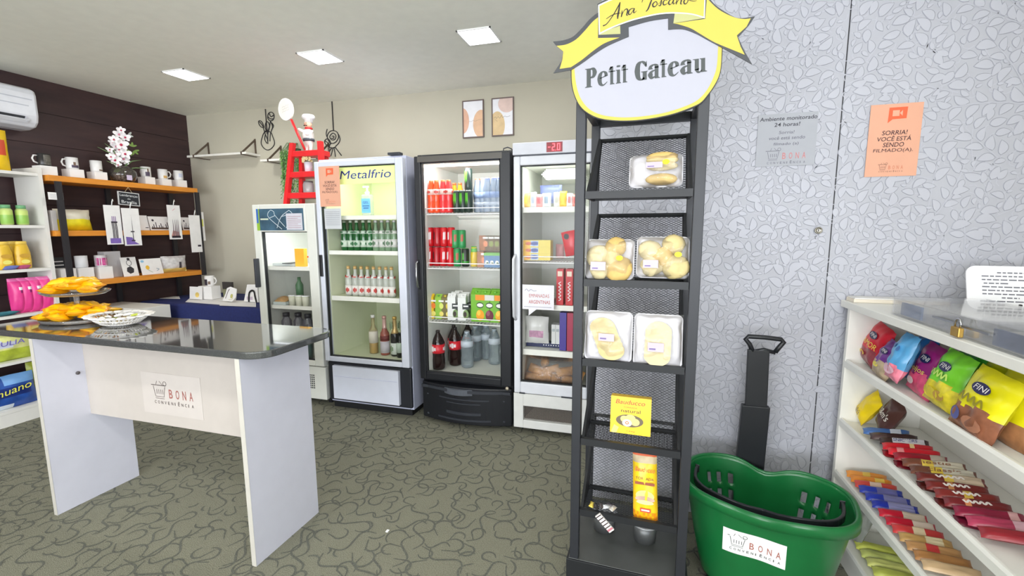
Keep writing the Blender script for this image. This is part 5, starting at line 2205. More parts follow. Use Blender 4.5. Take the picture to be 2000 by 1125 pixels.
def spire(m, f, w, h):
    m.poly(f, [(w*.1, h*.03), (w*.85, h*.03), (w*.6, h*.1), (w*.45, h*.22), (w*.1, h*.24)], PUR, .001)
    m.poly(f, [(w*.5, h*.14), (w*.55, h*.14), (w*.52, h*.85)], DK, .0013)
    m.rect(f, w*.4, w*.62, h*.36, h*.39, DK, .0014)
    m.rect(f, w*.4, w*.62, h*.12, h*.15, DK, .0014)


def cathed(m, f, w, h):
    m.rect(f, w*.18, w*.86, h*.04, h*.10, DK, .001)
    m.poly(f, [(w*.15, h*.08), (w*.8, h*.08), (w*.72, h*.22), (w*.3, h*.26)], mat((190, 130, 120), .6, noise=.3), .001)
    for x in (.35, .5, .62, .74):
        m.poly(f, [(w*(x-.05), h*.1), (w*(x+.05), h*.1), (w*(x+.02), h*.55), (w*x, h*.6)], mat((120, 104, 112), .6), .0012)
    m.stroke(f, [(w*.4, h*.84), (w*.6, h*.9)], .004, mat((220, 150, 160), .6), .001)


def plain(m, f, w, h):
    m.rect(f, w*.6, w*.9, h*.15, h*.2, DK, .001)


sheet('printed_cloth', 'white cloth with purple tower print hanging in front of the middle wood shelf, leftmost', 'cloth', 201, 400, 242, 477, -4.455, tower)
sheet('printed_cloth', 'white cloth with a spire and purple leaves print, overlapping the tower print', 'cloth', 236, 406, 278, 479, -4.44, spire)
sheet('printed_cloth', 'white cloth with pink cathedral print hanging right of the cards on the middle wood shelf', 'cloth', 325, 400, 357, 467, -4.455, cathed)
sheet('tote_bag', 'white cloth bag hanging at the right end of the wood shelves', 'bag', 368, 420, 396, 492, -4.44, plain, slant=.0)
sheet('tote_bag', 'white cloth bag with yellow patch hanging at the far right end behind the other bag', 'bag', 388, 414, 402, 470, -4.46, lambda m, f, w, h: m.rect(f, w*.2, w*.8, h*.5, h*.75, mat((226, 226, 120), .6), .001), hook=False)
sheet('price_card', 'small white card hanging under the left end of the top wood shelf', 'card', 93, 375, 125, 391, -4.455, lambda m, f, w, h: [m.rect(f, w*.12, w*.85, h*(.25+.2*i), h*(.29+.2*i), mat((170, 170, 180), .6), .001) for i in range(3)], hook=False)


def standcard(name, label, cat, x0, x1, y0, zb, X, art, body=PAPER, lean=.03):
    a, b_ = at(x0, y0, 'x', X), at(x1, y0, 'x', X)
    w_, h_ = b_.y-a.y, a.z-zb
    f = Fr((X+lean/2, a.y, zb+.001), (0, 1, 0), (-lean, 0, h_))
    m = M()
    m.rect(f, 0, w_, 0, h_, body, 0, .004)
    art(m, f, w_, h_)
    tag(m.build(name), label, cat)


def skyline(m, f, w, h):
    for i, x in enumerate((.1, .18, .3, .45, .55, .62, .8, .9)):
        m.rect(f, w*x, w*(x+.04), h*.12, h*(.3+.07*(i*7 % 5)), DK, .001)
    m.ell(f, w*.2, h*.72, w*.06, h*.08, DK, .001, 10)
    m.rect(f, w*.05, w*.95, h*.08, h*.2, mat((90, 70, 60), .6), .001)


standcard('postcard', 'white card with skyline drawing standing on the middle wood shelf', 'card', 290, 328, 422, WZ[1], -4.56, skyline)
standcard('postcard', 'small white card behind the spire print on the middle wood shelf', 'card', 268, 288, 420, WZ[1], -4.58, plain)
standcard('postcard', 'white card with dark arches at the right end of the middle wood shelf', 'card', 354, 378, 424, WZ[1], -4.56, skyline)
a, b_ = at(112, 430, 'x', -4.56), at(183, 430, 'x', -4.56)
h_ = at(145, 409, 'x', -4.56).z-WZ[1]
bagthing('clear_bag_of_yellow_cloths', 'clear bag of yellow and white folded goods at left on the middle wood shelf', 'bag', (-4.60, (a.y+b_.y)/2, WZ[1]+h_/2+.001), b_.y-a.y, h_, .14,
         lambda u, v: mat((244, 226, 40), .35, noise=.15) if v < .0 else mat((226, 220, 200), .35, noise=.1), u=(0, 1, 0), v=(-.1, 0, 1), seed=2, wr=.015)
m = M()
m.box(-4.66, -4.5, 2.41, 2.44, WZ[1]+.0005, WZ[1]+.16, mat((196, 190, 186), .5))
tag(m.build('grey_package'), 'grey package at the left end of the middle wood shelf behind the black upright', 'package')

# lower wood shelf
for i, (b0, b1, yb_, X, lab) in enumerate(((108, 139, 525, -4.58, 'white box at the left end of the lowest wood shelf behind the black upright'), (141, 178, 523, -4.57, 'white box under the white cup on the lowest wood shelf'),
                                           (180, 215, 521, -4.57, 'white box under the pink patterned cup on the lowest wood shelf'))):
    y_ = at((b0+b1)/2+3, 535, 'x', X).y
    hb = at(b0+15, yb_, 'x', X).z-WZ[2]
    m = M()
    m.box(X-.05, X+.05, y_-.052, y_+.052, WZ[2]+.0005, WZ[2]+hb, BOXW)
    tag(m.build('gift_box', bevel=.001), lab, 'box', 'white boxes on the lowest wood shelf')
    if i == 1:
        place('cupa', mug(mat((222, 222, 224), .3), h=.10, r=.042), 'mug', 'mug', (X-.005, y_, WZ[2]+hb+.0005), 'plain white cup on a white box on the lowest wood shelf', rz=-1.57)
    if i == 2:
        place('cupb', mug(mat((222, 218, 222), .3), ((-1.4, 1.0, .12, .78, mat((206, 90, 150), .5, noise=.5, scale=50)),), h=.10, r=.042, rz=-1.57), 'mug', 'mug', (X-.005, y_, WZ[2]+hb+.0005), 'cup with pink floral pattern on a white box on the lowest wood shelf', rz=-1.57)
y_ = at(222, 520, 'x', -4.6).y
m = M()
m.box(-4.68, -4.60, y_-.065, y_+.065, WZ[2]+.0005, at(220, 491, 'x', -4.6).z, mat((206, 204, 206), .6))
tag(m.build('tall_grey_box'), 'tall pale grey box between the pink cup and the keychain stand', 'box')


def keyc(m, f, w, h):
    K_ = mat((50, 48, 54), .5)
    m.stroke(f, [(w*.5+w*.16*cos(2*pi*i/12), h*.70+h*.14*sin(2*pi*i/12)) for i in range(12)], .004, K_, .001, True)
    m.poly(f, [(w*.5+w*.26*cos(2*pi*i/6+.3), h*.32+h*.2*sin(2*pi*i/6+.3)) for i in range(6)], K_, .001)
    m.stroke(f, [(w*.5, h*.55), (w*.5, h*.5)], .005, K_, .001, smooth=False)
    m.ell(f, w*.5, h*.9, w*.10, h*.07, K_, .001, 10)


standcard('keychain_card', 'white keychain card with dark round pendant on the lowest wood shelf', 'card', 236, 266, 503, WZ[2], -4.54, keyc)


def flowers(m, f, w, h):
    m.ell(f, w*.3, h*.45, w*.09, h*.14, mat((240, 190, 60), .5), .001, 10)
    m.stroke(f, [(w*.3, h*.3), (w*.5, h*.12)], .003, mat((110, 140, 80), .5), .001)
    m.stroke(f, [(w*.7, h*.2), (w*.82, h*.3), (w*.7, h*.36)], .004, mat((60, 110, 140), .5), .001)
    m.ell(f, w*.12, h*.85, w*.08, h*.08, mat((140, 190, 220), .5), .001, 10)


standcard('picture_tile', 'white tile with yellow flower and blue bird standing on the lowest wood shelf', 'tile', 273, 315, 506, WZ[2], -4.53, flowers)
a, b_ = at(317, 515, 'x', -4.56), at(366, 515, 'x', -4.56)
h_ = at(340, 500, 'x', -4.56).z-WZ[2]
bagthing('wrapped_souvenirs', 'clear plastic wrapped souvenirs at the right end of the lowest wood shelf', 'package', (-4.58, (a.y+b_.y)/2, WZ[2]+h_/2), b_.y-a.y, h_, .09,
         lambda u, v: mat((70, 66, 76), .4) if (.2 < u < .38 and -.5 < v < .3) else (mat((226, 214, 130), .4) if v < -.55 else mat((214, 212, 212), .25, noise=.15, scale=40)), u=(0, 1, 0), seed=5, wr=.016)
standcard('dark_card', 'dark card with white lines at the left end of the lowest wood shelf', 'card', 101, 126, 503, WZ[2], -4.66, lambda m, f, w, h: [m.rect(f, w*.1, w*.9, h*(.5+.15*i), h*(.54+.15*i), PAPER, .001) for i in range(3)], body=mat((40, 42, 46), .5))

# ---------------------------------------------------------------- white shelving unit at the far left
UW = mat((226, 224, 218), .5, noise=.01)
UZ = (1.895, 1.497, 1.165, .825, .478, .118)
t = thing('white_shelving_unit', 'white open shelving unit with cleaning goods at the left edge', 'shelves', (-4.65, 2.0, 0))
for y_ in (1.60, 2.362):
    m = M()
    m.box(-4.80, -4.50, y_-(.02 if y_ < 2 else 0), y_+(.0 if y_ < 2 else .024), 0, 1.94 if y_ > 2 else 1.9, UW)
    m.build('side_panel', t)
for z in UZ:
    m = M()
    m.box(-4.80, -4.503, 1.601, 2.361, z-.022, z, UW)
    m.build('shelf', t)
m = M()
m.box(-4.515, -4.505, 1.601, 2.361, .0, .095, UW)
m.build('plinth', t)


def ub(px, z, X=-4.58):
    p = at(px, 500, 'x', X)
    return (X, p.y, z+.0005)


for i, px in enumerate((24, 54)):
    place('jar3', lambda root: (M().lathe([(.030, 0), (.035, .01, mat((150, 196, 90), .35)), (.035, .075, mat((196, 216, 120), .35)), (.035, .11), (.026, .125)], mat((190, 206, 130), .3), seg=16).build('jar_body', root),
                                M().lathe([(.028, .124), (.028, .15), (1e-5, .15)], mat((110, 170, 120), .4), seg=14).build('lid', root)),
          'green_jar', 'jar', ub(px, UZ[1]), 'small green and yellow jar on the second shelf of the white unit, %s one' % ('left', 'right')[i], 'green jars')
SHY = mat((226, 184, 56), .3)


def shamp(root):
    m = M()
    m.lathe([(.8, 0), (.95, .01), (1.0, .05), (.98, .12), (.78, .17), (.70, .185)], SHY, seg=20, sx=.048, sy=.048)
    for i, v in enumerate(m.v):
        m.v[i] = V3((v.x*.6, v.y, v.z))
    m.build('bottle_body', root)
    m = M()
    m.lathe([(.72, .182), (.72, .205), (.6, .21), (1e-5, .21)], mat((236, 200, 90), .35), seg=16, sx=.046, sy=.046)
    for i, v in enumerate(m.v):
        m.v[i] = V3((v.x*.6, v.y, v.z))
    m.build('cap', root)
    m = M()
    for cx_, rx_, z0, c_ in ((0, .032, .10, (206, 160, 60)), (0, .026, .055, (240, 230, 120))):
        f = Fr((.0298, 0, z0), (0, 1, 0), (0, 0, 1))
        m.ell(f, 0, 0, rx_, .016, mat(c_, .4), .0, 16)
    m.build('label', root)


for i, (px, X) in enumerate(((8, -4.57), (28, -4.66), (44, -4.57))):
    place('shamp', shamp, 'shampoo_bottle', 'bottle', ub(px, UZ[2], X), 'yellow shampoo bottle on the third shelf of the white unit, %s' % ('at the picture edge', 'partly behind another', 'rightmost one')[i], 'yellow shampoo bottles')
for i, (p0, p1, z0, h_, rgb, nm) in enumerate(((7, 36, UZ[2], .035, (120, 130, 200), 'blue'), (36, 60, UZ[2], .03, (196, 90, 130), 'pink and violet'))):
    a, b_ = at(p0, 515, 'x', -4.52), at(p1, 515, 'x', -4.52)
    bagthing('sachet', '%s flat sachet lying in front of the yellow shampoo bottles' % nm, 'sachet', (-4.53, (a.y+b_.y)/2, z0+.016), b_.y-a.y, .05, .025, solidfm(rgb, .35), u=(0, 1, 0), v=(.8, 0, .5), seed=i, wr=.004)
PINK = mat((226, 60, 140), .35, noise=.06)


def pinkp(root):
    m = M()
    m.pouch(Fr((0, 0, .135), (0, 1, 0), (0, 0, 1)), .15, .27, .10, lambda u, v: (mat((236, 120, 180), .4) if v > .8 else (PURE if (.35 < v < .5 and -.1 < u < .6) else (mat((140, 40, 110), .4) if (.2 < v < .35 and .0 < u < .6) else PINK))), 14, 12, .02, .006, seed=3)
    m.build('pack_body', root)


for i, px in enumerate((22, 40, 58, 78)):
    place('pinkp', pinkp, 'pink_refill_pack', 'pack', ub(px, UZ[3], -4.59+.01*i), 'bright pink refill pack on the fourth shelf of the white unit, %s from the left' % ORD[i], 'bright pink refill packs', sc=(1, .62, 1))
bagthing('folded_teal_cloth', 'teal folded cloth at the left end of the fourth shelf of the white unit', 'cloth', (-4.54, at(8, 610, 'x', -4.54).y, UZ[3]+.018), .16, .08, .03, solidfm((60, 130, 144), .8), u=(0, 1, 0), v=(1, 0, .2), seed=8, wr=.006)
# green wipes pack and blue soap pack
def wipes(root):
    m = M()
    def fm(u, v):
        if (u+.2)**2*1.2+(v-.25)**2*5 < .32:
            return mat((206, 210, 226), .4)
        if v < -.2:
            return mat((176, 190, 60), .35, noise=.3)
        return mat((214, 216, 140), .35, noise=.2)
    m.pouch(Fr((0, 0, .10), (0, 1, 0), (-.1, 0, 1)), .36, .20, .10, fm, 20, 14, .03, .008, seed=4)
    f = Fr((.058, -.12, .115), (.0, 1, .05), (-.1, 0, 1))
    m.text(f, 'XPULIA', 0, 0, .22, .035, mat((110, 100, 180), .4), .001, .2, off=.02)
    m.build('pack_body', root)


def minu(root):
    m = M()
    BL = mat((40, 80, 160), .3, noise=.3)
    def fm(u, v):
        if abs(v+.05*u) < .30 and abs(u) < .85:
            return mat((30, 50, 120), .3)
        if v > .45 and u > .0:
            return mat((120, 170, 226), .3)
        if v < -.7 and u < .2:
            return mat((220, 228, 236), .3)
        return BL
    m.pouch(Fr((0, 0, .125), (0, 1, 0), (-.1, 0, 1)), .38, .25, .10, fm, 20, 14, .03, .008, seed=6)
    f = Fr((.064, -.14, .09), (.0, 1, .18), (-.1, 0, 1))
    m.text(f, 'Minuano', 0, 0, .28, .05, mat((240, 236, 90), .4), .001, .2, off=.02)
    m.build('pack_body', root)


place('wipes', wipes, 'laundry_pack', 'pack', (-4.59, at(12, 680, 'x', -4.55).y, UZ[4]+.001), 'pale green pack with violet lettering on the fifth shelf of the white unit')
place('minu', minu, 'laundry_pack', 'pack', (-4.58, at(10, 770, 'x', -4.55).y, UZ[5]+.001), 'blue pack with yellow lettering on the bottom shelf of the white unit')
bagthing('laundry_pack', 'yellow green pack right of the blue pack at the bottom of the white unit', 'pack', (-4.68, 2.28, UZ[5]+.15), .14, .29, .08, solidfm((190, 200, 70), .35, (110, 90, 60)), u=(0, 1, 0), seed=12)
y_ = at(6, 300, 'x', -4.6).y
bagthing('yellow_tall_bag', 'yellow bag standing on top of the white unit under the air conditioner', 'bag', (-4.62, y_-.03, UZ[0]+.155), .14, .30, .08, lambda u, v: mat((236, 196, 30), .35, noise=.1) if (v < -.3 or v > .5 or abs(u) > .6) else mat((214, 80, 50), .4), u=(0, 1, 0), seed=13)

# ---------------------------------------------------------------- table with navy cloth
t = thing('display_table', 'low table under a navy cloth between the wood shelves and the narrow cooler', 'table', (-3.95, 3.4, 0))
m = M()
m.box(-4.70, -3.14, 3.14, 3.80, .735, .76, UW)
m.build('tabletop', t)
for x in (-4.66, -3.20):
    for y_ in (3.18, 3.72):
        m = M()
        m.box(x, x+.04, y_, y_+.04, 0, .735, UW)
        m.build('leg', t)
NAVY = mat((30, 40, 96), .85, noise=.12, scale=60)
m = M()
nx, vs, fs = 40, [], []
prof2 = [(3.82, .7625), (3.5, .7625), (3.15, .7625), (3.125, .757), (3.115, .74), (3.108, .62), (3.10, .48), (3.098, .38)]
for j, (yy, zz) in enumerate(prof2):
    for i in range(nx+1):
        s = i/nx
        fold = .010*sin(s*34)*max(0, j-4)/3
        vs.append((-4.72+1.60*s, yy-fold, zz))
for j in range(len(prof2)-1):
    for i in range(nx):
        a = j*(nx+1)+i
        fs.append((a, a+1, a+nx+2, a+nx+1))
m.add(vs, fs, NAVY, True)
tag(m.build('tablecloth'), 'navy blue tablecloth over the low display table', 'tablecloth')
TZ = .7635
WS = mat((232, 230, 228), .7)


def tp(px, py, z=TZ):
    return at(px, py, 'z', z)


for i, (pts, lab) in enumerate((([(362, 590), (440, 596), (445, 585), (370, 583)], 'white placemat on the left of the navy tablecloth'),
                                ([(425, 598), (500, 600), (500, 588), (430, 587)], 'white placemat on the right of the navy tablecloth'),
                                ([(395, 586), (460, 590), (462, 582), (400, 580)], 'white sheet of cloth in the middle of the navy tablecloth'),
                                ([(308, 584), (352, 585), (350, 580), (312, 579)], 'small white sheet at the left end of the navy tablecloth'))):
    P = []
    for a in pts:
        q = tp(*a)
        P.append((min(max(q.x, -4.68), -3.16), min(max(q.y, 3.13), 3.8)))
    m = M()
    m.poly(Fr((0, 0, TZ+.002+.002*i), (1, 0, 0), (0, 1, 0)), P, WS, 0, .0018)
    tag(m.build('placemat'), lab, 'placemat', 'white cloths on the navy table')
zt_ = TZ+.009
# mug on white box, flower card, tile, dark box, bag
x = at(410, 570, 'y', 3.40).x
zb_ = at(410, 560, 'y', 3.36).z
m = M()
m.box(x-.10, x+.07, 3.36, 3.46, zt_, zb_, BOXW)
tag(m.build('gift_box', bevel=.001), 'white box on the navy table carrying a mug', 'box')
place('mugt', mug(MW, ((-2.2, -1.2, .1, .7, DK), (-1.1, -.6, .2, .5, PB)), h=.10, r=.043, rz=1.7), 'mug', 'mug', (at(408, 550, 'y', 3.40).x, 3.41, zb_+.0005), 'white mug with dark drawing on top of the white box on the navy table', rz=1.7)
x0_, x1_ = at(369, 570, 'y', 3.33).x, at(393, 570, 'y', 3.33).x
f = Fr((x0_, 3.33, zt_), (1, 0, 0), (0, .1, 1))
m = M()
m.rect(f, 0, x1_-x0_, 0, .125, WS, 0, .004)
m.ell(f, (x1_-x0_)*.62, .045, .026, .026, mat((230, 200, 110), .6, noise=.2), .001, 12)
tag(m.build('flower_card'), 'white card with soft yellow flower at the left on the navy table', 'card')
x = at(444, 565, 'y', 3.42).x
m = M()
m.box(x-.06, x+.06, 3.42, 3.44, zt_, at(444, 551, 'y', 3.42).z, mat((56, 52, 50), .5))
m.box(x-.055, x+.055, 3.418, 3.42, zt_+.02, zt_+.10, mat((130, 130, 100), .5, noise=.3))
tag(m.build('picture_block'), 'dark picture block behind the white tile on the navy table', 'frame')
x = at(448, 575, 'y', 3.30).x
f = Fr((x, 3.30, zt_+.07), (1, 0, 0), (0, .25, 1))
m = M()
m.poly(f, [(-.075, -.06), (.04, -.068), (.082, -.02), (.078, .055), (.0, .075), (-.04, .06), (-.05, 0)], WS, 0, .006)
m.ell(f, .03, -.015, .016, .022, mat((190, 186, 110), .6), .001, 10)
m.stroke(f, [(-.04, -.04), (-.02, .03), (-.005, .05)], .007, mat((90, 70, 80), .6), .001)
m.stroke(f, [(0, -.05), (.04, -.045), (.05, -.03)], .004, mat((200, 180, 100), .6), .001)
tag(m.build('tile_souvenir'), 'white irregular tile with small drawings standing on the navy table', 'tile')
x = at(488, 565, 'y', 3.34).x
t = thing('paper_bag', 'white bag with a black strap handle at the right end of the navy table', 'bag', (x, 3.36, zt_))
m = M()
f = Fr((x, 3.34, zt_), (1, 0, 0), (0, .12, 1))
m.poly(f, [(-.085, 0), (.09, 0), (.07, .17), (-.05, .165)], WS, 0, .03)
m.rect(f, -.05, .02, .02, .05, mat((196, 180, 196), .6), .001)
m.build('bag_body', t)
m = M()
m.stroke(f, [(-.02, .0), (-.018, .08), (.01, .108), (.04, .10), (.055, .05), (.072, 0)], .018, BLACK, .006)
m.build('strap', t)
m = M()
m.box(-4.80, -4.18, 2.76, 3.02, .0, .775, UW)
tag(m.build('white_cabinet', bevel=.003), 'low white cabinet left of the navy table, behind the counter', 'cabinet')
# ================================================================ black display rack
RK = mat((38, 40, 45), .45, noise=.05)
RKD = mat((26, 28, 31), .5, noise=.05)
RO = V3((-.236, 1.62, 0))
ra = radians(-1.9)
RX = V3((cos(ra), sin(ra), 0))
RY = V3((-sin(ra), cos(ra), 0))


def rp(x, y, z):
    return RO+RX*x+RY*y+V3((0, 0, z))


RWD, RDP, PT = .430, .415, .034
rack = thing('display_rack', 'tall black metal display rack with slanted mesh trays and a yellow ribbon sign on top', 'rack', rp(RWD/2, RDP/2, 0))


def rbox(m, x0, x1, y0, y1, z0, z1, mt):
    vs = [rp(x, y, z) for x in (x0, x1) for y in (y0, y1) for z in (z0, z1)]
    m.add(vs, [(0, 1, 3, 2), (4, 6, 7, 5), (0, 4, 5, 1), (2, 3, 7, 6), (0, 2, 6, 4), (1, 5, 7, 3)], mt)


for x in (0, RWD-PT):
    for y in (0, RDP-PT):
        m = M()
        rbox(m, x, x+PT, y, y+PT, .15, 1.955 if y < .1 else 1.92, RK)
        m.build('post', rack, bevel=.002)
m = M()
rbox(m, PT, RWD-PT, RDP-PT, RDP-.004, 1.885, 1.92, RK)
rbox(m, PT, RWD-PT, .004, PT, 1.90, 1.935, RK)
for x in (0, RWD-PT):
    rbox(m, x+.003, x+PT-.003, PT, RDP-PT, 1.888, 1.918, RK)
m.build('top_frame', rack, bevel=.002)
m = M()
rbox(m, -.012, RWD+.012, -.008, RDP+.008, .0, .15, RKD)
rbox(m, -.004, RWD+.004, -.002, RDP+.002, .15, .1525, mat((74, 76, 74), .35, noise=.15, scale=6))
m.build('base', rack, bevel=.002)
TZS = (1.572, 1.258, .958, .645, .352)
x0, x1 = .036, RWD-.036
for k, z in enumerate(TZS):
    t = M()
    g = .013
    yb0, yt, H = .195, .375, .255
    # front lip, floor rim
    rbox(t, x0, x1, -.002 if k < 0 else .004, .020, z-.014, z+.012, RKD)
    rbox(t, x0, x1, yb0-.006, yb0+.008, z-.010, z+.006, RKD)
    for xx_ in (x0, x1-.010):
        rbox(t, xx_, xx_+.010, .010, yb0, z-.012, z+.004, RKD)
        # side plates
        P = [rp(xx_, .010, z), rp(xx_, yb0, z), rp(xx_, yt, z+H), rp(xx_, yt-.03, z+H)]
        Q = [p_+RX*.010 for p_ in P]
        t.add(P+Q, [(0, 1, 2, 3), (7, 6, 5, 4), (0, 4, 5, 1), (1, 5, 6, 2), (2, 6, 7, 3), (3, 7, 4, 0)], RKD)
    d = (rp(0, yt, z+H)-rp(0, yb0, z))
    L = d.length
    d.normalize()
    f = Fr(rp(x0, yb0, z), RX, d)
    W_ = x1-x0
    t.fbox(f, 0, W_, L-g, L, -.006, .006, RKD)
    t.fbox(f, 0, g, 0, L, -.005, .005, RKD)
    t.fbox(f, W_-g, W_, 0, L, -.005, .005, RKD)
    trayo = t.build('tray', rack)
    # expanded metal mesh
    mm = M()
    MT = mat((44, 46, 50), .4)

    def mesh_panel(mm, f, W_, L, cw=.0190, chh=.0114):
        s_ = chh/cw
        for sg in (1, -1):
            c = -L if sg > 0 else 0
            c_end = W_*s_ + L
            n_ = int((W_*s_+L)/chh)+1
            for i in range(n_):
                b0 = -W_*s_+i*chh if sg > 0 else i*chh
                # line b = b0 + sg*s_*a
                pts = []
                a0, a1 = 0.0, W_
                if sg > 0:
                    a0 = max(0, (0-b0)/s_)
                    a1 = min(W_, (L-b0)/s_)
                else:
                    a0 = max(0, (b0-L)/s_)
                    a1 = min(W_, b0/s_)
                if a1-a0 < .004:
                    continue
                p_, q_ = f.p(a0, b0+sg*s_*a0, .0005*sg), f.p(a1, b0+sg*s_*a1, .0005*sg)
                mm.bar(p_, q_, .0012, .0012, MT, tuple(f.n))
    mesh_panel(mm, f, W_, L-g)
    f2 = Fr(rp(x0, .016, z-.003), RX, RY)
    mesh_panel(mm, f2, W_, yb0-.016)
    mm.build('mesh_panel', trayo)

# ---- ribbon sign
SGY = 1.600
YELS = mat((198, 180, 76), .65, noise=.01)
YELP = mat((172, 172, 114), .5, noise=.01)
DKS = mat((58, 60, 64), .5, noise=.01)
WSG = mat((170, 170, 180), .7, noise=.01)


def sp2(cx_, cy_):
    p_ = at(1060+cx_/4.327, cy_/4.327, 'y', SGY)
    return (p_.x, p_.z)


def smooth_pts(pts, closed=False, k=5):
    P = [V3((a, b, 0)) for a, b in pts]
    N = len(P)
    Q = []
    for i in range(N if closed else N-1):
        p0 = P[(i-1) % N] if (closed or i) else P[i]
        p1, p2 = P[i], P[(i+1) % N]
        p3 = P[(i+2) % N] if (closed or i < N-2) else p2
        for j in range(k):
            s_ = j/k
            Q.append(.5*((2*p1)+(p2-p0)*s_+(2*p0-5*p1+4*p2-p3)*s_*s_+(3*p1-p0-3*p2+p3)*s_**3))
    if not closed:
        Q.append(P[-1])
    return [(q.x, q.y) for q in Q]


FS = FrontF(0, SGY, 0)


def spoly(m, pts, mt, n, t=0):
    m.poly(FS, [sp2(a, b) for a, b in pts][::-1], mt, n, t)


m = M()
low = smooth_pts([(236, 585), (240, 700), (262, 800), (305, 892), (370, 955), (470, 1004), (600, 1024), (740, 1026), (880, 1013), (1000, 993), (1120, 964), (1250, 918), (1340, 872), (1400, 805), (1452, 732), (1493, 650), (1512, 560), (1522, 400)])
spoly(m, low+[(1300, 250), (1110, 190), (1100, 110), (900, 140), (650, 200), (640, 320)], mat((34, 34, 34), .5), 0, .012)
low = smooth_pts([(244, 590), (248, 700), (269, 798), (311, 886), (374, 948), (472, 996), (600, 1016), (740, 1018), (879, 1005), (998, 985), (1118, 956), (1246, 910), (1335, 866), (1394, 800), (1446, 727), (1486, 648), (1505, 560), (1514, 405)])
spoly(m, low+[(1300, 250), (1110, 190), (1100, 110), (900, 140), (650, 200), (640, 320)], YELS, .0006)
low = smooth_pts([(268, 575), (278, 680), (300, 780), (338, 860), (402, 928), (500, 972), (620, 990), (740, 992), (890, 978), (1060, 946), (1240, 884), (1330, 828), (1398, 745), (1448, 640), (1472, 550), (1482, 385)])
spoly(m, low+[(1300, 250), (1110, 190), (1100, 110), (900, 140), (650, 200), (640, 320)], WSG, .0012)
sgn = thing('ribbon_sign', 'white rounded sign board with yellow ribbon banner mounted on top of the black rack', 'sign', (0, SGY, 1.82))
sgn['label'] = 'x'
bpy.data.objects.remove(sgn)
sb = m.build('sign_board', rack)
sb['label'] = 'white rounded board with yellow rim and yellow ribbon'
m = M()
dark = [(472, 108)] + smooth_pts([(440, 130), (395, 170), (320, 255), (250, 318), (170, 345), (88, 355)]) + [(118, 392), (176, 440), (160, 520), (92, 622), (240, 596)] + \
    smooth_pts([(240, 596), (340, 532), (450, 452), (560, 385), (728, 312)])[1:] + [(725, 232)] + smooth_pts([(725, 232), (900, 182), (1060, 158)])[1:] + [(1060, 254)] + \
    smooth_pts([(1060, 254), (1180, 250), (1290, 286), (1400, 345), (1520, 410), (1768, 548)])[1:] + [(1700, 430), (1650, 320), (1740, 220), (1792, 143)] + \
    smooth_pts([(1792, 143), (1650, 158), (1550, 112), (1450, 40), (1385, -40)])[1:] + smooth_pts([(1380, -110), (1200, -125), (1000, -115), (780, -88), (600, -30), (462, 38)])
spoly(m, dark, DKS, .0040, .003)
spoly(m, smooth_pts([(470, 150), (420, 192), (350, 272), (280, 340), (200, 380), (118, 392)])+[(176, 440), (168, 510), (145, 586), (240, 572)] +
      smooth_pts([(240, 572), (330, 512), (420, 440), (520, 372), (650, 322)])[1:]+[(468, 326)], YELS, .0046)
spoly(m, smooth_pts([(1385, -10), (1480, 82), (1600, 146), (1690, 166), (1756, 160)])+[(1720, 230), (1638, 305), (1670, 400), (1705, 468)] +
      smooth_pts([(1705, 468), (1600, 425), (1450, 362), (1330, 292), (1250, 245), (1150, 212), (1105, 204)])[1:]+[(1372, 165)], YELS, .0046)
spoly(m, [(478, 300), (566, 252), (655, 222), (657, 292)], YELP, .0050)
spoly(m, [(1115, 118), (1250, 126), (1368, 158), (1103, 203)], YELP, .0050)
ban = smooth_pts([(470, 48), (600, -8), (780, -58), (1000, -85), (1200, -95), (1376, -90)])+[(1368, 162)]+smooth_pts([(1368, 162), (1250, 130), (1110, 121), (1000, 127), (900, 145), (760, 180), (640, 222), (560, 256), (476, 300)])[1:]
spoly(m, ban, mat((240, 240, 214), .5), .0056)
ban2 = smooth_pts([(480, 58), (600, 4), (780, -48), (1000, -76), (1200, -86), (1366, -82)])+[(1358, 148)]+smooth_pts([(1358, 148), (1250, 120), (1110, 110), (1000, 116), (900, 134), (760, 169), (640, 211), (560, 244), (486, 282)])[1:]
spoly(m, ban2, YELS, .0062)
m.build('ribbon', sb)
m = M()
INKB = mat((30, 28, 26), .5)


def sst(pts, w, n=.0068, closed=False):
    ws = w if isinstance(w, list) else [w]*len(pts)
    m.stroke(FS, [sp2(a, b) for a, b in pts], [q/4.327*.00184 for q in ws], INKB, n, closed)


sst([(510, 226), (535, 215), (560, 188), (600, 130), (640, 60), (655, 26)], [9, 7, 6, 7, 9, 4])
sst([(655, 26), (645, 90), (636, 140), (634, 168)], [5, 13, 14, 6])
sst([(538, 168), (580, 140), (620, 124), (660, 118)], [4, 6, 6, 3])
sst([(672, 96), (670, 125), (664, 152)], [4, 10, 7])
sst([(666, 142), (690, 96), (712, 84), (718, 100), (710, 134), (722, 136)], [3, 5, 8, 11, 9, 3])
sst([(776, 80), (750, 82), (730, 100), (726, 126), (742, 128), (762, 100), (772, 84)], [4, 6, 10, 10, 6, 4, 4])
sst([(776, 78), (768, 108), (774, 116), (796, 98)], [7, 9, 6, 2])
sst([(838, 30), (850, 2), (890, -16), (960, -24), (1030, -30)], [3, 7, 10, 8, 3])
sst([(930, -20), (908, 40), (890, 84), (872, 106)], [6, 12, 10, 5])
sst([(946, 26), (930, 44), (934, 64), (952, 62), (966, 42), (960, 24)], [6, 11, 10, 6, 6, 6], closed=True)
sst([(966, 50), (990, 30), (1004, 6), (1000, 34), (992, 56), (976, 54)], [2, 3, 4, 10, 8, 3])
sst([(1050, 12), (1034, 8), (1018, 26), (1020, 48), (1040, 46), (1060, 30)], [5, 5, 10, 9, 5, 2])
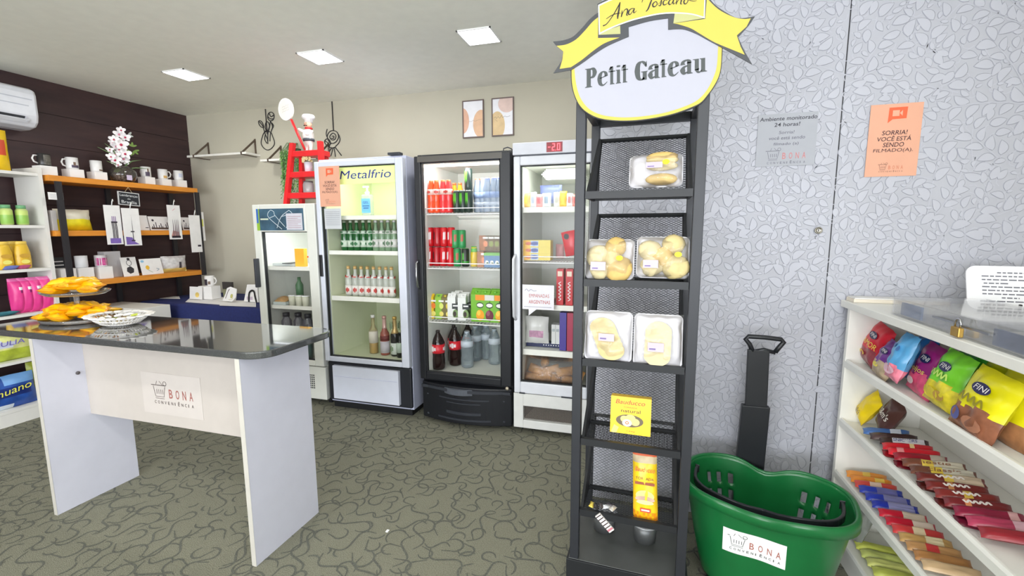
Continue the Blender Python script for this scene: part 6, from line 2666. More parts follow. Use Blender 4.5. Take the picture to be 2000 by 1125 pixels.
sst([(1104, 4), (1080, 6), (1064, 26), (1068, 46), (1084, 42), (1104, 8)], [4, 6, 10, 9, 4, 4])
sst([(1108, 0), (1100, 32), (1106, 42), (1124, 28)], [7, 9, 6, 2])
sst([(1134, 4), (1130, 28), (1126, 46)], [4, 9, 6])
sst([(1128, 36), (1150, 6), (1168, -2), (1170, 14), (1164, 40), (1176, 42)], [3, 5, 8, 10, 8, 3])
sst([(1206, 2), (1192, 20), (1196, 40), (1212, 38), (1226, 16), (1220, 0)], [6, 10, 9, 6, 6, 6], closed=True)
sst([(1226, 4), (1250, 14), (1280, 18), (1300, 12)], [3, 5, 4, 2])
m.build('script_lettering', sb)
# slab lettering
m = M()
CHN = mat((56, 62, 62), .45)


def base_y(x):
    return 745-.137*(x-360)


def GL(ch, xa, xb, H=160):
    w = xb-xa

    def g(a, b):
        x = xa+a*w
        return sp2(x, base_y(x)-b*H)

    def st(pts, ws):
        m.stroke(FS, [g(a, b) for a, b in pts], [q*w/4.327*.00184 for q in ws], CHN, .0018)

    def pl(pts):
        m.poly(FS, [g(a, b) for a, b in pts], CHN, .0018)

    def stem(x0_, x1_, y0_, y1_, sl=.12, sr=.12, tl=.12, tr=0):
        e = .025
        pl([(x0_-sl, y0_), (x1_+sr, y0_), (x1_+sr, y0_+e), (x1_, y0_+.07), (x1_, y1_-.06), (x1_+tr, y1_-e if tr else y1_-.05), (x1_+tr, y1_), (x0_-tl, y1_), (x0_-tl, y1_-e), (x0_, y1_-.06), (x0_, y0_+.07), (x0_-sl, y0_+e)])
    if ch == 'P':
        stem(.14, .50, 0, 1, .14, .12, .14)
        st([(.46, .965), (.72, .94), (.83, .76), (.72, .56), (.46, .50)], [.07, .26, .36, .24, .07])
    if ch == 'e':
        st([(.22, .40), (.5, .44), (.85, .50)], [.07, .07, .10])
        st([(.82, .48), (.78, .64), (.52, .735), (.27, .60), (.19, .37), (.27, .12), (.56, .02), (.94, .18)], [.30, .26, .09, .30, .40, .32, .12, .04])
    if ch == 't':
        stem(.26, .68, 0, .94, .04, .22, 0)
        pl([(.02, .66), (.98, .66), (.98, .71), (.02, .71)])
        pl([(.68, .94), (.26, .94), (.10, .84), (.06, .71), (.68, .71)][:4])
    if ch == 'i':
        stem(.22, .78, 0, .73, .18, .18, .18)
        st([(.5, .86), (.5, .93), (.5, .96)], [.50, .62, .30])
    if ch == 'G':
        st([(.84, .74), (.72, .90), (.50, .97), (.26, .84), (.18, .50), (.26, .16), (.50, .03), (.72, .12)], [.12, .20, .10, .30, .38, .30, .10, .16])
        pl([(.80, .68), (.92, .68), (.92, 1.0), (.86, .95)])
        stem(.60, .92, .0, .46, .06, 0, .14, .08)
    if ch == 'a':
        stem(.56, .88, 0, .62, .0, .14, 0)
        st([(.20, .50), (.22, .64), (.50, .735), (.70, .66), (.72, .56)], [.36, .22, .09, .28, .32])
        st([(.60, .44), (.32, .38), (.20, .22), (.30, .06), (.60, .10)], [.06, .16, .38, .22, .05])
    if ch == 'u':
        stem(.14, .44, .14, .73, 0, 0, .14)
        st([(.29, .20), (.36, .04), (.52, .02), (.66, .12)], [.28, .14, .09, .05])
        stem(.60, .90, 0, .73, .0, .14, .10)


for ch, a, b_ in (('P', 358, 456), ('e', 464, 552), ('t', 556, 614), ('i', 616, 664), ('t', 664, 722), ('G', 780, 888), ('a', 890, 990), ('t', 990, 1052), ('e', 1058, 1154), ('a', 1162, 1266), ('u', 1268, 1384)):
    GL(ch, a, b_)
m.build('slab_lettering', sb)


# ---- goods on the rack
FOAM = mat((216, 214, 218), .6, noise=.01)
PLAS = clear(gloss=.22, rough=.14, body=.05, bump=.25)
LILA = mat((190, 176, 206), .5, noise=.02)


def foam(label, px0, px1, pyb, pyt, Y, lean, contents, seed, stick, dot=None, cat='food tray'):
    a, b_ = at(px0, pyb, 'y', Y), at(px1, pyb, 'y', Y)
    w = b_.x-a.x
    h = (at(px0, pyt, 'y', Y).z-a.z)*1.0
    t = thing('food_tray', label, cat, (a.x+w/2, Y, a.z), 'plastic wrapped foam trays on the black rack')
    f = Fr((a.x+w/2, Y, a.z+.0), RX, (0, lean, 1))
    m = M()
    R = .018

    def rr_(w_, h_, n_, dz=0):
        P = []
        for cx_, cy_, a0 in ((w_/2-R, -h_/2+R, -pi/2), (w_/2-R, h_/2-R, 0), (-w_/2+R, h_/2-R, pi/2), (-w_/2+R, -h_/2+R, pi)):
            for i in range(6):
                q = a0+pi/2*i/5
                P.append(f.p(cx_+R*cos(q), h/2+cy_+R*sin(q), n_))
        return P
    rings = [rr_(w, h, .012), rr_(w-.004, h-.004, .016), rr_(w-.030, h-.030, .002), rr_(w-.034, h-.034, -.002), rr_(w-.02, h-.02, -.006), rr_(w, h, .009)]
    vs = [p_ for r_ in rings for p_ in r_]
    K = 24
    fs = []
    order = [0, 1, 2]
    for j in (0, 1):
        fs += [(j*K+i, j*K+(i+1) % K, (j+1)*K+(i+1) % K, (j+1)*K+i) for i in range(K)]
    fs.append(tuple(2*K+i for i in range(K)))
    fs += [(4*K+i, 4*K+(i+1) % K, 5*K+(i+1) % K, 5*K+i) for i in range(K)]
    fs += [(5*K+i, 5*K+(i+1) % K, (i+1) % K, i) for i in range(K)]
    fs.append(tuple(4*K+i for i in range(K))[::-1])
    m.add(vs, fs, FOAM, True)
    m.build('foam_tray', t)
    contents(f, w, h, t)
    m = M()
    m.pouch(f.sub(0, h/2, .008), w*1.02, h*1.02, .085 if seed < 4 else .06, lambda u, v: PLAS, 18, 16, .02, .012, p=4, seed=seed, both=False)
    m.build('film', t)
    m = M()
    x_, y_, w2_, h2_ = stick
    n_ = .062 if seed < 4 else .048
    m.rect(f, x_*w, (x_+w2_)*w, y_*h, (y_+h2_)*h, LILA, n_, .001)
    m.rect(f, (x_+.03)*w, (x_+w2_*.5)*w, (y_+.03)*h, (y_+.06)*h, mat((120, 104, 150), .6), n_+.0005)
    m.rect(f, (x_+.03)*w, (x_+w2_*.85)*w, (y_+h2_*.6)*h, (y_+h2_*.66)*h, mat((190, 176, 206), .6), n_+.0005)
    m.build('price_label', t)
    if dot:
        m = M()
        m.ell(f, dot[0]*w, dot[1]*h, .012, .009, mat((250, 226, 20), .4), n_+.001, 12, .001)
        m.build('yellow_sticker', t)
    return t


DOU = mat((202, 184, 130), .7, noise=.14, scale=22)
DOU2 = mat((198, 168, 100), .7, noise=.16, scale=22)
PALE = mat((208, 194, 152), .7, noise=.08, scale=22)


def blob(m, f, x, y, n, rx, ry, rn, mt, seed=0, amp=.12):
    base = len(m.v)
    c = f.p(x, y, n)
    m.sphere((0, 0, 0), 1, 1, 1, mt, 16, 10)
    for i in range(base, len(m.v)):
        v = m.v[i]
        k_ = 1+amp*mn.noise(v*1.7+V3((seed, seed*2, 0)))
        m.v[i] = c+f.u*v.x*rx*k_+f.v*v.y*ry*k_+f.n*v.z*rn*k_


def c_pita(f, w, h, t):
    for i, (y, ry, mt) in enumerate(((.22, .17, DOU2), (.60, .13, PALE), (.78, .15, DOU), (.86, .14, DOU2))):
        m = M()
        blob(m, f, .02, y*h, .018+.004*i, w*.30, h*ry, .016, mt, i, .08)
        m.build('flat_bread', t)


def c_buns(seed, lst):
    def c(f, w, h, t):
        for i, (x, y, r_, mt) in enumerate(lst):
            m = M()
            blob(m, f, x*w, y*h, .022, r_*w, r_*w*.92, .026, mt, seed+i, .18)
            m.build('dough_ball', t)
    return c


def c_slices(n, x, dx, mt):
    def c(f, w, h, t):
        for i in range(n):
            m = M()
            y = .66-.44*i/(n-1)
            fr_ = f.sub((x+dx*(i-n/2)/n)*w, y*h, .012+.003*i)
            P = []
            for j in range(20):
                a = 2*pi*j/20
                q = 1+.05*mn.noise(V3((cos(a)*2+i, sin(a)*2, 0)))
                P.append((w*.27*cos(a)*q, h*.20*sin(a)*q*(1 if sin(a) > 0 else .95)))
            m.poly(fr_, P, mt, .006, .006)
            m.build('dough_slice', t)
    return c


foam('wrapped white tray of flat breads alone on the top rack tray', 1228, 1333, 370, 302, 1.655, .30, c_pita, 1, (-.18, .42, .30, .17), (.18, .58))
foam('wrapped white tray of yellowish buns on the second rack tray, left one', 1143, 1238, 545, 467, 1.655, .22, c_buns(1, ((.12, .80, .22, DOU2), (-.22, .55, .26, PALE), (.05, .50, .22, DOU), (.18, .25, .30, DOU2), (-.18, .22, .22, PALE))), 2, (-.35, .18, .30, .2), (.22, .48))
foam('wrapped white tray of yellowish buns on the second rack tray, right one', 1242, 1345, 543, 462, 1.650, .22, c_buns(7, ((.20, .80, .22, DOU), (-.25, .66, .22, PALE), (.0, .50, .22, DOU2), (.24, .28, .27, DOU), (-.2, .28, .22, PALE))), 3, (-.36, .20, .28, .18), (.28, .52))
foam('wrapped white tray of overlapping sliced dough on the third rack tray, left one', 1141, 1234, 701, 607, 1.652, .22, c_slices(6, -.0, .25, DOU), 4, (-.18, .40, .32, .14))
foam('wrapped white tray of overlapping sliced dough on the third rack tray, right one', 1236, 1332, 714, 613, 1.648, .22, c_slices(7, .0, -.02, PALE), 5, (-.20, .30, .32, .16))

# yellow rusk box
a, b_ = at(1191, 851, 'y', 1.70), at(1270, 860, 'y', 1.695)
w, h, d_ = (b_-a).length, .142, .05
f = Fr((a.x, 1.70, .662), RX, (0, .16, 1))
t = thing('rusk_box', 'yellow cardboard box with red lettering and an oval window on the fourth rack tray', 'box', (a.x+w/2, 1.72, .66))
m = M()
YBX = mat((250, 202, 20), .35, noise=.03)
m.fbox(f, 0, w, 0, h, -d_, 0, YBX)
m.build('box_body', t)
m = M()
m.text(f, 'Bauducco', w*.12, h*.80, w*.72, h*.12, mat((190, 44, 24), .4), .0006, .25, off=.015)
m.text(f, 'TORRADA', w*.32, h*.70, w*.34, h*.04, mat((150, 80, 20), .4), .0006)
m.text(f, 'natural', w*.26, h*.58, w*.48, h*.09, mat((90, 50, 20), .4), .0006, off=.02)
m.text(f, '142g', w*.42, h*.06, w*.2, h*.035, mat((190, 60, 20), .4), .0006)
m.build('lettering', t)
m = M()
m.ell(f, w*.48, h*.36, w*.34, h*.17, mat((104, 92, 70), .5), .0006, 24)
for i, (x, y, r_) in enumerate(((.35, .40, .10), (.50, .42, .13), (.62, .34, .11))):
    m.ell(f, w*x, h*y, w*r_, h*r_*.9, mat((232, 208, 130), .5, noise=.1), .0009+.0002*i, 14)
m.ell(f, w*.42, h*.30, w*.12, h*.10, mat((246, 238, 206), .5), .0016, 16)
m.stroke(f, [(w*.38, h*.30), (w*.42, h*.34), (w*.46, h*.30), (w*.42, h*.27)], .003, mat((216, 110, 60), .5), .0018, True)
m.poly(f, [(w*.02, h*.0), (w*.16, h*.0), (w*.22, h*.16), (w*.10, h*.22)], mat((255, 224, 120), .4), .0006)
m.build('oval_window', t)

# tall yellow bag
c = at(1260, 949, 'y', 1.69)
f = Fr(c, V3((.99, -.05, .02)), V3((-.045, .22, 1)))


def tb(u, v):
    if v > .86:
        return mat((214, 100, 60), .4)
    if v > .66:
        return mat((206, 186, 150), .25, noise=.2)
    if v < -.62:
        return mat((236, 140, 30), .3, noise=.2) if (v < -.85 or (u+v*2) % .4 < .2) else mat((247, 180, 20), .3)
    return mat((250, 206, 40), .28, noise=.06)


t = thing('toast_bag', 'tall yellow bag with red band and bread picture standing on the lowest rack tray', 'bag', (c.x, 1.68, .36))
m = M()
m.pouch(f, .092, .285, .055, tb, 12, 22, .04, .006, p=3, seed=3)
m.build('bag_body', t)
m = M()
f3 = f.sub(0, 0, .029)
m.text(f3, 'Bauducco', -.036, .060, .072, .017, mat((200, 90, 30), .4), 0, .2, off=.01)
m.text(f3, 'TORRADA', -.034, .030, .068, .010, mat((120, 60, 30), .4), 0, off=.02)
m.rect(f3, -.036, .036, .012, .022, mat((150, 70, 30), .4), 0)
m.ell(f3, 0, -.028, .034, .020, mat((250, 236, 130), .4), 0, 16)
m.ell(f3, 0, -.040, .036, .011, mat((206, 170, 150), .5, noise=.3), .0006, 16)
m.ell(f3, 0, -.052, .032, .008, mat((240, 226, 150), .5), .0008, 16)
m.rect(f3, -.018, .020, -.088, -.074, mat((200, 50, 40), .4), 0)
m.rect(f3, -.014, .016, -.084, -.078, mat((250, 220, 200), .4), .0005)
m.build('print', t)

# small sweets, striped strip and tins
rnd = random.Random(12)
for i, (px, py) in enumerate(((1156, 987), (1164, 990), (1174, 989), (1184, 991), (1192, 988), (1197, 994))):
    p_ = at(px, py, 'z', .368)
    a = rnd.uniform(0, 3)
    cm = mat(((226, 196, 90), (60, 56, 58), (90, 84, 84), (206, 206, 210), (70, 66, 70), (220, 214, 206))[i], .25, .4, noise=.4, scale=80)
    m = M()
    m.pouch(Fr((p_.x, p_.y, .371), (cos(a), sin(a), 0), (-sin(a), cos(a), .2)), .036, .018, .014, lambda u, v: cm, 8, 6, .02, .003, seed=i)
    tag(m.build('foil_sweet'), '%s foil wrapped sweet on the left of the lowest rack tray' % ('gold', 'black', 'dark grey', 'silver', 'black and white', 'pale')[i], 'sweet', 'foil sweets on the lowest rack tray')
for i, (x, y, lab) in enumerate(((-.118, 1.835, 'small dark grey metal tin on the rack base, left one under the striped strip'), (.052, 1.815, 'small grey metal tin with pale rim on the rack base, right one'))):
    place('tin', lambda root: (M().lathe([(.044, 0), (.050, .075), (.047, .075), (.042, .01), (1e-5, .01)], mat((104, 106, 106), .4, .5), seg=24).build('tin_body', root),
                               M().lathe([(.051, .070), (.055, .072), (.055, .078), (.047, .078)], mat((170, 172, 174), .35, .4), seg=24).build('rim', root)),
          'metal_tin', 'tin', (x, y, .1532), lab, 'metal tins on the rack base')
f = Fr(at(1181, 1022, 'y', 1.612), V3((.70, 0, -.72)), V3((.72, .0, .70)))
m = M()
m.rect(f, -.040, .040, -.012, .012, mat((226, 220, 214), .5), 0, .006)
for i in range(6):
    x_ = -.036+i*.013
    m.rect(f, x_, x_+.004, -.012, .012, mat((60, 44, 48), .5), .0006)
m.rect(f, .026, .034, -.012, .012, mat((196, 120, 130), .5), .0008)
tag(m.build('striped_sweet_strip'), 'black and white striped sweet strip hanging over the lip of the lowest rack tray', 'sweet')

# ================================================================ wall notices and lock
SY = YW-.0062
m = M()
a, b_ = at(1475, 326, 'y', SY), at(1599, 217, 'y', SY)
f = FrontF(0, SY, 0)
m.rect(f, a.x, b_.x, a.z, b_.z, mat((170, 172, 179), .5, noise=.02), 0, .0012)


def wtext(s, p0, p1, py, hpx, mt, sh=.1, off=.01):
    q0, q1 = at(p0, py, 'y', SY), at(p1, py-(p1-p0)*.06, 'y', SY)
    h_ = at(p0, py-hpx, 'y', SY).z-q0.z
    m.text(f, s, q0.x, q0.z, q1.x-q0.x, h_, mt, .0006, sh, off=off)


INK2 = mat((46, 46, 56), .6)
INK3 = mat((110, 110, 122), .6)
wtext('Ambiente monitorado', 1484, 1596, 238, 7.5, INK2, off=.018)
wtext('24 horas!', 1512, 1562, 248, 7.5, INK2, off=.018)
wtext('Sorria!', 1521, 1551, 262, 6, INK3)
wtext('você está sendo', 1501, 1572, 274, 6.5, INK3)
wtext('filmado (a)', 1510, 1559, 286, 7, INK3)
q0, q1 = at(1496, 321, 'y', SY), at(1574, 316, 'y', SY)
logo(m, f.sub(q0.x, q0.z), q1.x-q0.x, INK3, mat((206, 130, 130), .6), .0006, 1.0)
tag(m.build('monitoring_notice'), 'pale grey printed notice on the left leaf wall panel', 'sign')
m = M()
sorria(m, FrontF(.905, SY, 1.668), .183, .294)
tag(m.build('orange_notice'), 'orange camera notice on the right leaf wall panel', 'sign')
q = at(1598, 450, 'y', YW-.004)
t = thing('keyhole', 'small round metal cylinder lock in the leaf wall near the panel seam', 'lock', (q.x, YW, q.z))
m = M()
BR = mat((150, 146, 136), .3, .8)
m.lathe([(.0155, 0), (.0155, .006), (.012, .008), (.011, .004), (.006, .004), (1e-5, .004)], BR, seg=20)
m.v = [V3((q.x+v.x, YW-.004-v.z, q.z+v.y)) for v in m.v]
m.build('lock_ring', t)
m = M()
m.rect(FrontF(q.x, YW-.009, q.z), -.0015, .0015, -.005, .005, BLACK, 0, .001)
m.build('slot', t)

# ================================================================ green rolling basket
GP = mat((22, 106, 54), .32, noise=.04, coat=.2)
BC = V3((.502, 1.872, 0))
ba = radians(-15)
BX = V3((cos(ba), sin(ba), 0))
BY = V3((-sin(ba), cos(ba), 0))
BRX, BRY, BH = .290, .205, .43


def bw(tt, s, off=0.0):
    """point on the basket wall: tt angle, s 0 bottom .. 1 rim"""
    k_ = .74+.26*s**.9
    n_ = 2/2.7
    c_, s_ = cos(tt), sin(tt)
    x = BRX*k_*math.copysign(abs(c_)**n_, c_)
    pinch = 1-.17*math.exp(-(x/.075)**2)*(.35+.65*s)
    y = BRY*k_*math.copysign(abs(s_)**n_, s_)*pinch
    r_ = math.hypot(x, y)
    x += off*x/r_*1.0
    y += off*y/r_*1.0
    z = .045+(BH-.045)*s
    dip = .030*math.exp(-((x/.085)**2))*s**3
    return BC+BX*x+BY*y+V3((0, 0, z-dip))


t = thing('shopping_basket', 'green plastic rolling shopping basket with black telescopic handle on the floor right of the rack', 'basket', (BC.x, BC.y, 0))
m = M()
NT, NS = 144, 26
vs = [bw(2*pi*i/NT, j/NS) for j in range(NS+1) for i in range(NT)]
fs = []
for j in range(NS):
    for i in range(NT):
        s_ = (j+.5)/NS
        ang = 2*pi*(i+.5)/NT
        hole = False
        for a0 in (pi/2-.62, pi/2+.62, 3*pi/2-.95, 3*pi/2+.95):
            d_ = (ang-a0)/(2*pi/NT)
            if abs(d_) < 7.6:
                q = (d_+7.5) % 5
                if 1.0 < q < 3.0 and (.70 < s_ < .80 or .50 < s_ < .62) and a0 < pi:
                    hole = True
        for a0 in (0, pi):
            d_ = min(abs(ang-a0), abs(ang-a0-2*pi))/(2*pi/NT)
            if d_ < 5 and int(d_*1) % 3 == 1 and .5 < s_ < .62:
                hole = True
        if hole:
            continue
        fs.append((j*NT+i, j*NT+(i+1) % NT, (j+1)*NT+(i+1) % NT, (j+1)*NT+i))
fs.append(tuple(range(NT))[::-1])
m.add(vs, fs, GP, True)
o = m.build('basket_body', t)
sd = o.modifiers.new('solid', 'SOLIDIFY')
sd.thickness = .004
sd.offset = 0
m = M()
prof3 = [(-.002, -.004), (-.003, .004), (.004, .008), (.014, .005), (.018, -.004), (.018, -.034), (.013, -.036), (.013, -.008)]
vs, fs = [], []
for i in range(NT):
    for (o_, z_) in prof3:
        vs.append(bw(2*pi*i/NT, 1.0, o_)+V3((0, 0, z_)))
K = len(prof3)
for i in range(NT):
    for k_ in range(K):
        fs.append((i*K+k_, ((i+1) % NT)*K+k_, ((i+1) % NT)*K+(k_+1) % K, i*K+(k_+1) % K))
m.add(vs, fs, GP, True)
m.build('rim', t)
m = M()
DPL = mat((30, 32, 36), .4)
pts = [bw(pi-.10, .97, -.026)]
for i in range(25):
    a = pi+(pi)*i/24
    p_ = bw(a, .97, -.026-.012*sin(pi*i/24))
    pts.append(p_)
pts.append(bw(2*pi+.10, .97, -.026))
vs, fs = [], []
for i, p_ in enumerate(pts):
    o_ = (BC+V3((0, 0, p_.z))-p_).normalized()
    vs += [p_+V3((0, 0, -.014)), p_+V3((0, 0, .014)), p_+o_*.012+V3((0, 0, .014)), p_+o_*.012+V3((0, 0, -.014))]
for i in range(len(pts)-1):
    for k_ in range(4):
        fs.append((4*i+k_, 4*i+(k_+1) % 4, 4*(i+1)+(k_+1) % 4, 4*(i+1)+k_))
fs += [(0, 1, 2, 3), (4*len(pts)-1, 4*len(pts)-2, 4*len(pts)-3, 4*len(pts)-4)]
m.add(vs, fs, DPL)
m.build('carry_handle', t, bevel=.003)
# telescopic handle at the back
hc = bw(pi/2, 1.0)
hx = at(1480, 800, 'y', hc.y+.02).x
m = M()
hy = hc.y+.078
hf = Fr((hx, hy, 0), (1, 0, 0), (0, 0, 1))


def taper(m, z0, z1, w0, w1, xo0, xo1, th, y0_):
    vs = []
    for z, w_, xo in ((z0, w0, xo0), (z1, w1, xo1)):
        for a, b_ in ((-1, -1), (1, -1), (1, 1), (-1, 1)):
            vs.append(V3((hx+xo+a*w_/2, hy+y0_+b_*th/2, z)))
    m.add(vs, [(0, 3, 2, 1), (4, 5, 6, 7), (0, 1, 5, 4), (1, 2, 6, 5), (2, 3, 7, 6), (3, 0, 4, 7)], DPL)


zh1, zh2 = at(1490, 793, 'y', hy).z, at(1495, 684, 'y', hy).z
xl = at(1490, 790, 'y', hy).x-hx
taper(m, .06, zh1, .118, .112, -.012, .004, .030, 0)
hb = m.build('handle_sleeve', t, bevel=.004)
m = M()
taper(m, zh1-.05, zh2, .088, .086, .006, .0, .018, 0)
m.build('handle_tube', t, bevel=.004)
m = M()
q = [at(1470, 686, 'y', hy), at(1464, 672, 'y', hy), at(1456, 662, 'y', hy), at(1462, 657, 'y', hy), at(1494, 659, 'y', hy), at(1526, 663, 'y', hy), at(1531, 668, 'y', hy), at(1522, 678, 'y', hy), at(1514, 688, 'y', hy)]
m.tube(q, .010, DPL, 10)
m.tube([at(1470, 687, 'y', hy), at(1492, 683, 'y', hy), at(1514, 689, 'y', hy)], .009, DPL, 8)
m.build('grip', t)
# sticker mapped on the front wall
m = M()
FL = Fr((0, 0, 0), (1, 0, 0), (0, 0, 1))
nu_, nv_ = 16, 6
SW, SH = .205, .105


def on_wall(a, b, n_):
    # a along the wall from the sticker's left edge, b height from its lower edge
    xl_ = -.123+a
    s_ = .46+(b-.0)/(BH-.045)
    k_ = .74+.26*s_**.9
    v_ = min(.999, abs(xl_)/(BRX*k_))
    ang = math.acos(math.copysign(v_**(2.7/2), xl_))
    return bw(-ang, s_, .003+n_)


vs = [on_wall(SW*i/nu_, SH*j/nv_, 0) for j in range(nv_+1) for i in range(nu_+1)]
m.add(vs, [(j*(nu_+1)+i, j*(nu_+1)+i+1, (j+1)*(nu_+1)+i+1, (j+1)*(nu_+1)+i) for j in range(nv_) for i in range(nu_)], PURE, True)
m2 = M()
logo(m2, Fr((.022, 0, .016), (1, 0, 0), (0, 0, 1)), .17, mat((70, 66, 66), .5), mat((176, 104, 92), .5), .0, 1.0)
b0_ = len(m2.v)
m2.v = [on_wall(min(SW, max(0, v.x)), min(SH, max(0, v.z)), .0012) for v in m2.v]
stk = m.build('sticker', t)
stk['label'] = 'white sticker with the shop mark'
m2.build('shop_logo', stk)
for s_ in (-1, 1):
    m = M()
    m.lathe([(.028, 0), (.032, .006), (.032, .018), (.028, .024)], DPL, seg=18)
    c_ = BC+BX*(.17*s_)+BY*.13+V3((0, 0, .0325))
    m.v = [c_+BX*(v.z-.012)+BY*v.x+V3((0, 0, v.y)) for v in m.v]
    m.build('wheel', t)
    m = M()
    c_ = BC+BX*(.17*s_)-BY*.12
    m.lathe([(.012, 0), (.014, .045)], DPL, c_, 12)
    m.build('foot', t)

# ================================================================ white shelf unit on the right
UT = mat((238, 237, 230), .4, noise=.01)
x_far, x_near = .868, .884
yf_, yn_ = 2.235, .30
XB, XE = 1.16, 1.50


def fx(y):
    return x_far+(x_near-x_far)*(yf_-y)/(yf_-1.2)


t = thing('display_shelf_unit', 'white open shelf unit full of sweets along the right edge', 'shelves', (1.1, 1.3, 0))


def prism(m, xa_, y0_, y1_, x_end, z0, z1, mt):
    vs = [(fx(y0_)+xa_, y0_, z0), (fx(y1_)+xa_, y1_, z0), (x_end, y1_, z0), (x_end, y0_, z0)]
    vs += [(a, b, z1) for a, b, c in vs]
    m.add(vs, [(0, 1, 2, 3), (7, 6, 5, 4), (0, 4, 5, 1), (1, 5, 6, 2), (2, 6, 7, 3), (3, 7, 4, 0)], mt)


m = M()
prism(m, -.006, yn_, 2.292, XE, 1.106, 1.135, UT)
m.build('worktop', t, bevel=.002)
for y_ in (yf_-.022, yn_+.01):
    m = M()
    prism(m, 0, y_, y_+.02, XE, 0, 1.105, UT)
    m.build('side_panel', t)
m = M()
m.box(XB, XB+.015, yn_+.031, yf_-.023, .0, 1.105, UT)
m.build('back_panel', t)
SZ = (.872, .605, .362, .10)
for z in SZ:
    m = M()
    prism(m, .012, yn_+.031, yf_-.023, XB-.001, z-.018, z, UT)
    # lip board
    y0_, y1_ = yn_+.031, yf_-.023
    vs = []
    for y in (y0_, y1_):
        for a, b_ in ((0, z-.022), (0, z+.004), (.004, z+.014), (.011, z+.014), (.011, z-.022)):
            vs.append((fx(y)+a, y, b_))
    m.add(vs, [(i, (i+1) % 5, 5+(i+1) % 5, 5+i) for i in range(5)]+[(4, 3, 2, 1, 0), (5, 6, 7, 8, 9)], UT)
    m.build('shelf', t)
m = M()
prism(m, .01, yn_+.031, yf_-.023, fx(1.2)+.03, .0, .078, UT)
m.build('plinth', t)

# ---- candy bags on the upper shelf
FINI = mat((36, 34, 84), .4)


def cbag(label, px, py, X, w, h, lean, roll, top, low, words, win, seed, name='candy_bag', z_bot=SZ[0], yaw=0, cat='candy bag', grp='gummy candy bags on the upper shelf', brand=True, blobs=()):
    c = at(px, py, 'x', X)
    u = V3((sin(yaw), -cos(yaw), 0))
    v = V3((lean, 0, 1))
    v = (v-u*u.dot(v)).normalized()
    u2, v2 = u*cos(roll)+v*sin(roll), v*cos(roll)-u*sin(roll)
    ext = abs(v2.z)*h/2+abs(u2.z)*w/2
    c.z = max(c.z, z_bot+ext*.97+.003)
    c.z = min(c.z, 1.10-ext) if z_bot == SZ[0] else c.z
    t = thing(name, label, cat, (c.x, c.y, z_bot), grp)
    f = Fr(c, u2, v2)
    mt, ml = mat(top, .28, noise=.06), mat(low, .28, noise=.3, scale=30)

    def fm(u_, v_):
        if win and v_ < win+.08*sin(u_*4):
            return ml
        return mt
    m = M()
    m.pouch(f, w, h, .055, fm, 14, 18, .05, .010, p=2.6, seed=seed)
    m.build('bag_body', t)
    m = M()
    fo = f.sub(0, 0, .034)
    if brand:
        m.ell(fo, -.0, h*.20, w*.20, h*.085, FINI, 0, 16)
        m.text(fo, 'FINI', -w*.14, h*.165, w*.28, h*.08, WH_, .0006, .2, off=.02)
    for s, x_, y_, w_, h_, col in words:
        if s == '~':
            m.stroke(fo, [(x_*w+w_*w*j/9, y_*h+h_*h*(.5+.4*(-1)**j)) for j in range(10)], h_*h*.28, mat(col, .4), .0004)
            continue
        m.text(fo, s, x_*w, y_*h, w_*w, h_*h, mat(col, .4), .0004, .1, off=.025)
    for x_, y_, rx_, ry_, col in blobs:
        m.ell(fo, x_*w, y_*h, rx_*w, ry_*h, mat(col, .4, noise=.2), .0002, 12)
    m.drape(f, w, h, .055, .034)
    m.build('print', t)


YW_ = (250, 226, 90)
cbag('red gummy candy bag at the far left end of the upper shelf', 1712, 676, .955, .165, .175, .30, -.18, (214, 30, 52), (150, 60, 70), [('AMOR', -.30, -.08, .66, .13, YW_)], -.28, 1, blobs=((-.12, -.30, .16, .05, (236, 190, 50)),))
cbag('violet gummy candy bag between the red bag and the pale blue bag', 1735, 705, .925, .12, .145, .35, -.12, (110, 50, 140), (190, 170, 140), [], -.2, 2, blobs=((-.05, -.22, .18, .06, (240, 220, 80)),))
cbag('light blue gummy candy bag with pink window in front of a darker blue bag', 1762, 698, .905, .095, .175, .30, -.05, (86, 160, 210), (226, 130, 150), [], -.42, 3, brand=False, blobs=((0, -.30, .36, .10, (236, 190, 206)), (.1, .16, .1, .06, (60, 110, 170)), (-.2, .2, .1, .05, (60, 110, 170))))
cbag('darker blue gummy candy bag behind the light blue one', 1797, 700, .985, .12, .17, .30, 0, (20, 96, 160), (30, 110, 170), [], None, 4, brand=False, blobs=((.1, .1, .15, .1, (50, 130, 190)),))
cbag('magenta gummy candy bag behind the bright green one', 1815, 726, .965, .145, .18, .30, -.08, (156, 30, 120), (226, 90, 130), [('Beijos', -.40, -.12, .62, .13, (240, 214, 110))], -.22, 5, blobs=((-.15, -.30, .16, .07, (236, 226, 226)),))
cbag('bright green gummy candy bag in the middle of the upper shelf', 1855, 742, .945, .145, .18, .30, -.06, (120, 206, 50), (222, 206, 50), [('~', -.38, -.02, .62, .12, (206, 240, 110))], -.18, 6, blobs=((-.1, -.32, .3, .1, (236, 216, 40)), (.2, -.30, .15, .08, (190, 150, 70))))
cbag('deep green candy bag behind the bright green one', 1900, 715, 1.03, .14, .17, .30, 0, (60, 150, 50), (60, 150, 50), [], None, 7, brand=False)
cbag('large yellow gummy candy bag in front at the right of the upper shelf', 1925, 790, .925, .175, .19, .32, -.06, (236, 226, 20), (150, 96, 70), [('~', -.44, -.06, .66, .12, (150, 140, 30))], -.20, 8, blobs=((-.25, -.30, .14, .10, (90, 96, 170)), (.15, -.32, .2, .1, (190, 130, 100))))
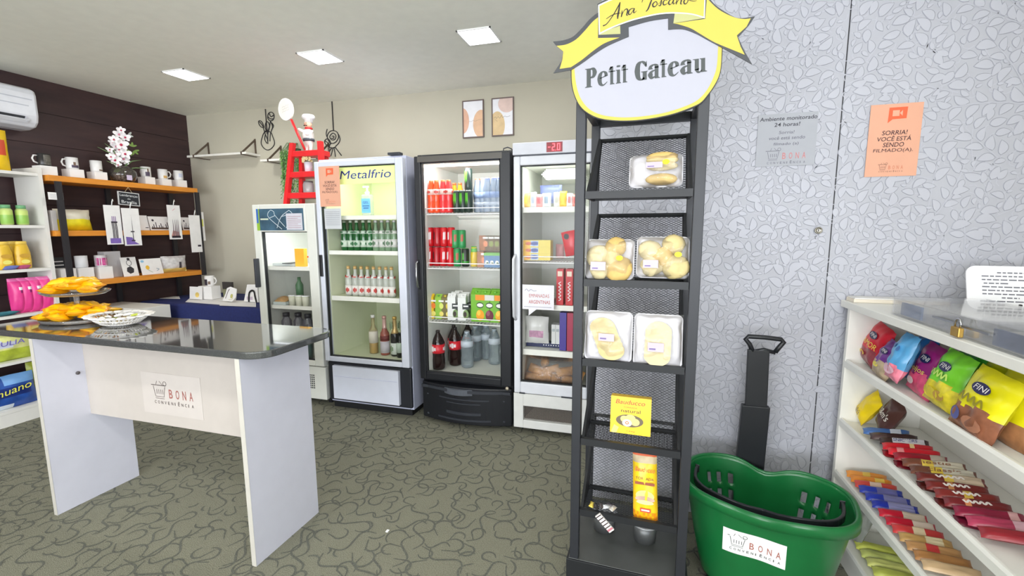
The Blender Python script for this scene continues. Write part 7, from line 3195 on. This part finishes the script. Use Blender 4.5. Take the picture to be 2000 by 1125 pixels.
cbag('large yellow gummy candy bag partly cut off at the right edge of the picture', 1985, 800, .985, .175, .19, .32, 0, (240, 232, 24), (170, 120, 80), [], -.36, 9, blobs=((-.2, .1, .12, .14, (206, 200, 40)),))
cbag('yellow gummy candy bag behind the large front yellow bag', 1960, 730, 1.05, .16, .18, .30, 0, (206, 206, 20), (206, 206, 20), [], None, 10, brand=False)
cbag('yellow peanut chocolate bag leaning at the left end of the middle shelf', 1697, 804, .955, .085, .155, .25, -.55, (246, 214, 30), (226, 190, 30), [("m&m's", -.2, -.30, .4, .20, (110, 80, 40))], None, 11, z_bot=SZ[1], name='chocolate_bag', grp='chocolate bags on the middle shelf', brand=False)
cbag('dark brown chocolate bag beside the yellow chocolate bag on the middle shelf', 1738, 822, .985, .10, .165, .25, -.45, (84, 54, 48), (70, 44, 40), [("m&m's", -.40, -.05, .75, .20, (236, 228, 216))], None, 12, z_bot=SZ[1], name='chocolate_bag', grp='chocolate bags on the middle shelf', brand=False)


# ---- chocolate bars
def cbar(label, y, x0_, z, L, w, col, patches, word, seed, yaw=-.30, grp=None, tk=.020, tcol=(240, 236, 226), pitch=.12):
    d = V3((cos(yaw), sin(yaw), pitch)).normalized()
    n2 = V3((-sin(yaw), cos(yaw), .22)).normalized()
    c = V3((x0_+L/2*cos(yaw), y, z+tk*.55+w*.11+pitch*L*.5))
    f = Fr(c, -d, -n2)
    f = Fr(c, d, n2)
    mt = mat(col, .28, noise=.08)

    def fm(u, v):
        for (u0, u1, pc) in patches:
            if u0 < u < u1:
                return mat(pc, .3, noise=.06)
        return mt
    m = M()
    m.pouch(f, L, w, tk, fm, 22, 8, .01, .003, p=5, seed=seed)
    if word == '~':
        m.stroke(f, [(-L*.2+L*.40*j/9, w*.13*(-1)**j) for j in range(10)], w*.13, mat(tcol, .4), tk*.5+.001)
    elif word:
        m.text(f, word, -L*.22, -w*.22, L*.48, w*.44, mat(tcol, .4), tk*.5+.001, .1, off=.02)
    o = m.build('candy_bar')
    return tag(o, label, 'candy bar', grp)


z3 = SZ[1]
G3 = 'chocolate bars on the middle shelf'
L3 = [(2.03, .895, (70, 110, 170), [(.2, .6, (220, 226, 236))], None, 'blue and white candy bar under the dark brown chocolate bag'),
      (1.985, .90, (60, 40, 40), [(-.9, -.3, (80, 60, 60))], None, 'dark brown candy bar behind the one with the white label'),
      (1.945, .915, (60, 38, 36), [(-.5, .85, (226, 222, 226))], 'SNICKERS', 'dark brown candy bar with long white label and blue letters'),
      (1.90, .905, (206, 24, 40), [(.1, .3, (240, 210, 150))], None, 'bright red candy bar next to the dark bar with white label'),
      (1.86, .905, (220, 26, 46), [(-.6, -.4, (240, 150, 150))], None, 'second bright red candy bar'),
      (1.82, .905, (150, 20, 40), [(.4, .9, (190, 176, 160))], None, 'crimson candy bar between the red bars and the cream bars'),
      (1.775, .91, (120, 70, 50), [(-.35, .0, (240, 210, 90)), (0, .95, (216, 208, 186))], 'nestle', 'cream and gold wafer bar, farthest of the cream bars'),
      (1.725, .91, (110, 66, 50), [(-.35, .0, (242, 214, 80)), (0, .95, (214, 208, 190))], 'classic', 'cream and gold wafer bar, second of the cream bars'),
      (1.68, .905, (112, 40, 34), [(-.2, .1, (236, 206, 90)), (.1, .9, (206, 186, 160))], '~', 'brown and cream bar just in front of the cream wafer bars'),
      (1.63, .905, (120, 40, 36), [(-.3, -.1, (200, 140, 90))], '~', 'red brown candy bar with white letters, farther one'),
      (1.585, .905, (130, 44, 40), [(-.1, .15, (226, 190, 80))], '~', 'red brown candy bar with white letters, middle one'),
      (1.54, .905, (120, 36, 40), [(-.4, -.15, (226, 150, 100))], '~', 'red brown candy bar with white letters, nearer one'),
      (1.495, .905, (140, 30, 60), [(.5, .8, (220, 170, 170))], None, 'wine red candy bar near the right edge'),
      (1.45, .91, (176, 60, 90), [(.3, .9, (214, 170, 180))], None, 'pink red candy bar at the right edge'),
      (1.40, .91, (150, 40, 50), [], None, 'dark red candy bar next to the pink red one')]
for i, (y, x0_, col, pat, word, lab) in enumerate(L3):
    cbar(lab+' on the middle shelf', y, x0_-.006, z3+.012, .165 if 5 < i < 9 else .145, .042, col, pat, word, i, grp=G3, tcol=(50, 60, 130) if word == 'SNICKERS' else ((150, 100, 70) if 5 < i < 8 else (240, 232, 224)), pitch=.16)
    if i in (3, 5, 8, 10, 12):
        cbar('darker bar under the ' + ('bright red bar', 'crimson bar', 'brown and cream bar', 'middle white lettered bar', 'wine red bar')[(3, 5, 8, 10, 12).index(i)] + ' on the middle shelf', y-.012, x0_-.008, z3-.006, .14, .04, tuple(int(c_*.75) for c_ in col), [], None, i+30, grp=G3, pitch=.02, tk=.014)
z4 = SZ[2]
G4 = 'candy bars on the third shelf'
L4 = [(2.15, (236, 150, 50), [(-.2, .2, (240, 200, 80))], 'orange bar at the far left'), (2.11, (232, 140, 40), [(.2, .6, (246, 206, 90))], 'orange bar, second from the far left'),
      (2.07, (210, 70, 60), [(-.3, .3, (230, 200, 180))], 'red and cream bar beside the orange bars'), (2.03, (40, 60, 170), [(-.2, .7, (110, 110, 170))], 'royal blue bar, farthest of the three blue bars'),
      (1.975, (36, 56, 170), [(-.2, .8, (130, 130, 180))], 'royal blue bar, middle of the three blue bars'), (1.925, (34, 50, 160), [(-.3, .8, (140, 140, 184))], 'royal blue bar, nearest of the three blue bars'),
      (1.87, (196, 24, 50), [(.0, .9, (206, 190, 170))], 'red bar with silver end next to the blue bars'), (1.82, (186, 20, 46), [(.1, .9, (214, 196, 180))], 'red bar with pale end, nearer than the silver ended one'),
      (1.775, (200, 60, 60), [(-.2, .3, (226, 206, 170))], 'red bar with cream middle'), (1.73, (190, 150, 90), [(.0, .6, (226, 210, 170))], 'golden cream bar'),
      (1.685, (186, 140, 90), [(-.3, .2, (200, 60, 60))], 'golden bar with red patch'), (1.64, (170, 120, 70), [], 'brown gold bar near the bottom edge'), (1.595, (200, 170, 130), [], 'beige bar at the bottom edge')]
for i, (y, col, pat, lab) in enumerate(L4):
    cbar(lab+' on the third shelf', y, .895, z4+.006, .14, .043, col, pat, None, i+50, grp=G4, pitch=.10, yaw=-.25)
for i in range(4):
    yy = 2.12-i*.05
    m = M()
    c_ = mat(((214, 220, 100), (206, 214, 120), (220, 222, 130), (200, 206, 96))[i], .3, noise=.2)
    m.pouch(Fr((.99, yy-.08, SZ[3]+.028), (1, -.25, .05), (.2, 1, .1)), .17, .05, .035, lambda u, v: c_, 14, 8, .01, .004, p=4, seed=i)
    tag(m.build('snack_pack'), 'pale yellow green snack pack low in the white unit, %s from the far end' % ORD[i], 'snack pack', 'yellow green packs on the bottom shelf')
for i in range(2):
    m = M()
    m.pouch(Fr((.94, 2.16-.07*i, SZ[3]+.10), (.2, -1, 0), (.3, 0, 1)), .07, .17, .04, lambda u, v: clear(gloss=.6, rough=.1, body=.4, bodycol=(190, 194, 184), bump=.8), 10, 12, .03, .01, seed=20+i)
    tag(m.build('clear_pack'), 'shiny clear pack standing at the far end of the bottom shelf, %s one' % ('farther', 'nearer')[i], 'pack', 'clear packs on the bottom shelf')

# ---- things on top of the white unit
TT = 1.1355
t = thing('acrylic_box', 'long clear acrylic box with blue cards inside and a brass padlock on the white worktop', 'box', (1.02, 1.6, TT))
ACR = clear(gloss=.16, rough=.04, body=.03, bodycol=(240, 242, 246))
m = M()
ax0, ax1, ay0, ay1, az = .895, 1.17, 1.22, 1.95, TT+.062
for b_ in ((ax0, ax1, ay0, ay1, TT+.0005, TT+.004), (ax0, ax0+.004, ay0, ay1, TT+.004, az), (ax1-.004, ax1, ay0, ay1, TT+.004, az), (ax0+.004, ax1-.004, ay0, ay0+.004, TT+.004, az), (ax0+.004, ax1-.004, ay1-.004, ay1, TT+.004, az)):
    m.box(*b_, ACR)
m.build('box_body', t)
m = M()
m.box(ax0-.002, ax1, ay0, ay1, az+.0005, az+.005, ACR)
m.build('lid', t)
m = M()
m.box(ax0-.005, ax0-.0021, 1.60, 1.70, TT+.035, TT+.041, STEEL)
m.box(ax0-.005, ax0-.0021, 1.46, 1.58, TT+.032, TT+.038, STEEL)
m.build('hasp', t)
for i, (y0_, y1_, c_) in enumerate(((1.78, 1.90, (120, 146, 190)), (1.36, 1.46, (96, 116, 160)), (1.24, 1.345, (90, 110, 160)))):
    m = M()
    m.box(ax0+.006, ax0+.012, y0_, y1_, TT+.008, TT+.052, mat(c_, .4, noise=.25))
    tag(m.build('blue_card'), 'blue card inside the clear acrylic box, %s' % ('left of the padlock', 'right of the padlock', 'at the right edge of the picture')[i], 'card')
for i, (x_, y_) in enumerate(((1.03, 1.55), (1.10, 1.35))):
    m = M()
    m.box(x_-.05, x_+.05, y_-.09, y_+.09, TT+.0045, TT+.012+.004*i, PAPER)
    tag(m.build('paper_stack'), 'white papers inside the clear acrylic box, %s' % ('farther', 'nearer')[i], 'papers')
pc = at(1869, 648, 'x', ax0-.014)
t = thing('padlock', 'brass padlock hanging on the front of the clear acrylic box', 'padlock', (ax0-.014, pc.y, pc.z))
BRS = mat((186, 150, 76), .3, .7, noise=.1)
f = Fr((ax0-.014, pc.y, pc.z), (0, -1, 0), (0, 0, 1))
m = M()
m.fbox(f, -.018, .018, -.014, .014, -.007, .007, BRS)
m.build('lock_body', t, bevel=.003)
m = M()
m.tube([f.p(-.011, .013, 0), f.p(-.012, .026, 0), f.p(-.007, .036, 0), f.p(0, .039, 0), f.p(.007, .036, 0), f.p(.012, .026, 0), f.p(.011, .013, 0)], .0028, mat((200, 200, 204), .2, 1), 8)
m.build('shackle', t)
# menu card on easel
mc = at(1884, 604, 'y', 2.10)
t = thing('info_card', 'white rounded information card on a small black easel at the right end of the worktop', 'card', (1.35, 2.1, TT))
f = Fr((mc.x, 2.085, TT+.012), (1, -.08, 0), (0, .25, 1))
m = M()
R, w, h = .03, .36, .165
P = []
for cx_, cy_, a0 in ((w-R, R, -pi/2), (w-R, h-R, 0), (R, h-R, pi/2), (R, R, pi)):
    for i in range(6):
        q = a0+pi/2*i/5
        P.append((cx_+R*cos(q), cy_+R*sin(q)))
m.poly(f, P, mat((240, 240, 244), .35), 0, .005)
m.build('card_board', t)
m = M()
G5 = mat((110, 110, 120), .6)
rl = random.Random(4)
for r_, (x_, w_) in enumerate(((.09, .14), (.045, .22), (.045, .20), (.05, .07), (.045, .25), (.045, .25), (.045, .24), (.10, .05), (.06, .20))):
    q = x_
    while q < x_+w_:
        k_ = rl.uniform(.008, .024)
        m.rect(f, q, min(q+k_, x_+w_), h-.028-.0135*r_, h-.0235-.0135*r_, G5, .0006)
        q += k_+.004
m.build('print', t)
m = M()
eb = [at(1930, 598, 'y', 2.05), at(1926, 608, 'y', 2.05), at(1936, 606, 'y', 2.05), at(1962, 609, 'y', 2.05), at(1990, 611, 'y', 2.05), at(1998, 602, 'y', 2.05)]
for p_ in eb:
    p_.z = max(p_.z, TT+.006)
m.tube([eb[0]+V3((0, .012, .006)), eb[1], eb[2], eb[3], eb[4], eb[5]+V3((0, .012, .01))], .0052, BLACK, 8)
m.tube([eb[3], V3((eb[3].x, 2.16, TT+.006))], .005, BLACK, 8)
m.sphere(eb[1]-V3((0, 0, .0)), .008, .008, .005, BLACK)
m.sphere(eb[3]-V3((0, 0, .0)), .012, .008, .006, BLACK)
m.build('easel', t)
m = M()
CRM = mat((232, 222, 206), .7, noise=.05)
for i, (xa_, xb_, ya_, yb2, za_, zb2) in enumerate(((.88, 1.06, 2.215, 2.288, 0, .014), (.885, 1.22, 2.22, 2.29, .0145, .019), (1.06, 1.22, 2.225, 2.285, 0, .014))):
    m.box(xa_, xb_, ya_, yb2, TT+.0005+za_, TT+.0005+zb2, CRM if i != 1 else PAPER)
tag(m.build('paper_stack'), 'low stack of cream papers against the leaf wall on the white worktop', 'papers')
# scrap on the carpet
p_ = at(757, 1039, 'z', .002)
m = M()
m.box(p_.x-.009, p_.x+.003, p_.y-.004, p_.y+.012, .0018, .006, PURE)
tag(m.build('paper_scrap'), 'tiny white paper scrap on the carpet in the middle of the floor', 'paper')
